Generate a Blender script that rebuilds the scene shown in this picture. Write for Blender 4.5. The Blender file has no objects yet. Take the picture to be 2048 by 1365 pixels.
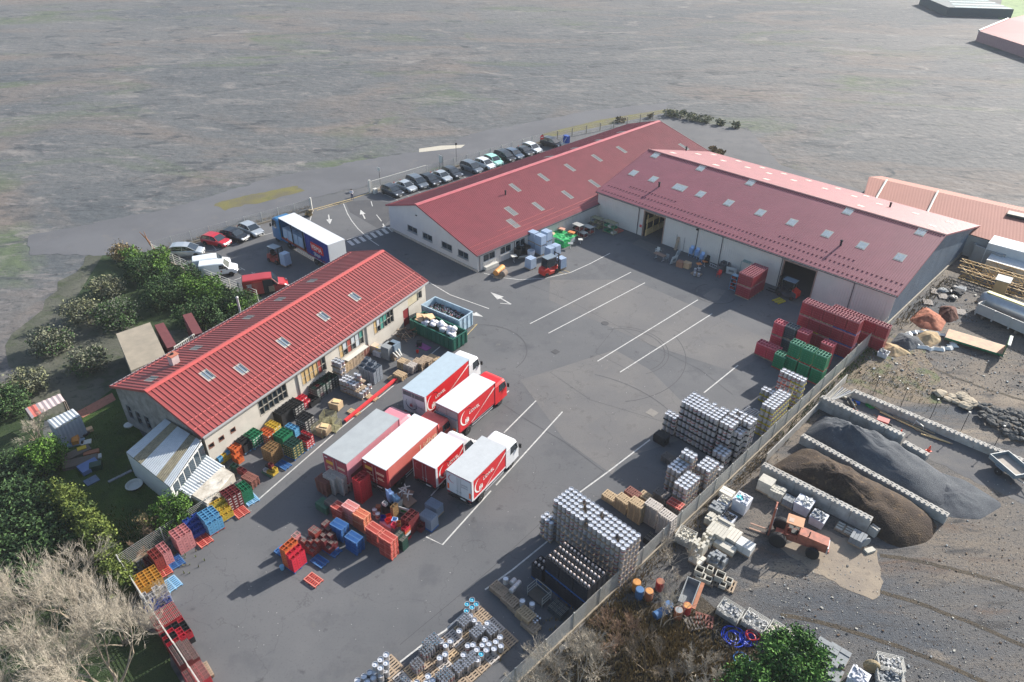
import bpy, math, random
from mathutils import Matrix, Vector
random.seed(7)
R = math.radians
scene = bpy.context.scene
COL = scene.collection
# ------------------------------------------------------------------ camera, sky, sun, exposure
FPX, PITCH, ROLL, CAMH = 1402.69, 0.583954, 0.0110836, 41.976
def _axes():
    cp, sp, cr, sr = math.cos(PITCH), math.sin(PITCH), math.cos(ROLL), math.sin(ROLL)
    right = Vector((1, 0, 0)); fwd = Vector((0, cp, -sp)); up = Vector((0, sp, cp))
    return right * cr + up * sr, up * cr - right * sr, fwd
CX, CY, CF = _axes()
cam_data = bpy.data.cameras.new('camera'); cam = bpy.data.objects.new('camera', cam_data); COL.objects.link(cam)
cam_data.sensor_width = 36; cam_data.lens = 36 * FPX / 2048; cam_data.clip_end = 4000; cam_data.clip_start = .5
m = Matrix((CX, CY, -CF)).transposed().to_4x4(); m.translation = Vector((0, 0, CAMH)); cam.matrix_world = m
scene.camera = cam
SUN_AZ, SUN_EL = 38.5, 25.8            # direction towards the sun (degrees from +X, ccw) and its height
world = bpy.data.worlds.new('World'); scene.world = world; world.use_nodes = True
wn = world.node_tree; bg = wn.nodes['Background']; sky = wn.nodes.new('ShaderNodeTexSky')
sky.sky_type = 'NISHITA'; sky.sun_disc = False; sky.sun_elevation = R(SUN_EL); sky.sun_rotation = R(90 - SUN_AZ)
sky.dust_density = 1.5
wn.links.new(sky.outputs[0], bg.inputs[0]); bg.inputs[1].default_value = 0.105
sl = bpy.data.lights.new('sun', 'SUN'); sl.energy = 4.8; sl.angle = R(.5); sl.color = (1, .95, .88)
so = bpy.data.objects.new('sun', sl); COL.objects.link(so)
sd = Vector((math.cos(R(SUN_AZ)) * math.cos(R(SUN_EL)), math.sin(R(SUN_AZ)) * math.cos(R(SUN_EL)), math.sin(R(SUN_EL))))
so.rotation_euler = sd.to_track_quat('Z', 'Y').to_euler(); so.location = (0, 40, 80)
scene.view_settings.view_transform = 'Standard'; scene.view_settings.look = 'None'
scene.view_settings.gamma = 1; scene.view_settings.exposure = 1.15
scene.cycles.max_bounces = 4; scene.cycles.transparent_max_bounces = 6
# ------------------------------------------------------------------ surveying helpers: a pixel of the photo to a point of the site
def ray(px, py):
    return (CX * ((px - 1024) / FPX) - CY * ((py - 682.5) / FPX) + CF)
def G(px, py, h=0.0):
    d = ray(px, py); t = (h - CAMH) / d.z
    return Vector((d.x * t, d.y * t, h))
def dirv(a): return Vector((math.cos(R(a)), math.sin(R(a)), 0))
def angle(a, b): return math.degrees(math.atan2(b.y - a.y, b.x - a.x))
def project(p):
    q = Vector(p) - Vector((0, 0, CAMH)); z = q.dot(CF)
    return 1024 + FPX * q.dot(CX) / z, 682.5 - FPX * q.dot(CY) / z
# ------------------------------------------------------------------ materials
def lin(c):
    return tuple(((v / 255) / 12.92 if v / 255 <= .04045 else ((v / 255 + .055) / 1.055) ** 2.4) for v in c)
_M = {}
def mat(name, rgb, rough=.6, metal=0, var=.12, scale=2.0, bump=0, spec=.4, var2=None, rawcol=None, emis=None):
    if name in _M: return _M[name]
    m = bpy.data.materials.new(name); m.use_nodes = True; _M[name] = m
    nt = m.node_tree; b = nt.nodes['Principled BSDF']
    c = rawcol or lin(rgb)
    b.inputs['Roughness'].default_value = rough; b.inputs['Metallic'].default_value = metal
    b.inputs['Specular IOR Level'].default_value = spec
    if var > 0:
        tc = nt.nodes.new('ShaderNodeTexCoord'); n = nt.nodes.new('ShaderNodeTexNoise')
        n.inputs['Scale'].default_value = scale; n.inputs['Detail'].default_value = 5; n.inputs['Roughness'].default_value = .65
        nt.links.new(tc.outputs['Object'], n.inputs['Vector'])
        cr = nt.nodes.new('ShaderNodeValToRGB'); cr.color_ramp.elements[0].position = .3; cr.color_ramp.elements[1].position = .72
        lo = tuple(v * (1 - var) for v in c); hi = tuple(min(1, v * (1 + var)) for v in c)
        if var2: lo = lin(var2)
        cr.color_ramp.elements[0].color = lo + (1,); cr.color_ramp.elements[1].color = hi + (1,)
        nt.links.new(n.outputs['Fac'], cr.inputs[0]); nt.links.new(cr.outputs[0], b.inputs['Base Color'])
        if bump:
            bp = nt.nodes.new('ShaderNodeBump'); bp.inputs['Strength'].default_value = bump; bp.inputs['Distance'].default_value = .05
            nt.links.new(n.outputs['Fac'], bp.inputs['Height']); nt.links.new(bp.outputs[0], b.inputs['Normal'])
    else:
        b.inputs['Base Color'].default_value = c + (1,)
    return m
def ground_mat(name, layers, rough=.9, bump=.3, bscale=6, stretch=None, rot=0, dist=0, crack=0):
    """layers: list of (rgb_a, rgb_b, scale, lo, hi): each mixes towards rgb_b by a noise mask"""
    m = bpy.data.materials.new(name); m.use_nodes = True; _M[name] = m
    nt = m.node_tree; N = nt.nodes; L = nt.links; b = N['Principled BSDF']; b.inputs['Roughness'].default_value = rough
    b.inputs['Specular IOR Level'].default_value = .25
    tc = N.new('ShaderNodeTexCoord'); mp = N.new('ShaderNodeMapping'); L.new(tc.outputs['Object'], mp.inputs[0])
    if stretch: mp.inputs['Scale'].default_value = stretch
    mp.inputs['Rotation'].default_value = (0, 0, R(rot))
    prev = None
    for i, (ca, cb, sc, lo, hi) in enumerate(layers):
        n = N.new('ShaderNodeTexNoise'); n.inputs['Scale'].default_value = sc; n.inputs['Detail'].default_value = 8
        n.inputs['Roughness'].default_value = .62
        if sc < 3:
            n.inputs['Distortion'].default_value = dist
            L.new(mp.outputs[0], n.inputs['Vector'])
        else:
            L.new(tc.outputs['Object'], n.inputs['Vector'])
        r = N.new('ShaderNodeMapRange'); r.inputs[1].default_value = lo; r.inputs[2].default_value = hi
        L.new(n.outputs['Fac'], r.inputs[0])
        mx = N.new('ShaderNodeMix'); mx.data_type = 'RGBA'
        L.new(r.outputs[0], mx.inputs[0])
        if prev is None: mx.inputs[6].default_value = lin(ca) + (1,)
        else: L.new(prev, mx.inputs[6])
        mx.inputs[7].default_value = lin(cb) + (1,)
        prev = mx.outputs[2]
    if crack:
        n = N.new('ShaderNodeTexNoise'); n.inputs['Scale'].default_value = .7; n.inputs['Detail'].default_value = 6; L.new(tc.outputs['Object'], n.inputs['Vector'])
        ad = N.new('ShaderNodeMix'); ad.data_type = 'VECTOR'; ad.inputs[0].default_value = .12; L.new(tc.outputs['Object'], ad.inputs[4]); sc_ = N.new('ShaderNodeVectorMath'); sc_.operation = 'SCALE'; sc_.inputs[3].default_value = 20; L.new(n.outputs['Color'], sc_.inputs[0]); L.new(sc_.outputs[0], ad.inputs[5])
        v = N.new('ShaderNodeTexVoronoi'); v.feature = 'DISTANCE_TO_EDGE'; v.inputs['Scale'].default_value = .13; L.new(ad.outputs[1], v.inputs['Vector'])
        r = N.new('ShaderNodeMapRange'); r.inputs[1].default_value = .0005; r.inputs[2].default_value = .0035; r.inputs[3].default_value = crack; r.inputs[4].default_value = 0; L.new(v.outputs['Distance'], r.inputs[0])
        mx = N.new('ShaderNodeMix'); mx.data_type = 'RGBA'; L.new(r.outputs[0], mx.inputs[0]); L.new(prev, mx.inputs[6]); mx.inputs[7].default_value = lin((56, 56, 58)) + (1,); prev = mx.outputs[2]
    L.new(prev, b.inputs['Base Color'])
    if bump:
        n = N.new('ShaderNodeTexNoise'); n.inputs['Scale'].default_value = bscale; n.inputs['Detail'].default_value = 8
        L.new(tc.outputs['Object'], n.inputs['Vector'])
        bp = N.new('ShaderNodeBump'); bp.inputs['Strength'].default_value = bump; bp.inputs['Distance'].default_value = .06 if bscale > 2 else .4
        L.new(n.outputs['Fac'], bp.inputs['Height']); L.new(bp.outputs[0], b.inputs['Normal'])
    return m
# ------------------------------------------------------------------ mesh builder
class MB:
    def __init__(s): s.v = []; s.f = []; s.m = []
    def add(s, vs, fs, mi=0):
        o = len(s.v); s.v += [tuple(p) for p in vs]
        for f in fs: s.f.append(tuple(i + o for i in f)); s.m.append(mi)
        return s
    def box(s, c, d, mi=0, rz=0, rx=0, ry=0):
        x, y, z = d[0] / 2, d[1] / 2, d[2] / 2
        vs = [Vector((i, j, k)) for i in (-x, x) for j in (-y, y) for k in (-z, z)]
        if rz or rx or ry:
            M = Matrix.Rotation(rz, 3, 'Z') @ Matrix.Rotation(ry, 3, 'Y') @ Matrix.Rotation(rx, 3, 'X'); vs = [M @ v for v in vs]
        c = Vector(c)
        return s.add([v + c for v in vs], [(0, 1, 3, 2), (4, 6, 7, 5), (0, 4, 5, 1), (2, 3, 7, 6), (0, 2, 6, 4), (1, 5, 7, 3)], mi)
    def bx(s, x0, x1, y0, y1, z0, z1, mi=0):
        return s.box(((x0 + x1) / 2, (y0 + y1) / 2, (z0 + z1) / 2), (abs(x1 - x0), abs(y1 - y0), abs(z1 - z0)), mi)
    def hexa(s, bot, top, mi=0):
        return s.add(list(bot) + list(top), [(3, 2, 1, 0), (4, 5, 6, 7), (0, 1, 5, 4), (1, 2, 6, 5), (2, 3, 7, 6), (3, 0, 4, 7)], mi)
    def tube(s, p, q, r, n=5, mi=0, r2=None):
        p = Vector(p); q = Vector(q); d = (q - p)
        if d.length < 1e-6: return s
        a = d.normalized().orthogonal().normalized(); b = d.normalized().cross(a); r2 = r if r2 is None else r2
        vs = [p + (a * math.cos(t) + b * math.sin(t)) * r for t in [2 * math.pi * i / n for i in range(n)]] + \
             [q + (a * math.cos(t) + b * math.sin(t)) * r2 for t in [2 * math.pi * i / n for i in range(n)]]
        fs = [(i, (i + 1) % n, n + (i + 1) % n, n + i) for i in range(n)] + [tuple(range(n))[::-1], tuple(range(n, 2 * n))]
        return s.add(vs, fs, mi)
    def lathe(s, prof, c=(0, 0, 0), n=12, mi=0, mis=None, axis='z'):
        vs = []; c = Vector(c)
        for r, z in prof:
            for i in range(n):
                t = 2 * math.pi * i / n
                v = (r * math.cos(t), r * math.sin(t), z)
                if axis == 'x': v = (z, v[0], v[1])
                if axis == 'y': v = (v[0], z, v[1])
                vs.append(c + Vector(v))
        o = len(s.v); s.v += [tuple(v) for v in vs]
        for k in range(len(prof) - 1):
            for i in range(n):
                s.f.append((o + k * n + i, o + k * n + (i + 1) % n, o + (k + 1) * n + (i + 1) % n, o + (k + 1) * n + i))
                s.m.append(mis[k] if mis else mi)
        s.f.append(tuple(o + i for i in range(n))[::-1]); s.m.append(mis[0] if mis else mi)
        s.f.append(tuple(o + (len(prof) - 1) * n + i for i in range(n))); s.m.append(mis[-1] if mis else mi)
        return s
    def poly(s, pts, mi=0): return s.add(pts, [tuple(range(len(pts)))], mi)
    def mesh(s, name, mats, smooth=False):
        me = bpy.data.meshes.new(name); me.from_pydata(s.v, [], s.f)
        for m in (mats if isinstance(mats, (list, tuple)) else [mats]): me.materials.append(m)
        me.polygons.foreach_set('material_index', s.m)
        if smooth: me.polygons.foreach_set('use_smooth', [True] * len(s.f))
        me.update(); return me
    def build(s, name, mats, parent=None, loc=None, rz=None, smooth=False):
        o = bpy.data.objects.new(name, s.mesh(name, mats, smooth)); COL.objects.link(o)
        if parent: o.parent = parent
        if loc is not None: o.location = loc
        if rz is not None: o.rotation_euler = (0, 0, R(rz))
        return o
def tag(o, label=None, cat=None, group=None, kind=None):
    if label: o['label'] = label
    if cat: o['category'] = cat
    if group: o['group'] = group
    if kind: o['kind'] = kind
    return o
def thing(name, label, cat, loc=(0, 0, 0), rz=0, group=None):
    o = bpy.data.objects.new(name, None); COL.objects.link(o); o.location = loc; o.rotation_euler = (0, 0, R(rz))
    o.empty_display_size = .3
    return tag(o, label, cat, group)
def dup(root, loc, rz, label=None, group=None, swap=None):
    r = root.copy(); COL.objects.link(r); r.location = loc; r.rotation_euler = (0, 0, R(rz))
    if label: r['label'] = label
    if group: r['group'] = group
    for ch in list(root.children):
        c = ch.copy(); COL.objects.link(c); c.parent = r
        if swap and ch.name.split('.')[0] in swap: c.data = swap[ch.name.split('.')[0]]
        for g in ch.children:
            d = g.copy(); COL.objects.link(d); d.parent = c
    return r
def text_mesh(body, size, depth=.01):
    cu = bpy.data.curves.new('lettering', 'FONT'); cu.body = body; cu.size = size; cu.extrude = depth
    ob = bpy.data.objects.new('lettering', cu); COL.objects.link(ob)
    me = bpy.data.meshes.new_from_object(ob.evaluated_get(bpy.context.evaluated_depsgraph_get()))
    bpy.data.objects.remove(ob); return me
def sheet(name, px, z, m, jag=0):
    pts = [(lambda g: Vector((g.x, g.y, z)))(G(*p)) for p in px]
    if jag:      # ragged natural edge
        rs = random.Random(int(px[0][0])); out = []
        for a, b in zip(pts, pts[1:] + pts[:1]):
            n = min(60, max(1, int((b - a).length / (jag * 1.6)))); d = (b - a).normalized(); w = 0
            for i in range(n): w = w * .6 + rs.gauss(0, jag * .45) if i else 0; out.append(a.lerp(b, i / n) + Vector((-d.y, d.x, 0)) * w)
        pts = out
    o = MB().poly(pts).build(name, m); return tag(o, kind='structure')
U, V = -45.0, 45.0
# ------------------------------------------------------------------ the ground
far = ground_mat('far_ground_earth', [((92, 93, 93), (76, 80, 83), .012, .42, .6), ((0, 0, 0), (102, 95, 90), .03, .5, .64),
        ((0, 0, 0), (80, 90, 70), .035, .55, .68), ((0, 0, 0), (122, 118, 114), .13, .56, .72), ((0, 0, 0), (58, 62, 66), .22, .54, .68), ((0, 0, 0), (112, 108, 106), .7, .56, .7), ((0, 0, 0), (56, 58, 60), 1.6, .55, .72)],
        stretch=(.5, 1, 1), rot=-10, bump=.5, bscale=.6, dist=1.2)
tag(MB().poly([(-900, -40, -.03), (900, -40, -.03), (900, 1500, -.03), (-900, 1500, -.03)]).build('ground', far), kind='structure')
asph = ground_mat('asphalt', [((86, 87, 89), (96, 96, 97), .08, .4, .6), ((0, 0, 0), (78, 79, 82), .25, .54, .7), ((0, 0, 0), (110, 108, 104), .5, .64, .82),
        ((0, 0, 0), (60, 60, 63), .8, .62, .76), ((0, 0, 0), (72, 72, 74), 7, .56, .8), ((0, 0, 0), (112, 110, 106), 34, .6, .78)], bump=.15, bscale=30, crack=.4)
asph2 = ground_mat('worn_asphalt', [((98, 97, 97), (106, 104, 102), .2, .4, .6), ((0, 0, 0), (86, 84, 84), .8, .55, .75), ((0, 0, 0), (118, 113, 106), 1.2, .62, .8), ((0, 0, 0), (66, 64, 64), .6, .66, .76), ((0, 0, 0), (80, 78, 78), 12, .5, .8)], bump=.15, bscale=25, crack=.45)
asph3 = ground_mat('dark_asphalt', [((72, 73, 76), (80, 80, 82), .3, .4, .6), ((0, 0, 0), (90, 89, 89), 1.0, .6, .8), ((0, 0, 0), (62, 62, 64), 12, .5, .8)], bump=.15, bscale=25)
roadm = ground_mat('road_asphalt', [((94, 95, 98), (86, 87, 90), .1, .4, .6), ((0, 0, 0), (102, 100, 98), .3, .58, .75), ((0, 0, 0), (90, 90, 94), 15, .5, .8)], bump=.1, bscale=20)
gravel = ground_mat('gravel', [((86, 85, 84), (112, 102, 90), .07, .45, .6), ((0, 0, 0), (70, 74, 79), .13, .5, .62), ((0, 0, 0), (136, 124, 108), .28, .57, .7), ((0, 0, 0), (92, 78, 68), .4, .58, .7),
        ((0, 0, 0), (58, 57, 57), 1.0, .55, .68), ((0, 0, 0), (58, 58, 60), 5, .52, .66), ((0, 0, 0), (156, 152, 146), 16, .6, .72)], stretch=(.3, 1, 1), rot=38, bump=.9, bscale=12, dist=.5)
grass = ground_mat('lawn_grass', [((44, 62, 26), (62, 84, 32), .4, .4, .65), ((0, 0, 0), (84, 84, 46), .7, .6, .8), ((0, 0, 0), (28, 40, 18), 12, .5, .7)], bump=1.0, bscale=12)
dgrass = ground_mat('rough_grass', [((44, 60, 34), (56, 70, 40), .4, .4, .65), ((0, 0, 0), (72, 74, 54), .7, .58, .78), ((0, 0, 0), (30, 40, 24), 12, .5, .7)], bump=1.0, bscale=12)
verge = ground_mat('dry_verge', [((92, 88, 70), (104, 100, 60), .4, .4, .6), ((0, 0, 0), (80, 84, 52), .8, .55, .75), ((0, 0, 0), (70, 62, 50), 6, .55, .75)], bump=.8, bscale=8)
soil = ground_mat('dark_soil', [((64, 58, 50), (76, 68, 56), .5, .4, .6), ((0, 0, 0), (30, 28, 24), 6, .5, .7)], bump=1.0, bscale=8)
sheet('gravel_yard_ground', [(1030, 1560), (1195, 1212), (1768, 664), (1966, 455), (2200, 380), (3000, 700), (3000, 1800), (1030, 1800)], -.012, gravel, .5)
sheet('dark_garden', [(60, 640), (230, 470), (300, 500), (470, 660), (230, 780), (150, 850), (40, 830)], -.014, ground_mat('garden_scrub', [((72, 74, 64), (86, 86, 76), .15, .4, .6), ((0, 0, 0), (60, 68, 48), .4, .5, .66), ((0, 0, 0), (50, 50, 46), 1.2, .56, .7)], bump=.8, bscale=3, dist=1), 1.4)
sheet('lawn_ground', [(120, 860), (232, 772), (300, 900), (420, 1010), (246, 1140), (120, 1010)], -.008, grass)
sheet('rough_grass_ground', [(-700, 640), (60, 800), (140, 900), (240, 1060), (246, 1140), (420, 1400), (500, 1640), (-900, 1640)], -.012, dgrass, 1.2)
sheet('scrub_ground', [(1195, 1212), (1400, 1190), (1500, 1290), (1640, 1400), (1600, 1560), (1034, 1560), (1030, 1370)], -.006, soil, .5)
sheet('parking_verge_ground', [(230, 470), (298, 507), (410, 560), (515, 603), (470, 650), (300, 665), (150, 600)], -.01, dgrass)
sheet('asphalt_yard', [(304, 508), (628, 398), (745, 372), (900, 335), (1080, 288), (1330, 232), (1500, 262), (1560, 330), (1966, 455), (1768, 664), (1195, 1212), (1030, 1365),
       (960, 1440), (820, 1640), (560, 1640), (395, 1366), (340, 1270), (245, 1136), (505, 980), (430, 900), (516, 602), (410, 558)], 0.0, asph)
# access road behind the fence and its verge
sheet('access_road', [(60, 510), (240, 512), (304, 505), (628, 396), (745, 370), (1080, 284), (1330, 229), (1340, 205), (1180, 222), (940, 268), (900, 292), (740, 318), (560, 352), (330, 420), (60, 470)], -.004, roadm, .5)
sheet('verge_strip', [(450, 422), (610, 382), (596, 372), (520, 386), (430, 408)], .004, verge, .4)
sheet('road_verge', [(1080, 279), (1330, 226), (1336, 218), (1200, 240), (1085, 268)], .004, verge)
sheet('pavement_kerb', [(838, 305), (922, 296), (930, 290), (880, 292), (838, 298)], .004, mat('pale_kerb_stone', (170, 164, 150), .9))
# repaired patches of asphalt
sheet('asphalt_patch', [(1040, 760), (1100, 742), (1230, 700), (1300, 740), (1420, 860), (1240, 920), (1225, 950), (1128, 880)], .004, asph2)
sheet('asphalt_patch', [(1100, 560), (1262, 560), (1400, 618), (1560, 690), (1470, 745), (1300, 690), (1098, 600)], .004, asph2)
sheet('asphalt_patch', [(782, 405), (735, 400), (690, 404), (700, 425), (760, 460), (780, 440)], .004, asph3)
sheet('asphalt_patch', [(1406, 592), (1428, 576), (1452, 582), (1437, 601), (1420, 603)], .008, asph2)
sheet('door_apron', [(1264, 488), (1280, 478), (1330, 498), (1318, 512)], .008, mat('apron_concrete', (96, 94, 92), .9, scale=1.5))
sheet('door_apron', [(1542, 588), (1552, 578), (1606, 600), (1598, 614)], .008, _M['apron_concrete'])
sheet('concrete_slab', [(1560, 1096), (1640, 1058), (1755, 1100), (1760, 1190), (1745, 1200), (1620, 1140)], .0, m= ground_mat('dirty_concrete', [((140, 128, 112), (126, 116, 104), .6, .4, .6), ((0, 0, 0), (108, 98, 88), 1.4, .56, .74), ((0, 0, 0), (160, 148, 130), 8, .6, .8)], bump=.3, bscale=10), jag=.25)
sheet('bay_floor', [(1700, 785), (2048, 925), (2300, 1030), (2048, 1010), (1860, 920), (1640, 812)], -.004, jag=.25, m=ground_mat('bay_concrete', [((84, 84, 86), (96, 94, 92), .4, .4, .6), ((0, 0, 0), (120, 116, 110), 1.2, .6, .76)], bump=.3, bscale=10))
sheet('dirt_bank', [(1660, 745), (1700, 690), (1790, 670), (1850, 690), (1900, 800), (1800, 800), (1700, 770)], -.003, jag=.7, m=ground_mat('bank_earth', [((110, 98, 82), (84, 90, 60), .5, .5, .62), ((0, 0, 0), (80, 78, 78), .9, .5, .66), ((0, 0, 0), (140, 130, 116), 4, .58, .74)], bump=1.4, bscale=4))
# ------------------------------------------------------------------ painted markings (real strips of paint on the asphalt)
paint = mat('white_road_paint', (186, 184, 178), .8, var=.18, scale=3, var2=(150, 150, 148))
ypaint = mat('yellow_road_paint', (196, 168, 96), .8, var=.2, scale=4, var2=(120, 112, 96))
def strip(pts, w, name='painted_line', m=None, z=.012, close=False):
    mb = MB(); P = [G(*p) for p in pts]
    Ls, Rs = [], []
    for i, p in enumerate(P):
        a = P[max(0, i - 1)]; b = P[min(len(P) - 1, i + 1)]; d = (b - a); d.z = 0; d.normalize(); n = Vector((-d.y, d.x, 0)) * w / 2
        Ls.append(p + n + Vector((0, 0, z))); Rs.append(p - n + Vector((0, 0, z)))
    n = len(P)
    mb.add(Ls + Rs, [(i, i + 1, n + i + 1, n + i) for i in range(n - 1)])
    return tag(mb.build(name, m or paint), kind='structure')
for a in ([(505, 1010), (680, 858), (770, 786), (880, 694)], [(1018, 782), (938, 846), (905, 872)], [(1072, 802), (1008, 866)], [(1125, 824), (992, 971)], [(982, 982), (885, 1090), (852, 1074)],
          [(905, 945), (862, 992)], [(866, 916), (833, 948)], [(776, 948), (758, 962)],
          [(1262, 545), (1060, 648)], [(1290, 566), (1097, 667)], [(1396, 600), (1195, 723)], [(1424, 628), (1240, 745)], [(1476, 731), (1408, 786)],
          [(1220, 507), (1180, 528), (1140, 546), (1090, 557), (1040, 560), (1005, 556), (968, 547)], [(770, 507), (830, 548), (900, 590), (978, 618)], [(1000, 565 + 42), (1022, 609)],
          [(1300, 880), (1215, 945), (1160, 985)], [(1105, 1075), (1025, 1140), (970, 1180)], [(940, 1215), (890, 1262), (845, 1290), (800, 1325)],
          [(687, 408), (695, 428), (704, 443), (716, 458), (740, 480), (758, 492)], [(742, 403), (745, 413)], [(753, 430), (763, 443)], [(626, 421), (620, 442)],
          [(774, 455), (736, 467), (694, 480)]):
    strip(a, .12)
for k in range(14):   # stall lines beside the long warehouse
    x = 790 + k * 22.5; y = 399 - k * 7.6
    if x < 1060: strip([(x - 30, y - 14), (x + 6, y + 2)], .1)
for a in ([(344, 520), (402, 512)], [(378, 530), (425, 518)], [(438, 556), (486, 538)], [(468, 561), (510, 546)], [(486, 575), (505, 572)], [(410, 503), (432, 500)], [(448, 470), (465, 486)], [(420, 486), (433, 500)], [(488, 466), (500, 478)], [(517, 458), (530, 470)],
          [(430, 502), (442, 497)], [(462, 491), (474, 487)], [(493, 481), (505, 476)], [(522, 472), (545, 466)], [(420, 514), (424, 520)], [(481, 536), (490, 541)], [(503, 545), (512, 550)]):
    strip(a, .1)
for k in range(8):    # zebra crossing
    strip([(697 + k * 11.4, 484 - k * 3.9 - 2), (707 + k * 11.4, 491 - k * 3.9)], .5, 'zebra_stripe')
def arrow(tail, tip, w=.5):
    a = G(*tail); b = G(*tip); d = (b - a).normalized(); n = Vector((-d.y, d.x, 0)); L = (b - a).length; h = L * .5
    z = Vector((0, 0, .013)); mb = MB()
    mb.poly([a - n * .09 + z, a + d * (L - h) - n * .09 + z, a + d * (L - h) + n * .09 + z, a + n * .09 + z]); c = a + d * (L - h)
    mb.poly([c - n * w + z, b + z, c + n * w + z])
    return tag(mb.build('painted_arrow', paint), kind='structure')
arrow((657, 430), (660, 449), .42); arrow((730, 438), (721, 420), .42); arrow((1022, 609), (981, 585), .5); arrow((930, 622), (966, 634), .45); arrow((766, 448), (770, 458), .3)
strip([(627, 419), (660, 410), (700, 399), (740, 386)], .18, m=ypaint); strip([(634, 421), (668, 411), (705, 401)], .14, m=ypaint)
strip([(1125, 540), (1140, 545), (1131, 549), (1118, 545), (1125, 540)], .08, m=ypaint)
strip([(930, 660), (955, 648), (905, 702)], .08, m=ypaint)
crackm = mat('bitumen_joint', (60, 60, 64), .9, var=0)
for a in ([(885, 640), (1000, 712), (1128, 768), (1220, 950)] if False else [(1000, 805), (1045, 835), (1128, 884), (1208, 944)], [(1208, 944), (1110, 1020), (980, 1140), (800, 1290)], [(1300, 690), (1400, 740), (1466, 790)], [(1060, 570), (1135, 600), (1240, 655), (1300, 690)], [(1010, 1000), (1240, 990)] if False else [(1230, 655), (1190, 705), (1260, 742)], [(1100, 745), (1180, 800), (1330, 845)]):
    strip(a, .03, 'asphalt_joint', crackm, .009)
tyrem = mat('tyre_mark', (74, 74, 76), .9, var=.15, scale=2)
def ringmark(c, rx, a0, a1, w):
    c = G(*c); pts = []
    for i in range(25): t = R(a0 + (a1 - a0) * i / 24); pts.append(project(c + Vector((math.cos(t) * rx, math.sin(t) * rx, 0))))
    strip(pts, w, 'tyre_mark', tyrem, .01)
for a in (((1250, 700), 4.2, -60, 110, .1), ((1250, 700), 4.6, -70, 90, .08), ((1430, 588), 2.4, 100, 330, .16), ((1200, 700), 9, -80, 20, .08), ((960, 700), 5, -40, 150, .09), ((1120, 900), 12, 20, 70, .08)): ringmark(*a)
tag(MB().lathe([(.42, 0), (.42, .02), (.36, .022), (.0, .02)], n=20).build('manhole_cover', mat('cast_iron', (62, 62, 64), .7), loc=G(1210, 647, 0)), 'round iron manhole cover in the open asphalt yard', 'manhole')
tag(MB().box((0, 0, .01), (.7, .7, .02)).build('drain_grate', _M['cast_iron'], loc=G(1111, 704, 0), rz=45), 'square iron drain grate in the middle of the asphalt yard', 'drain')
tag(MB().box((0, 0, .01), (.9, .9, .02)).build('drain_grate', mat('concrete_cover', (120, 116, 110), .9), loc=G(1304, 826, 0), rz=45), 'pale square concrete drain cover left of the tall keg stacks', 'drain')
# ------------------------------------------------------------------ the three sheds
class Shed:
    def __init__(s, x, y, th, L, W, rs, he, hr, hl):
        s.o = Vector((x, y, 0)); s.th = math.degrees(th); s.d = dirv(s.th); s.n = dirv(s.th + (90 if W > 0 else -90)); s.sg = 1 if W > 0 else -1
        s.L, s.W, s.r, s.he, s.hr, s.hl = L, abs(W), abs(W) * rs, he, hr, hl
    def P(s, a, c, h): return s.o + s.d * a + s.n * c + Vector((0, 0, h))
    def loc(s, p): q = p - s.o; return q.dot(s.d), q.dot(s.n), p.z
    def _hit(s, px, py, p0, nrm):
        d = ray(px, py); c = Vector((0, 0, CAMH)); t = (p0 - c).dot(nrm) / d.dot(nrm); return s.loc(c + d * t)
    def side(s, px, py, c=.25): a, _, h = s._hit(px, py, s.P(0, c, 0), s.n); return a, h
    def end(s, px, py, a=.25): _, c, h = s._hit(px, py, s.P(a, 0, 0), s.d); return c, h
    def roof(s, px, py, back=False):
        if not back: sl = s.n * s.r + Vector((0, 0, s.hr - s.he)); p0 = s.P(0, 0, s.he)
        else: sl = s.n * (s.W - s.r) + Vector((0, 0, s.hl - s.hr)); p0 = s.P(0, s.r, s.hr)
        a, c, h = s._hit(px, py, p0, s.d.cross(sl).normalized()); return a, c
    def z(s, c): return s.he + (s.hr - s.he) * c / s.r if c <= s.r else s.hr + (s.hl - s.hr) * (c - s.r) / (s.W - s.r)
    def T(s, p): return (p[0], p[1] * s.sg, p[2])
def profile(L, pitch, rib, hgt, inv=False):
    out = []; n = int(L / pitch); pitch = L / n
    for k in range(n):
        x = k * pitch
        out += [(x, 0), (x + pitch - rib, 0), (x + pitch - rib * .7, hgt), (x + pitch - rib * .3, hgt)]
    out.append((L, 0)); return out
def roof_slope(s, pitch, rib, hgt, c0, c1, mats, parent, name, guards=(), gm=1, x0=0, x1=None, lift=0):
    mb = MB(); pr = [(x + x0, z) for x, z in profile((x1 or s.L) - x0, pitch, rib, hgt)]; n = len(pr)
    sg = s.sg
    t = Vector((0, c1 - c0, s.z(c1) - s.z(c0))); nn = Vector((0, -t.z, t.y)).normalized(); nn = nn if nn.z > 0 else -nn
    def pt(x, c, z): return (x, sg * (c + nn.y * (z + lift)), s.z(c) + nn.z * (z + lift))
    A = [pt(x, c0, z) for x, z in pr]; B = [pt(x, c1, z) for x, z in pr]
    mb.add(A + B, [(i, i + 1, n + i + 1, n + i) for i in range(n - 1)])
    under = [pt(x, c, -.06) for x, c in ((x0, c0), (x1 or s.L, c0), (x1 or s.L, c1), (x0, c1))]
    mb.add(under, [(0, 1, 2, 3)])
    p = (s.L) / int(s.L / pitch)
    for (g0, ga, gb, step) in guards:
        k = int(ga / p)
        while k * p < gb:
            x = k * p + (p - rib) / 2; q = pt(x, g0, .035)
            mb.box(q, (p - rib - .02, .07, .05), gm, rx=math.atan2(t.z, t.y) * sg); k += step
    return mb.build(name, mats, parent)
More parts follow.
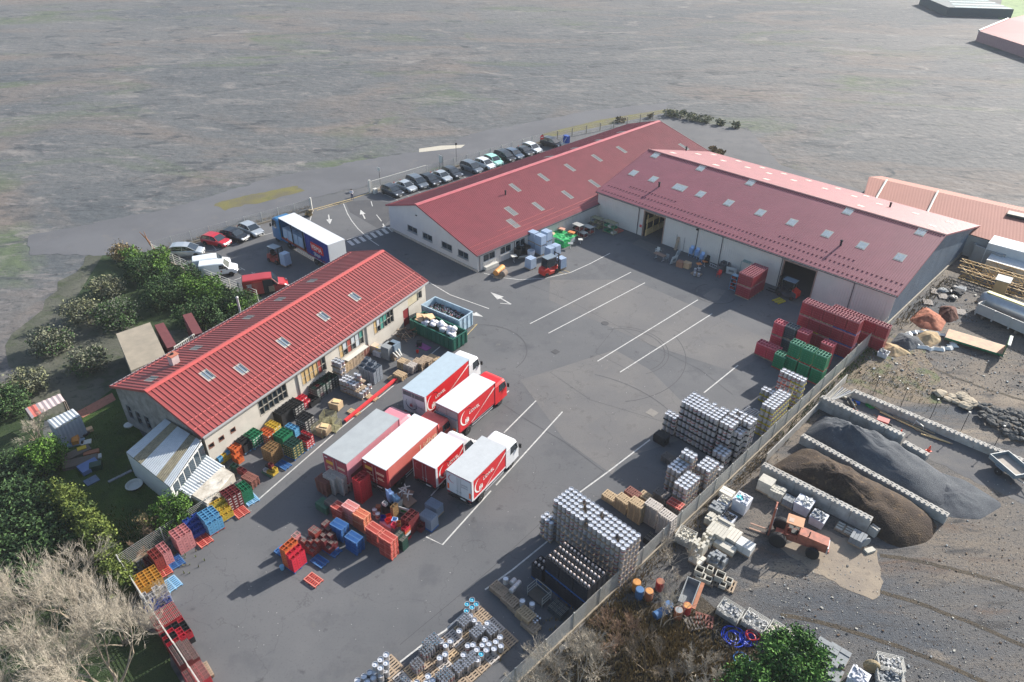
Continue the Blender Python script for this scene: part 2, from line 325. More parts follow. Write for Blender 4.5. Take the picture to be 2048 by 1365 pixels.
def wall(s_pts, ztop, pitch, groove, depth, mats, parent, name, opens=(), sg=1, out=(0, -1), zb=0.0):
    """corrugated or plain wall from s_pts[0] to s_pts[1] (local a,c) with openings (t0,t1,z0,z1)"""
    (ax, ay), (bx, by) = s_pts; L = math.hypot(bx - ax, by - ay); ux, uy = (bx - ax) / L, (by - ay) / L
    ts = [(0, 0)]
    if pitch:
        n = int(L / pitch); p = L / n
        for k in range(n):
            x = k * p; ts += [(x + p - groove, 0), (x + p - groove * .75, -depth), (x + p - groove * .25, -depth), (x + p, 0)]
    else: ts.append((L, 0))
    cuts = sorted(set([t for t, _ in ts] + [min(max(t, 0), L) for o in opens for t in o[:2]]))
    def dep(t):
        for i in range(len(ts) - 1):
            if ts[i][0] <= t <= ts[i + 1][0]:
                w = (t - ts[i][0]) / max(1e-9, ts[i + 1][0] - ts[i][0]); return ts[i][1] * (1 - w) + ts[i + 1][1] * w
        return 0
    mb = MB()
    def pt(t, z): d = dep(t); return (ax + ux * t + out[0] * d, sg * (ay + uy * t + out[1] * d), z)
    for i in range(len(cuts) - 1):
        a, b = cuts[i], cuts[i + 1]
        if b - a < 1e-6: continue
        mid = (a + b) / 2; zs = [(zb, None)]
        segs = [(zb, 99)]
        for o in opens:
            if o[0] < mid < o[1]:
                ns = []
                for lo, hi in segs:
                    if o[2] > lo: ns.append((lo, min(hi, o[2])))
                    if o[3] < hi: ns.append((max(lo, o[3]), hi))
                segs = ns
        for lo, hi in segs:
            ha, hb = min(hi, ztop(a)), min(hi, ztop(b))
            if max(ha, hb) <= lo + .01: continue
            mb.add([pt(a, lo), pt(b, lo), pt(b, max(hb, lo)), pt(a, max(ha, lo))], [(0, 1, 2, 3)])
    return mb.build(name, mats, parent)
def window(parent, ori, a0, a1, z0, z1, nx, ny, fm, gm, pos, sg=1, deep=.1, fw=.06, bar=.03, sill=None, extra=None):
    """ori 'x': in a wall along local x at y=pos (outside is -y); ori 'y': in a wall along local y at x=pos (outside is -x)"""
    def B(mb, a, b, d0, d1, z, w, mi=0):
        if ori == 'x': mb.bx(a, b, sg * (pos + d0), sg * (pos + d1), z, w, mi)
        else: mb.bx(pos + d0, pos + d1, sg * a, sg * b, z, w, mi)
    f = MB()
    B(f, a0, a0 + fw, -.015, deep, z0, z1); B(f, a1 - fw, a1, -.015, deep, z0, z1)
    B(f, a0 + fw, a1 - fw, -.015, deep, z0, z0 + fw); B(f, a0 + fw, a1 - fw, -.015, deep, z1 - fw, z1)
    for i in range(1, nx): x = a0 + (a1 - a0) * i / nx; B(f, x - bar / 2, x + bar / 2, .01, deep - .03, z0 + fw, z1 - fw)
    for j in range(1, ny): z = z0 + (z1 - z0) * j / ny; B(f, a0 + fw, a1 - fw, .015, deep - .035, z - bar / 2, z + bar / 2)
    w = f.build('window', fm, parent)
    g = MB(); B(g, a0 + fw, a1 - fw, deep - .025, deep - .01, z0 + fw, z1 - fw); g.build('pane', gm, w)
    if sill: k = MB(); B(k, a0 - .08, a1 + .08, -.14, -.018, z0 - .07, z0 - .01); k.build('sill', sill, w)
    if extra: extra(B, w)
    return w
redA = mat('red_sheet_roof', (134, 58, 56), .55, var=.13, scale=.6, spec=.5)
redB = mat('weathered_red_sheet_roof', (136, 60, 66), .55, var=.12, scale=.5, spec=.5)
redC = mat('dark_red_sheet_roof', (134, 74, 84), .55, var=.1, scale=.4, spec=.55)
ridgeA = mat('ridge_flashing_red', (172, 78, 74), .45, var=.05)
guardA = mat('snow_guard_salmon', (180, 92, 88), .5, var=0)
guardC = mat('snow_guard_dark_red', (98, 34, 42), .5, var=0)
wallA = mat('grey_white_render', (178, 172, 162), .9, var=.1, scale=.8, bump=.15)
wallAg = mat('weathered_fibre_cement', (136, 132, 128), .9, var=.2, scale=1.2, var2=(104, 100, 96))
cladB = mat('white_ribbed_cladding', (196, 192, 188), .5, var=.05, scale=.5, spec=.4)
cladC = mat('cream_ribbed_cladding', (198, 192, 184), .5, var=.06, scale=.5, spec=.4)
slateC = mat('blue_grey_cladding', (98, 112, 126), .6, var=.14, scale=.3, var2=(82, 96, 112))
gutter = mat('grey_gutter', (150, 150, 150), .5, var=.05)
dgut = mat('dark_grey_gutter', (84, 84, 88), .5, var=.05)
glass = mat('dark_window_glass', (40, 52, 60), .12, var=.3, scale=2, spec=.8)
steelfr = mat('rusty_steel_glazing_bars', (150, 144, 134), .7, var=.15)
whitefr = mat('white_window_frame', (198, 198, 198), .5, var=0)
sillm = mat('grey_stone_sill', (150, 150, 148), .8, var=.1)
skyedge = mat('milky_skylight_edge', (162, 158, 148), .5, var=.1, scale=4)
skymid = mat('blue_grey_skylight_sheet', (104, 118, 130), .35, var=.16, scale=3)
skymidB = mat('pale_skylight_sheet', (144, 148, 146), .4, var=.12, scale=3)
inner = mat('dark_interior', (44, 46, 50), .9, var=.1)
def skylights(s, pts, parent, pitch, rib, hgt, w, l, back, m_mid, m_edge, both=True):
    for q in pts:
        px, py = q[:2]; ww = q[2] if len(q) > 2 else w
        a, c = s.roof(px, py, back)
        p = s.L / int(s.L / pitch); k0 = round((a - ww / 2) / p); k1 = k0 + max(2, round(ww / p))
        lim = (.1, s.r - .1) if not back else (s.r + .1, s.W - .1)
        c0, c1 = max(lim[0], c - l / 2), min(lim[1], c + l / 2)
        e = roof_slope(s, pitch, rib, hgt, c0, c1, m_edge, parent, 'skylight', x0=k0 * p, x1=k1 * p, lift=.02)
        roof_slope(s, pitch, rib, hgt, c0 + .16, c1 - .16, m_mid, e, 'skylight_pane', x0=(k0 + .3) * p, x1=(k1 - .3) * p, lift=.034)
def base_parts(s, root, pitch, rib, hgt, mr, ridge_m, gm, guards_f, guards_b, rw=.45, gut=gutter):
    eps = .0
    roof_slope(s, pitch, rib, hgt, 0, s.r, [mr, gm], root, 'roof', guards_f)
    roof_slope(s, pitch, rib, hgt, s.W, s.r, [mr, gm], root, 'roof', guards_b)
    mb = MB()
    for a, b in ((s.r - rw, s.r), (s.r, s.r + rw)):
        za, zb_ = s.z(a) + hgt + .03, s.z(b) + hgt + .03
        mb.add([(-.06, s.sg * a, za), (s.L + .06, s.sg * a, za), (s.L + .06, s.sg * b, zb_), (-.06, s.sg * b, zb_)], [(0, 1, 2, 3)])
    mb.build('ridge_cap', ridge_m, root)
    for x in (-.07, s.L + .01):     # verge flashings
        mb = MB()
        for a, b in ((0, s.r), (s.r, s.W)):
            lo = [(x, s.sg * a, s.z(a) - .16), (x + .06, s.sg * a, s.z(a) - .16), (x + .06, s.sg * b, s.z(b) - .16), (x, s.sg * b, s.z(b) - .16)]
            hi = [(p[0], p[1], p[2] + .16 + hgt + .025) for p in lo]; mb.hexa(lo, hi)
        mb.build('verge_flashing', mr, root)
    for c, h in ((-.07, s.he), (s.W + .07, s.hl)):
        MB().bx(0, s.L, s.sg * (c - .07), s.sg * (c + .07), h - .17, h - .04).build('gutter', gut, root)
def downpipe(root, sg, x, y, z0, z1, m=gutter, r=.05):
    MB().tube((x, sg * y, z0), (x, sg * y, z1), r, 6).tube((x, sg * y, z1), (x, sg * (y - .2), z1 + .2), r, 6).build('downpipe', m, root)
# ---- A: near shed, lower left
A = Shed(-25.087, 43.097, 1.0450, 30.88, 11.80, .527, 3.817, 6.064, 4.373)
ra = thing('warehouse', 'red roofed grey rendered shed with tall glazed windows and crate stacks along its side', 'warehouse', A.o, A.th)
base_parts(A, ra, .42, .1, .055, redA, ridgeA, guardA, [(.9, .3, 30.6, 1), (1.75, .3, 30.6, 1)], [(A.W - .7, .3, 30.6, 1)], .3)
wins = []
for c in (((513, 804), (578, 796), (522, 833)), ((599, 745), (655, 742), (607.6, 773.6)), ((676, 692), (729.6, 689.6), (681, 719)), ((746, 648), (789, 647), (749.4, 671))):
    a0 = (A.side(*c[0])[0] + A.side(*c[2])[0]) / 2; a1 = A.side(*c[1])[0]; z0 = max(.9, A.side(*c[2])[1]); z1 = min(A.he - .35, A.side(*c[0])[1]); wins.append((a0, a1, z0, z1))
zz0 = sum(w[2] for w in wins) / 4; zz1 = max(sum(w[3] for w in wins) / 4, zz0 + 1.5); zz1 = min(zz1, A.he - .3)
wins = [(w[0], w[1], zz0, zz1) for w in wins]
small = []
for px, py in ((466, 861), (443, 877.5), (423, 891.6)):
    a, h = A.side(px, py); small.append((a - .28, a + .28, h - .25, h + .25))
a, h = A.side(830, 597); w5 = (a - 1.3, a + 1.3, h - .5, h + .5)
a, h = A.side(813, 640); door = (a - .5, a + .5, 0, 2.1)
opens = [(o[0] - .25,) + (o[1] - .25,) + o[2:] for o in wins + small + [w5, door]]
wall(((.25, .25), (A.L - .25, .25)), lambda t: A.he - .05, 0, 0, 0, wallA, ra, 'wall', opens)
gz = lambda t: A.z(.25 + t) - .06
gwin = []
for px, py in ((259, 821), (277, 833), (295, 843)):
    c, h = A.end(px, py); gwin.append((c - .35, c + .35, h - 1.0, h + .55))
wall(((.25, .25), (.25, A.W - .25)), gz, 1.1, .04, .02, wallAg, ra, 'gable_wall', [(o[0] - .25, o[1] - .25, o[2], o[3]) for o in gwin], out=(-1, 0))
wall(((A.L - .25, .25), (A.L - .25, A.W - .25)), gz, 0, 0, 0, wallA, ra, 'gable_wall', out=(1, 0))
wall(((.25, A.W - .25), (A.L - .25, A.W - .25)), lambda t: A.hl - .05, 0, 0, 0, wallA, ra, 'wall', out=(0, 1))
boards = mat('boarded_window_plywood', (176, 148, 100), .8, var=.2, scale=3); curt = mat('teal_curtain', (60, 130, 118), .8); curw = mat('pale_curtain', (170, 176, 180), .8); brick = mat('brick_red_panel', (140, 62, 52), .8)
def ex(kind):
    def f(B, w):
        a0, a1, z0, z1 = kind[1:]
        n = 6; st = (a1 - a0) / n; mats_ = {'b': [boards] * 4 + [brick, boards], 'c': [boards, curw, brick, curw, curw, curt], 't': [boards, curw, curt, curt, glass, glass]}[kind[0]]
        for i, mm in enumerate(mats_):
            if mm is glass or (kind[0] == 'b' and i > 4): continue
            k = MB(); B(k, a0 + i * st + .05, a0 + (i + 1) * st - .05, .06, .072, z0 + .1 + (0.6 if kind[0] != 'b' else 0) * (i % 2), z1 - .08); k.build('blind', mm, w)
    return f
for i, o in enumerate(wins):
    window(ra, 'x', *o, [6, 6, 6, 6][i], 2, steelfr, glass, .25, extra=None if i == 0 else ex(({1: 'b', 2: 'c', 3: 't'}[i],) + o), deep=.16)
for o in small: window(ra, 'x', *o, 1, 1, mat('rust_stained_frame', (120, 84, 70), .8), glass, .25, deep=.2, fw=.05)
MB().bx(w5[0], w5[1] - .75, .3, .34, w5[2], w5[3]).build('blocked_window', mat('pale_block_infill', (176, 166, 140), .9), ra)
window(ra, 'x', w5[1] - .75, w5[1], w5[2], w5[3], 1, 1, steelfr, glass, .25, deep=.2)
dd = MB().bx(door[0], door[1], .3, .35, 0, 2.1).build('door', mat('dark_red_door', (120, 36, 40), .6), ra)
MB().bx(door[0] + .08, door[0] + .2, .26, .3, 1.0, 1.05).build('handle', gutter, dd)
for o in gwin: window(ra, 'y', *o, 1, 2, mat('grey_frame', (112, 112, 112), .7), glass, .25, deep=.15)
for px in ((595, 760), (733, 670), (402, 895)):
    a, _ = A.side(*px); downpipe(ra, 1, a, .18, 0, A.he - .4, wallA, .07)
skylights(A, [(414, 751.6), (482, 739.5), (571, 683), (650.5, 631.4), (710, 594)], ra, .42, .1, .055, .95, 1.2, False, skymid, skyedge)
skylights(A, [(306.6, 756.5), (392, 696.7), (497.7, 635), (562, 598), (622, 563.6)], ra, .42, .1, .055, .95, 1.2, True, mat('dull_skylight', (128, 128, 124), .5, var=.15), mat('dull_skylight_edge', (142, 136, 130), .6))
a, c = A.roof(350, 728, True); zc = A.z(c)
ch = MB().bx(a - .35, a + .35, c - .3, c + .3, zc - .3, zc + .95).build('chimney', mat('chimney_render', (176, 160, 158), .9), ra)
MB().bx(a - .42, a + .42, c - .37, c + .37, zc + .952, zc + 1.04).build('chimney_cap', mat('terracotta_cap', (170, 104, 84), .8), ch)
MB().lathe([(.15, 0), (.15, .1), (.1, .1), (.1, 0)], (a, c, zc + 1.041), 10).build('flue', inner, ch)
a, c = A.roof(480, 622, True)
MB().tube((a, c, A.z(c) - .1), (a, c, A.z(c) + 1.6), .11, 8).lathe([(.18, 0), (.02, .15)], (a, c, A.z(c) + 1.6), 8).build('flue_pipe', mat('zinc_pipe', (160, 160, 158), .5), ra)
# ---- B: the long shed
B = Shed(-4.441, 78.993, .7965, 55.585, 18.739, .633, 2.487, 5.796, 3.692)
rb = thing('warehouse', 'long white clad shed with red ribbed roof beside the row of parked cars', 'warehouse', B.o, B.th)
base_parts(B, rb, .25, .07, .04, redB, mat('ridge_pale_red', (170, 88, 92), .45), guardA, [(.8, .3, 34, 1), (1.6, .3, 34, 1), (2.4, 6, 17, 1)], [(B.W - .8, .3, 22, 1)], .42, dgut)
sw = []
for c in (((966, 513), (991, 502), (992.5, 517), (966.5, 526)), ((1000, 497), (1023, 488.5), (1024, 502.5), (1000, 511)), ((1031, 484), (1051, 477), (1052, 490), (1031, 498))):
    a0 = B.side(*c[0])[0]; a1 = B.side(*c[1])[0]; sw.append((a0, a1, .95, 2.05))
gw = []
for c in (((814.5, 448.8), (834.4, 458), (835, 469), (816, 461)), ((844.3, 463), (864, 473), (865.4, 484.5), (846, 477)), ((882.4, 481.3), (903.5, 491.5), (904.7, 505), (884, 494.5)), ((915.2, 497.5), (936.3, 508), (937.5, 521), (917, 512))):
    q = [B.end(*p) for p in c]; c0 = (q[1][0] + q[2][0]) / 2; c1 = (q[0][0] + q[3][0]) / 2; z0 = (q[2][1] + q[3][1]) / 2; z1 = (q[0][1] + q[1][1]) / 2; gw.append((c0, c1, z0, z1))
wall(((.25, .25), (B.L - .25, .25)), lambda t: B.he - .05, .3, .09, .035, cladB, rb, 'wall', [(o[0] - .25, o[1] - .25, o[2], o[3]) for o in sw])
gzb = lambda t: B.z(.25 + t) - .06
wall(((.25, .25), (.25, B.W - .25)), gzb, .3, .09, .035, cladB, rb, 'gable_wall', [(o[0] - .25, o[1] - .25, o[2], o[3]) for o in gw], out=(-1, 0))
wall(((B.L - .25, .25), (B.L - .25, B.W - .25)), gzb, .3, .09, .035, cladB, rb, 'gable_wall', out=(1, 0))
wall(((.25, B.W - .25), (B.L - .25, B.W - .25)), lambda t: B.hl - .05, .3, .09, .035, cladB, rb, 'wall', out=(0, 1))
MB().bx(.1, .24, .2, B.W - .2, 0, .28).build('plinth', mat('stained_plinth', (168, 160, 148), .9, var=.2, scale=2), rb)
for o in gw: window(rb, 'y', *o, 2, 1, mat('grey_aluminium_frame', (128, 130, 132), .4), glass, .25, deep=.14, sill=sillm)
for o in sw: window(rb, 'x', *o, 2, 1, whitefr, glass, .25, deep=.14, sill=sillm)
downpipe(rb, 1, .55, .17, 0, B.he - .35, dgut); a, _ = B.side(1028, 500); downpipe(rb, 1, a, .17, 0, B.he - .35, dgut)
c, h = B.end(833, 431); MB().bx(.13, .23, c - .15, c + .15, h - .06, h + .06).build('floodlight', inner, rb)
c, h = B.end(870, 462); MB().bx(.13, .23, c - .1, c + .1, h - .1, h + .1).build('alarm_box', whitefr, rb)
skylights(B, [(1030, 376), (1087, 355.3), (1141, 335.4), (1194.7, 316.3), (1243, 300), (1022, 423, 1.0), (1077.5, 413), (1136, 389.6), (1188.8, 367.6), (1027, 447.6, 1.0), (1368, 294)], rb, .25, .07, .04, .8, 2.0, False, skymidB, skyedge)
skylights(B, [(1099, 314), (1151, 297), (1200, 280.6), (1244.5, 264.5)], rb, .25, .07, .04, .8, 2.0, True, skymidB, skyedge)
def vent(root, s, px, py, back=False, h=.55, r=.11):
    a, c = s.roof(px, py, back); z = s.z(c)
    return MB().tube((a, s.sg * c, z - .1), (a, s.sg * c, z + h), r, 8).lathe([(r * 1.5, 0), (r * 1.5, .05), (.02, .14)], (a, s.sg * c, z + h), 8).build('vent_pipe', inner, root)
vent(rb, B, 1011, 390); vent(rb, B, 1072, 310, True)
# ---- C: the big shed
C = Shed(41.962, 66.818, 2.3612, 42.267, -30.915, .395, 4.259, 7.661, 3.024)
rc = thing('warehouse', 'largest shed with dark red roof, cream walls and two open loading doors', 'warehouse', C.o, C.th)
base_parts(C, rc, .27, .06, .035, redC, mat('dark_ridge_flashing', (96, 50, 58), .5), guardC, [(.7, .4, 41.9, 2), (2.0, .4, 41.9, 2), (3.2, 6.5, 15.5, 2), (3.2, 31, 38.5, 2), (C.r - .45, .3, 41.9, 1)], [], .22, dgut)
def span(p0, p1): return sorted((C.side(*p0)[0], C.side(*p1)[0]))
d1 = span((1287, 450), (1326, 465)); d2 = span((1564, 545), (1626, 570))
d1 = (d1[0], d1[1], 0, 3.75); d2 = (d2[0], d2[1], 0, 3.75)
wall(((.25, .25), (C.L - .25, .25)), lambda t: C.he - .05, .3, .05, .03, cladC, rc, 'wall', [(o[0] - .25, o[1] - .25, -1, o[3]) for o in (d1, d2)], sg=-1)
gzc = lambda t: C.z(.25 + t) - .06
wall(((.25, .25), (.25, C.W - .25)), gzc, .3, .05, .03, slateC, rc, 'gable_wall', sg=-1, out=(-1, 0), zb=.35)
MB().bx(.12, .3, -.3, -(C.W - .3), 0, .34).build('plinth', mat('pale_concrete_plinth', (150, 142, 128), .9, var=.2), rc)
wall(((C.L - .25, .25), (C.L - .25, C.W - .25)), gzc, .3, .05, .03, cladC, rc, 'gable_wall', sg=-1, out=(1, 0))
wall(((.25, C.W - .25), (C.L - .25, C.W - .25)), lambda t: C.hl - .05, .3, .05, .03, cladC, rc, 'wall', sg=-1, out=(0, 1))
MB().bx(.12, .7, -.2, -.245, 0, C.he - .1).build('corner_flashing', cladC, rc)
for o in (d1, d2):
    mb = MB()
    for x in (o[0] - .12, o[1]): mb.bx(x, x + .12, -.16, -.45, 0, 3.87)
    mb.bx(o[0], o[1], -.16, -.45, 3.75, 3.87)
    fr = mb.build('door_frame', mat('rusty_door_frame', (150, 128, 116), .7, var=.2), rc)
    
# inside of the first door: timber partition, racks
wood = mat('new_pale_timber', (206, 178, 130), .8, var=.15, scale=4); woodo = mat('old_grey_timber', (150, 132, 112), .85, var=.2, scale=4); woodd = mat('dark_wet_timber', (92, 84, 76), .85, var=.2)
mb = MB(); x = d1[1] - .25
for z0, z1 in ((0, .95), (1.9, 2.5)): mb.bx(x - .05, x, -.5, -7, z0, z1)
for k in range(5): mb.bx(x - .12, x - .05, -.6 - k * 1.5, -.72 - k * 1.5, 0, 3.2)
mb.build('timber_partition', wood, rc)
MB().bx(d1[0] + .3, d1[0] + .35, -1, -7, 0, 3).build('inner_wall', woodd, rc)
for px in ((1277, 440), (1446, 480), (1394, 480), (1561, 540), (1703, 590)):
    a, _ = C.side(*px); downpipe(rc, -1, a, .17, 0, C.he - .4, dgut)
a, h = C.side(1396, 459); MB().bx(a - .14, a + .14, -.0, -.2, h - .08, h + .1).build('floodlight', inner, rc)
a, h = C.side(1282, 452); MB().bx(a - .18, a + .18, -.14, -.19, h - .18, h + .18).build('safety_sign', mat('red_white_sign', (200, 90, 90), .5), rc)
for px in ((1352, 490), (1368, 492)):
    a, _ = C.side(*px); MB().bx(a - .02, a + .02, -.17, -.2, 0, 2.1).build('side_door_joint', dgut, rc)
skylights(C, [(1311, 311), (1403.6, 337.6), (1501.6, 366), (1695, 423), (1843, 465), (1266.5, 346.4), (1306, 358.7), (1357.5, 375, 2.0), (1402, 389), (1458.6, 406.6), (1520, 425.5), (1583, 445), (1653, 468), (1724.5, 491.4), (1799.7, 515)], rc, .27, .06, .035, 1.05, 1.4, False, mat('pale_blue_skylight', (150, 164, 172), .35, var=.2, scale=3), skyedge)
skylights(C, [(1345, 306), (1397, 309), (1427.6, 310), (1446.6, 322), (1478, 323), (1432.7, 331), (1495, 335.7), (1525, 336), (1536.8, 347), (1566, 347.6), (1533, 359.5), (1589, 361.8), (1618, 362), (1649.8, 378), (1675, 377.6), (1707, 393), (1733, 393), (1758.8, 408.8), (1719, 412), (1829, 427), (1864, 452), (1898.6, 444.8)], rc, .27, .06, .035, .9, 1.2, True, mat('white_skylight', (200, 196, 190), .4), skyedge)
for q in ((1318, 374, False), (1681, 491, False), (1779.5, 415, True), (1372, 302, True)): vent(rc, C, q[0], q[1], q[2], .6, .13)
# ---- lean-to at the end of shed A (placed from the photograph's corners)
rl = thing('lean_to', 'lean-to shed with moss streaked corrugated roof at the near end of the red roofed shed', 'shed', (0, 0, 0))
zn = mat('galvanised_sheet', (172, 178, 182), .45, var=.12, scale=1.5, metal=.2); moss = mat('mossy_sheet', (128, 120, 98), .8, var=.2, scale=3, var2=(100, 96, 80))
wht = mat('white_painted_sheet', (186, 186, 184), .6, var=.08)
def sheet_roof(P0, P1, P2, P3, pitch, m, parent, name, mossy=(), hgt=.05):
    """corrugations run from edge P0-P1 to edge P3-P2"""
    n = int((P1 - P0).length / pitch) * 2; mb = MB(); up = Vector((0, 0, hgt)); a = []; b = []
    for i in range(n + 1):
        t = i / n; z = up if i % 2 else up * 0
        a.append(P0.lerp(P1, t) + z); b.append(P3.lerp(P2, t) + z)
    mb.add(a + b, [(i, i + 1, n + 2 + i, n + 1 + i) for i in range(n)])
    for i in range(n): mb.m[i] = 1 if any(lo < i / n < hi for lo, hi in mossy) else 0
    return mb.build(name, m, parent)
hl_, hh_ = 2.6, 3.3
LT = [G(252, 905, hl_), G(340, 975, hl_), G(402, 882, hh_ + .2), G(330, 838, hh_ + .2)]
sheet_roof(LT[0], LT[1], LT[2], LT[3], .22, [zn, moss], rl, 'roof', ((.16, .36), (.7, .86)))
LW = [Vector((p.x, p.y, 0)) for p in LT]
def pl(pts, name, m, parent): return MB().poly(pts).build(name, m, parent)
dz = Vector((0, 0, -.06))
sheet_roof(LW[0], LW[1], LT[1] + dz, LT[0] + dz, .25, wht, rl, 'wall', hgt=0)
def vcorr(p, q, h0, h1, m, parent, name, pitch=.28):
    mb = MB(); L = (q - p).length; n = int(L / pitch) * 2; d = (q - p).normalized(); nn = Vector((d.y, -d.x, 0)) * .03
    a = []; b = []
    for i in range(n + 1):
        t = i / n; o = nn if i % 2 else nn * 0; a.append(Vector((p.x, p.y, 0)).lerp(Vector((q.x, q.y, 0)), t) + o); b.append(a[-1] + Vector((0, 0, h0 + (h1 - h0) * t)))
    mb.add(a + b, [(i, i + 1, n + 2 + i, n + 1 + i) for i in range(n)]); return mb.build(name, m, parent)
vcorr(LW[0], LW[1], hl_ - .05, hl_ - .05, wht, rl, 'wall')
vcorr(LW[1], LW[2], hl_ - .05, hh_ + .1, wht, rl, 'wall')
g1 = MB()
for k in range(6):
    t = .08 + k * .16; p = LW[1].lerp(LW[2], t); q = LW[1].lerp(LW[2], t + .13); e = Vector((.04, -.04, 0))
    z1 = hl_ + (hh_ - hl_) * t - .1
    g1.poly([p + e + Vector((0, 0, 1.7)), q + e + Vector((0, 0, 1.7)), q + e + Vector((0, 0, z1)), p + e + Vector((0, 0, z1))])
g1.build('glazing', glass, rl)
# lower lean-to roof and white slab tank beside it
PR = [G(345, 973, 1.75), G(380, 994, 1.35), G(447, 932, 1.35), G(406, 906, 1.95)]
rl2 = thing('porch_roof', 'small silver corrugated porch roof between the lean-to and the white slab', 'roof', (0, 0, 0))
sheet_roof(PR[0], PR[3], PR[2], PR[1], .25, zn, rl2, 'roof_sheet')
mb = MB()
for p in PR: mb.bx(p.x - .05, p.x + .05, p.y - .05, p.y + .05, 0, p.z - .02)
mb.build('post', whitefr, rl2)
TK = [G(381, 993, 1.3), G(414, 1012, 1.3), G(468, 948, 1.3), G(440, 930, 1.3)]
rt = thing('concrete_tank', 'concrete tank with stained white painted top beside the porch roof', 'tank', (0, 0, 0))
ms = mat('grey_tank_wall', (150, 144, 134), .9, var=.2, scale=1.5)
cen = sum(TK, Vector()) / 4
MB().hexa([Vector((p.x, p.y, 0)) for p in TK], TK).build('tank_body', ms, rt)
top = [cen + (p - cen) * .93 for p in TK]
MB().hexa([p + Vector((0, 0, .004)) for p in top], [p + Vector((0, 0, .07)) for p in top]).build('white_lid', mat('stained_white_paint', (206, 202, 192), .8, var=.16, scale=.9, var2=(150, 140, 124)), rt)
# ------------------------------------------------------------------ vehicles
rubber = mat('tyre_rubber', (34, 34, 36), .85, var=0); rim_m = mat('silver_rim', (170, 172, 176), .35, var=0, metal=.4)
blk = mat('black_plastic', (30, 31, 33), .6, var=0); cglass = mat('car_glass', (30, 40, 48), .08, var=0, spec=.9)
lampm = mat('headlamp_glass', (200, 204, 208), .15, var=0, spec=.8); tailm = mat('tail_lamp_red', (150, 20, 22), .3, var=0)
amber = mat('orange_marker', (220, 100, 40), .5, var=0); plate = mat('number_plate', (200, 200, 196), .5, var=0); chass = mat('dark_chassis', (48, 46, 46), .8, var=0)
def paintm(name, rgb, metal=.0, rough=.28): return mat(name, rgb, rough, metal=metal, var=.03, spec=.7)
def wheel(parent, x, y, r, w, out=1, rimc=None):
    t = MB().lathe([(r * .62, -w / 2), (r * .96, -w / 2), (r, -w * .3), (r, w * .3), (r * .96, w / 2), (r * .62, w / 2)], n=16, axis='y').build('wheel', rubber, parent, (x, y, r), smooth=False)
    k = MB().lathe([(r * .6, -w * .3), (r * .62, w * .42 * out), (r * .2, w * .36 * out), (r * .15, w * .5 * out)] if out > 0 else [(r * .15, -w * .5), (r * .2, -w * .36), (r * .62, -w * .42), (r * .6, w * .3)], n=12, axis='y').build('rim', rimc or rim_m, t)
    return t
def loft(mb, secs, mi=0, close=True):
    """secs: list of rings with equal vertex counts"""
    n = len(secs[0]); o = len(mb.v)
    for r in secs: mb.v += [tuple(p) for p in r]
    for k in range(len(secs) - 1):
        for i in range(n if close else n - 1):
            j = (i + 1) % n; mb.f.append((o + k * n + i, o + k * n + j, o + (k + 1) * n + j, o + (k + 1) * n + i)); mb.m.append(mi)
    mb.f.append(tuple(o + i for i in range(n))[::-1]); mb.m.append(mi)
    mb.f.append(tuple(o + (len(secs) - 1) * n + i for i in range(n))); mb.m.append(mi)
# side profile: x (0 rear .. 1 nose), belt height, half width factor
CARP = {'hatch': dict(body=[(0, .62, .9), (.02, .86, .95), (.1, .93, 1), (.3, .95, 1), (.6, .93, 1), (.72, .9, .99), (.88, .8, .96), (.97, .68, .88), (1, .52, .8)],
                      cab=[(.03, .9, .9), (.09, 1.34, .76), (.2, 1.45, .76), (.45, 1.47, .77), (.58, 1.4, .76), (.76, .93, .86)]),
        'sedan': dict(body=[(0, .6, .88), (.02, .86, .94), (.12, .92, 1), (.3, .93, 1), (.62, .92, 1), (.74, .88, .99), (.9, .78, .95), (.97, .66, .88), (1, .5, .8)],
                      cab=[(.14, .9, .88), (.27, 1.34, .75), (.38, 1.4, .76), (.52, 1.4, .76), (.6, 1.34, .75), (.76, .92, .86)]),
        'mpv': dict(body=[(0, .7, .92), (.02, .98, .96), (.1, 1.02, 1), (.3, 1.03, 1), (.62, 1.0, 1), (.76, .95, .99), (.9, .82, .95), (.97, .7, .88), (1, .5, .8)],
                    cab=[(.02, 1.0, .9), (.06, 1.5, .8), (.2, 1.62, .8), (.45, 1.62, .8), (.6, 1.52, .79), (.82, .96, .88)])}
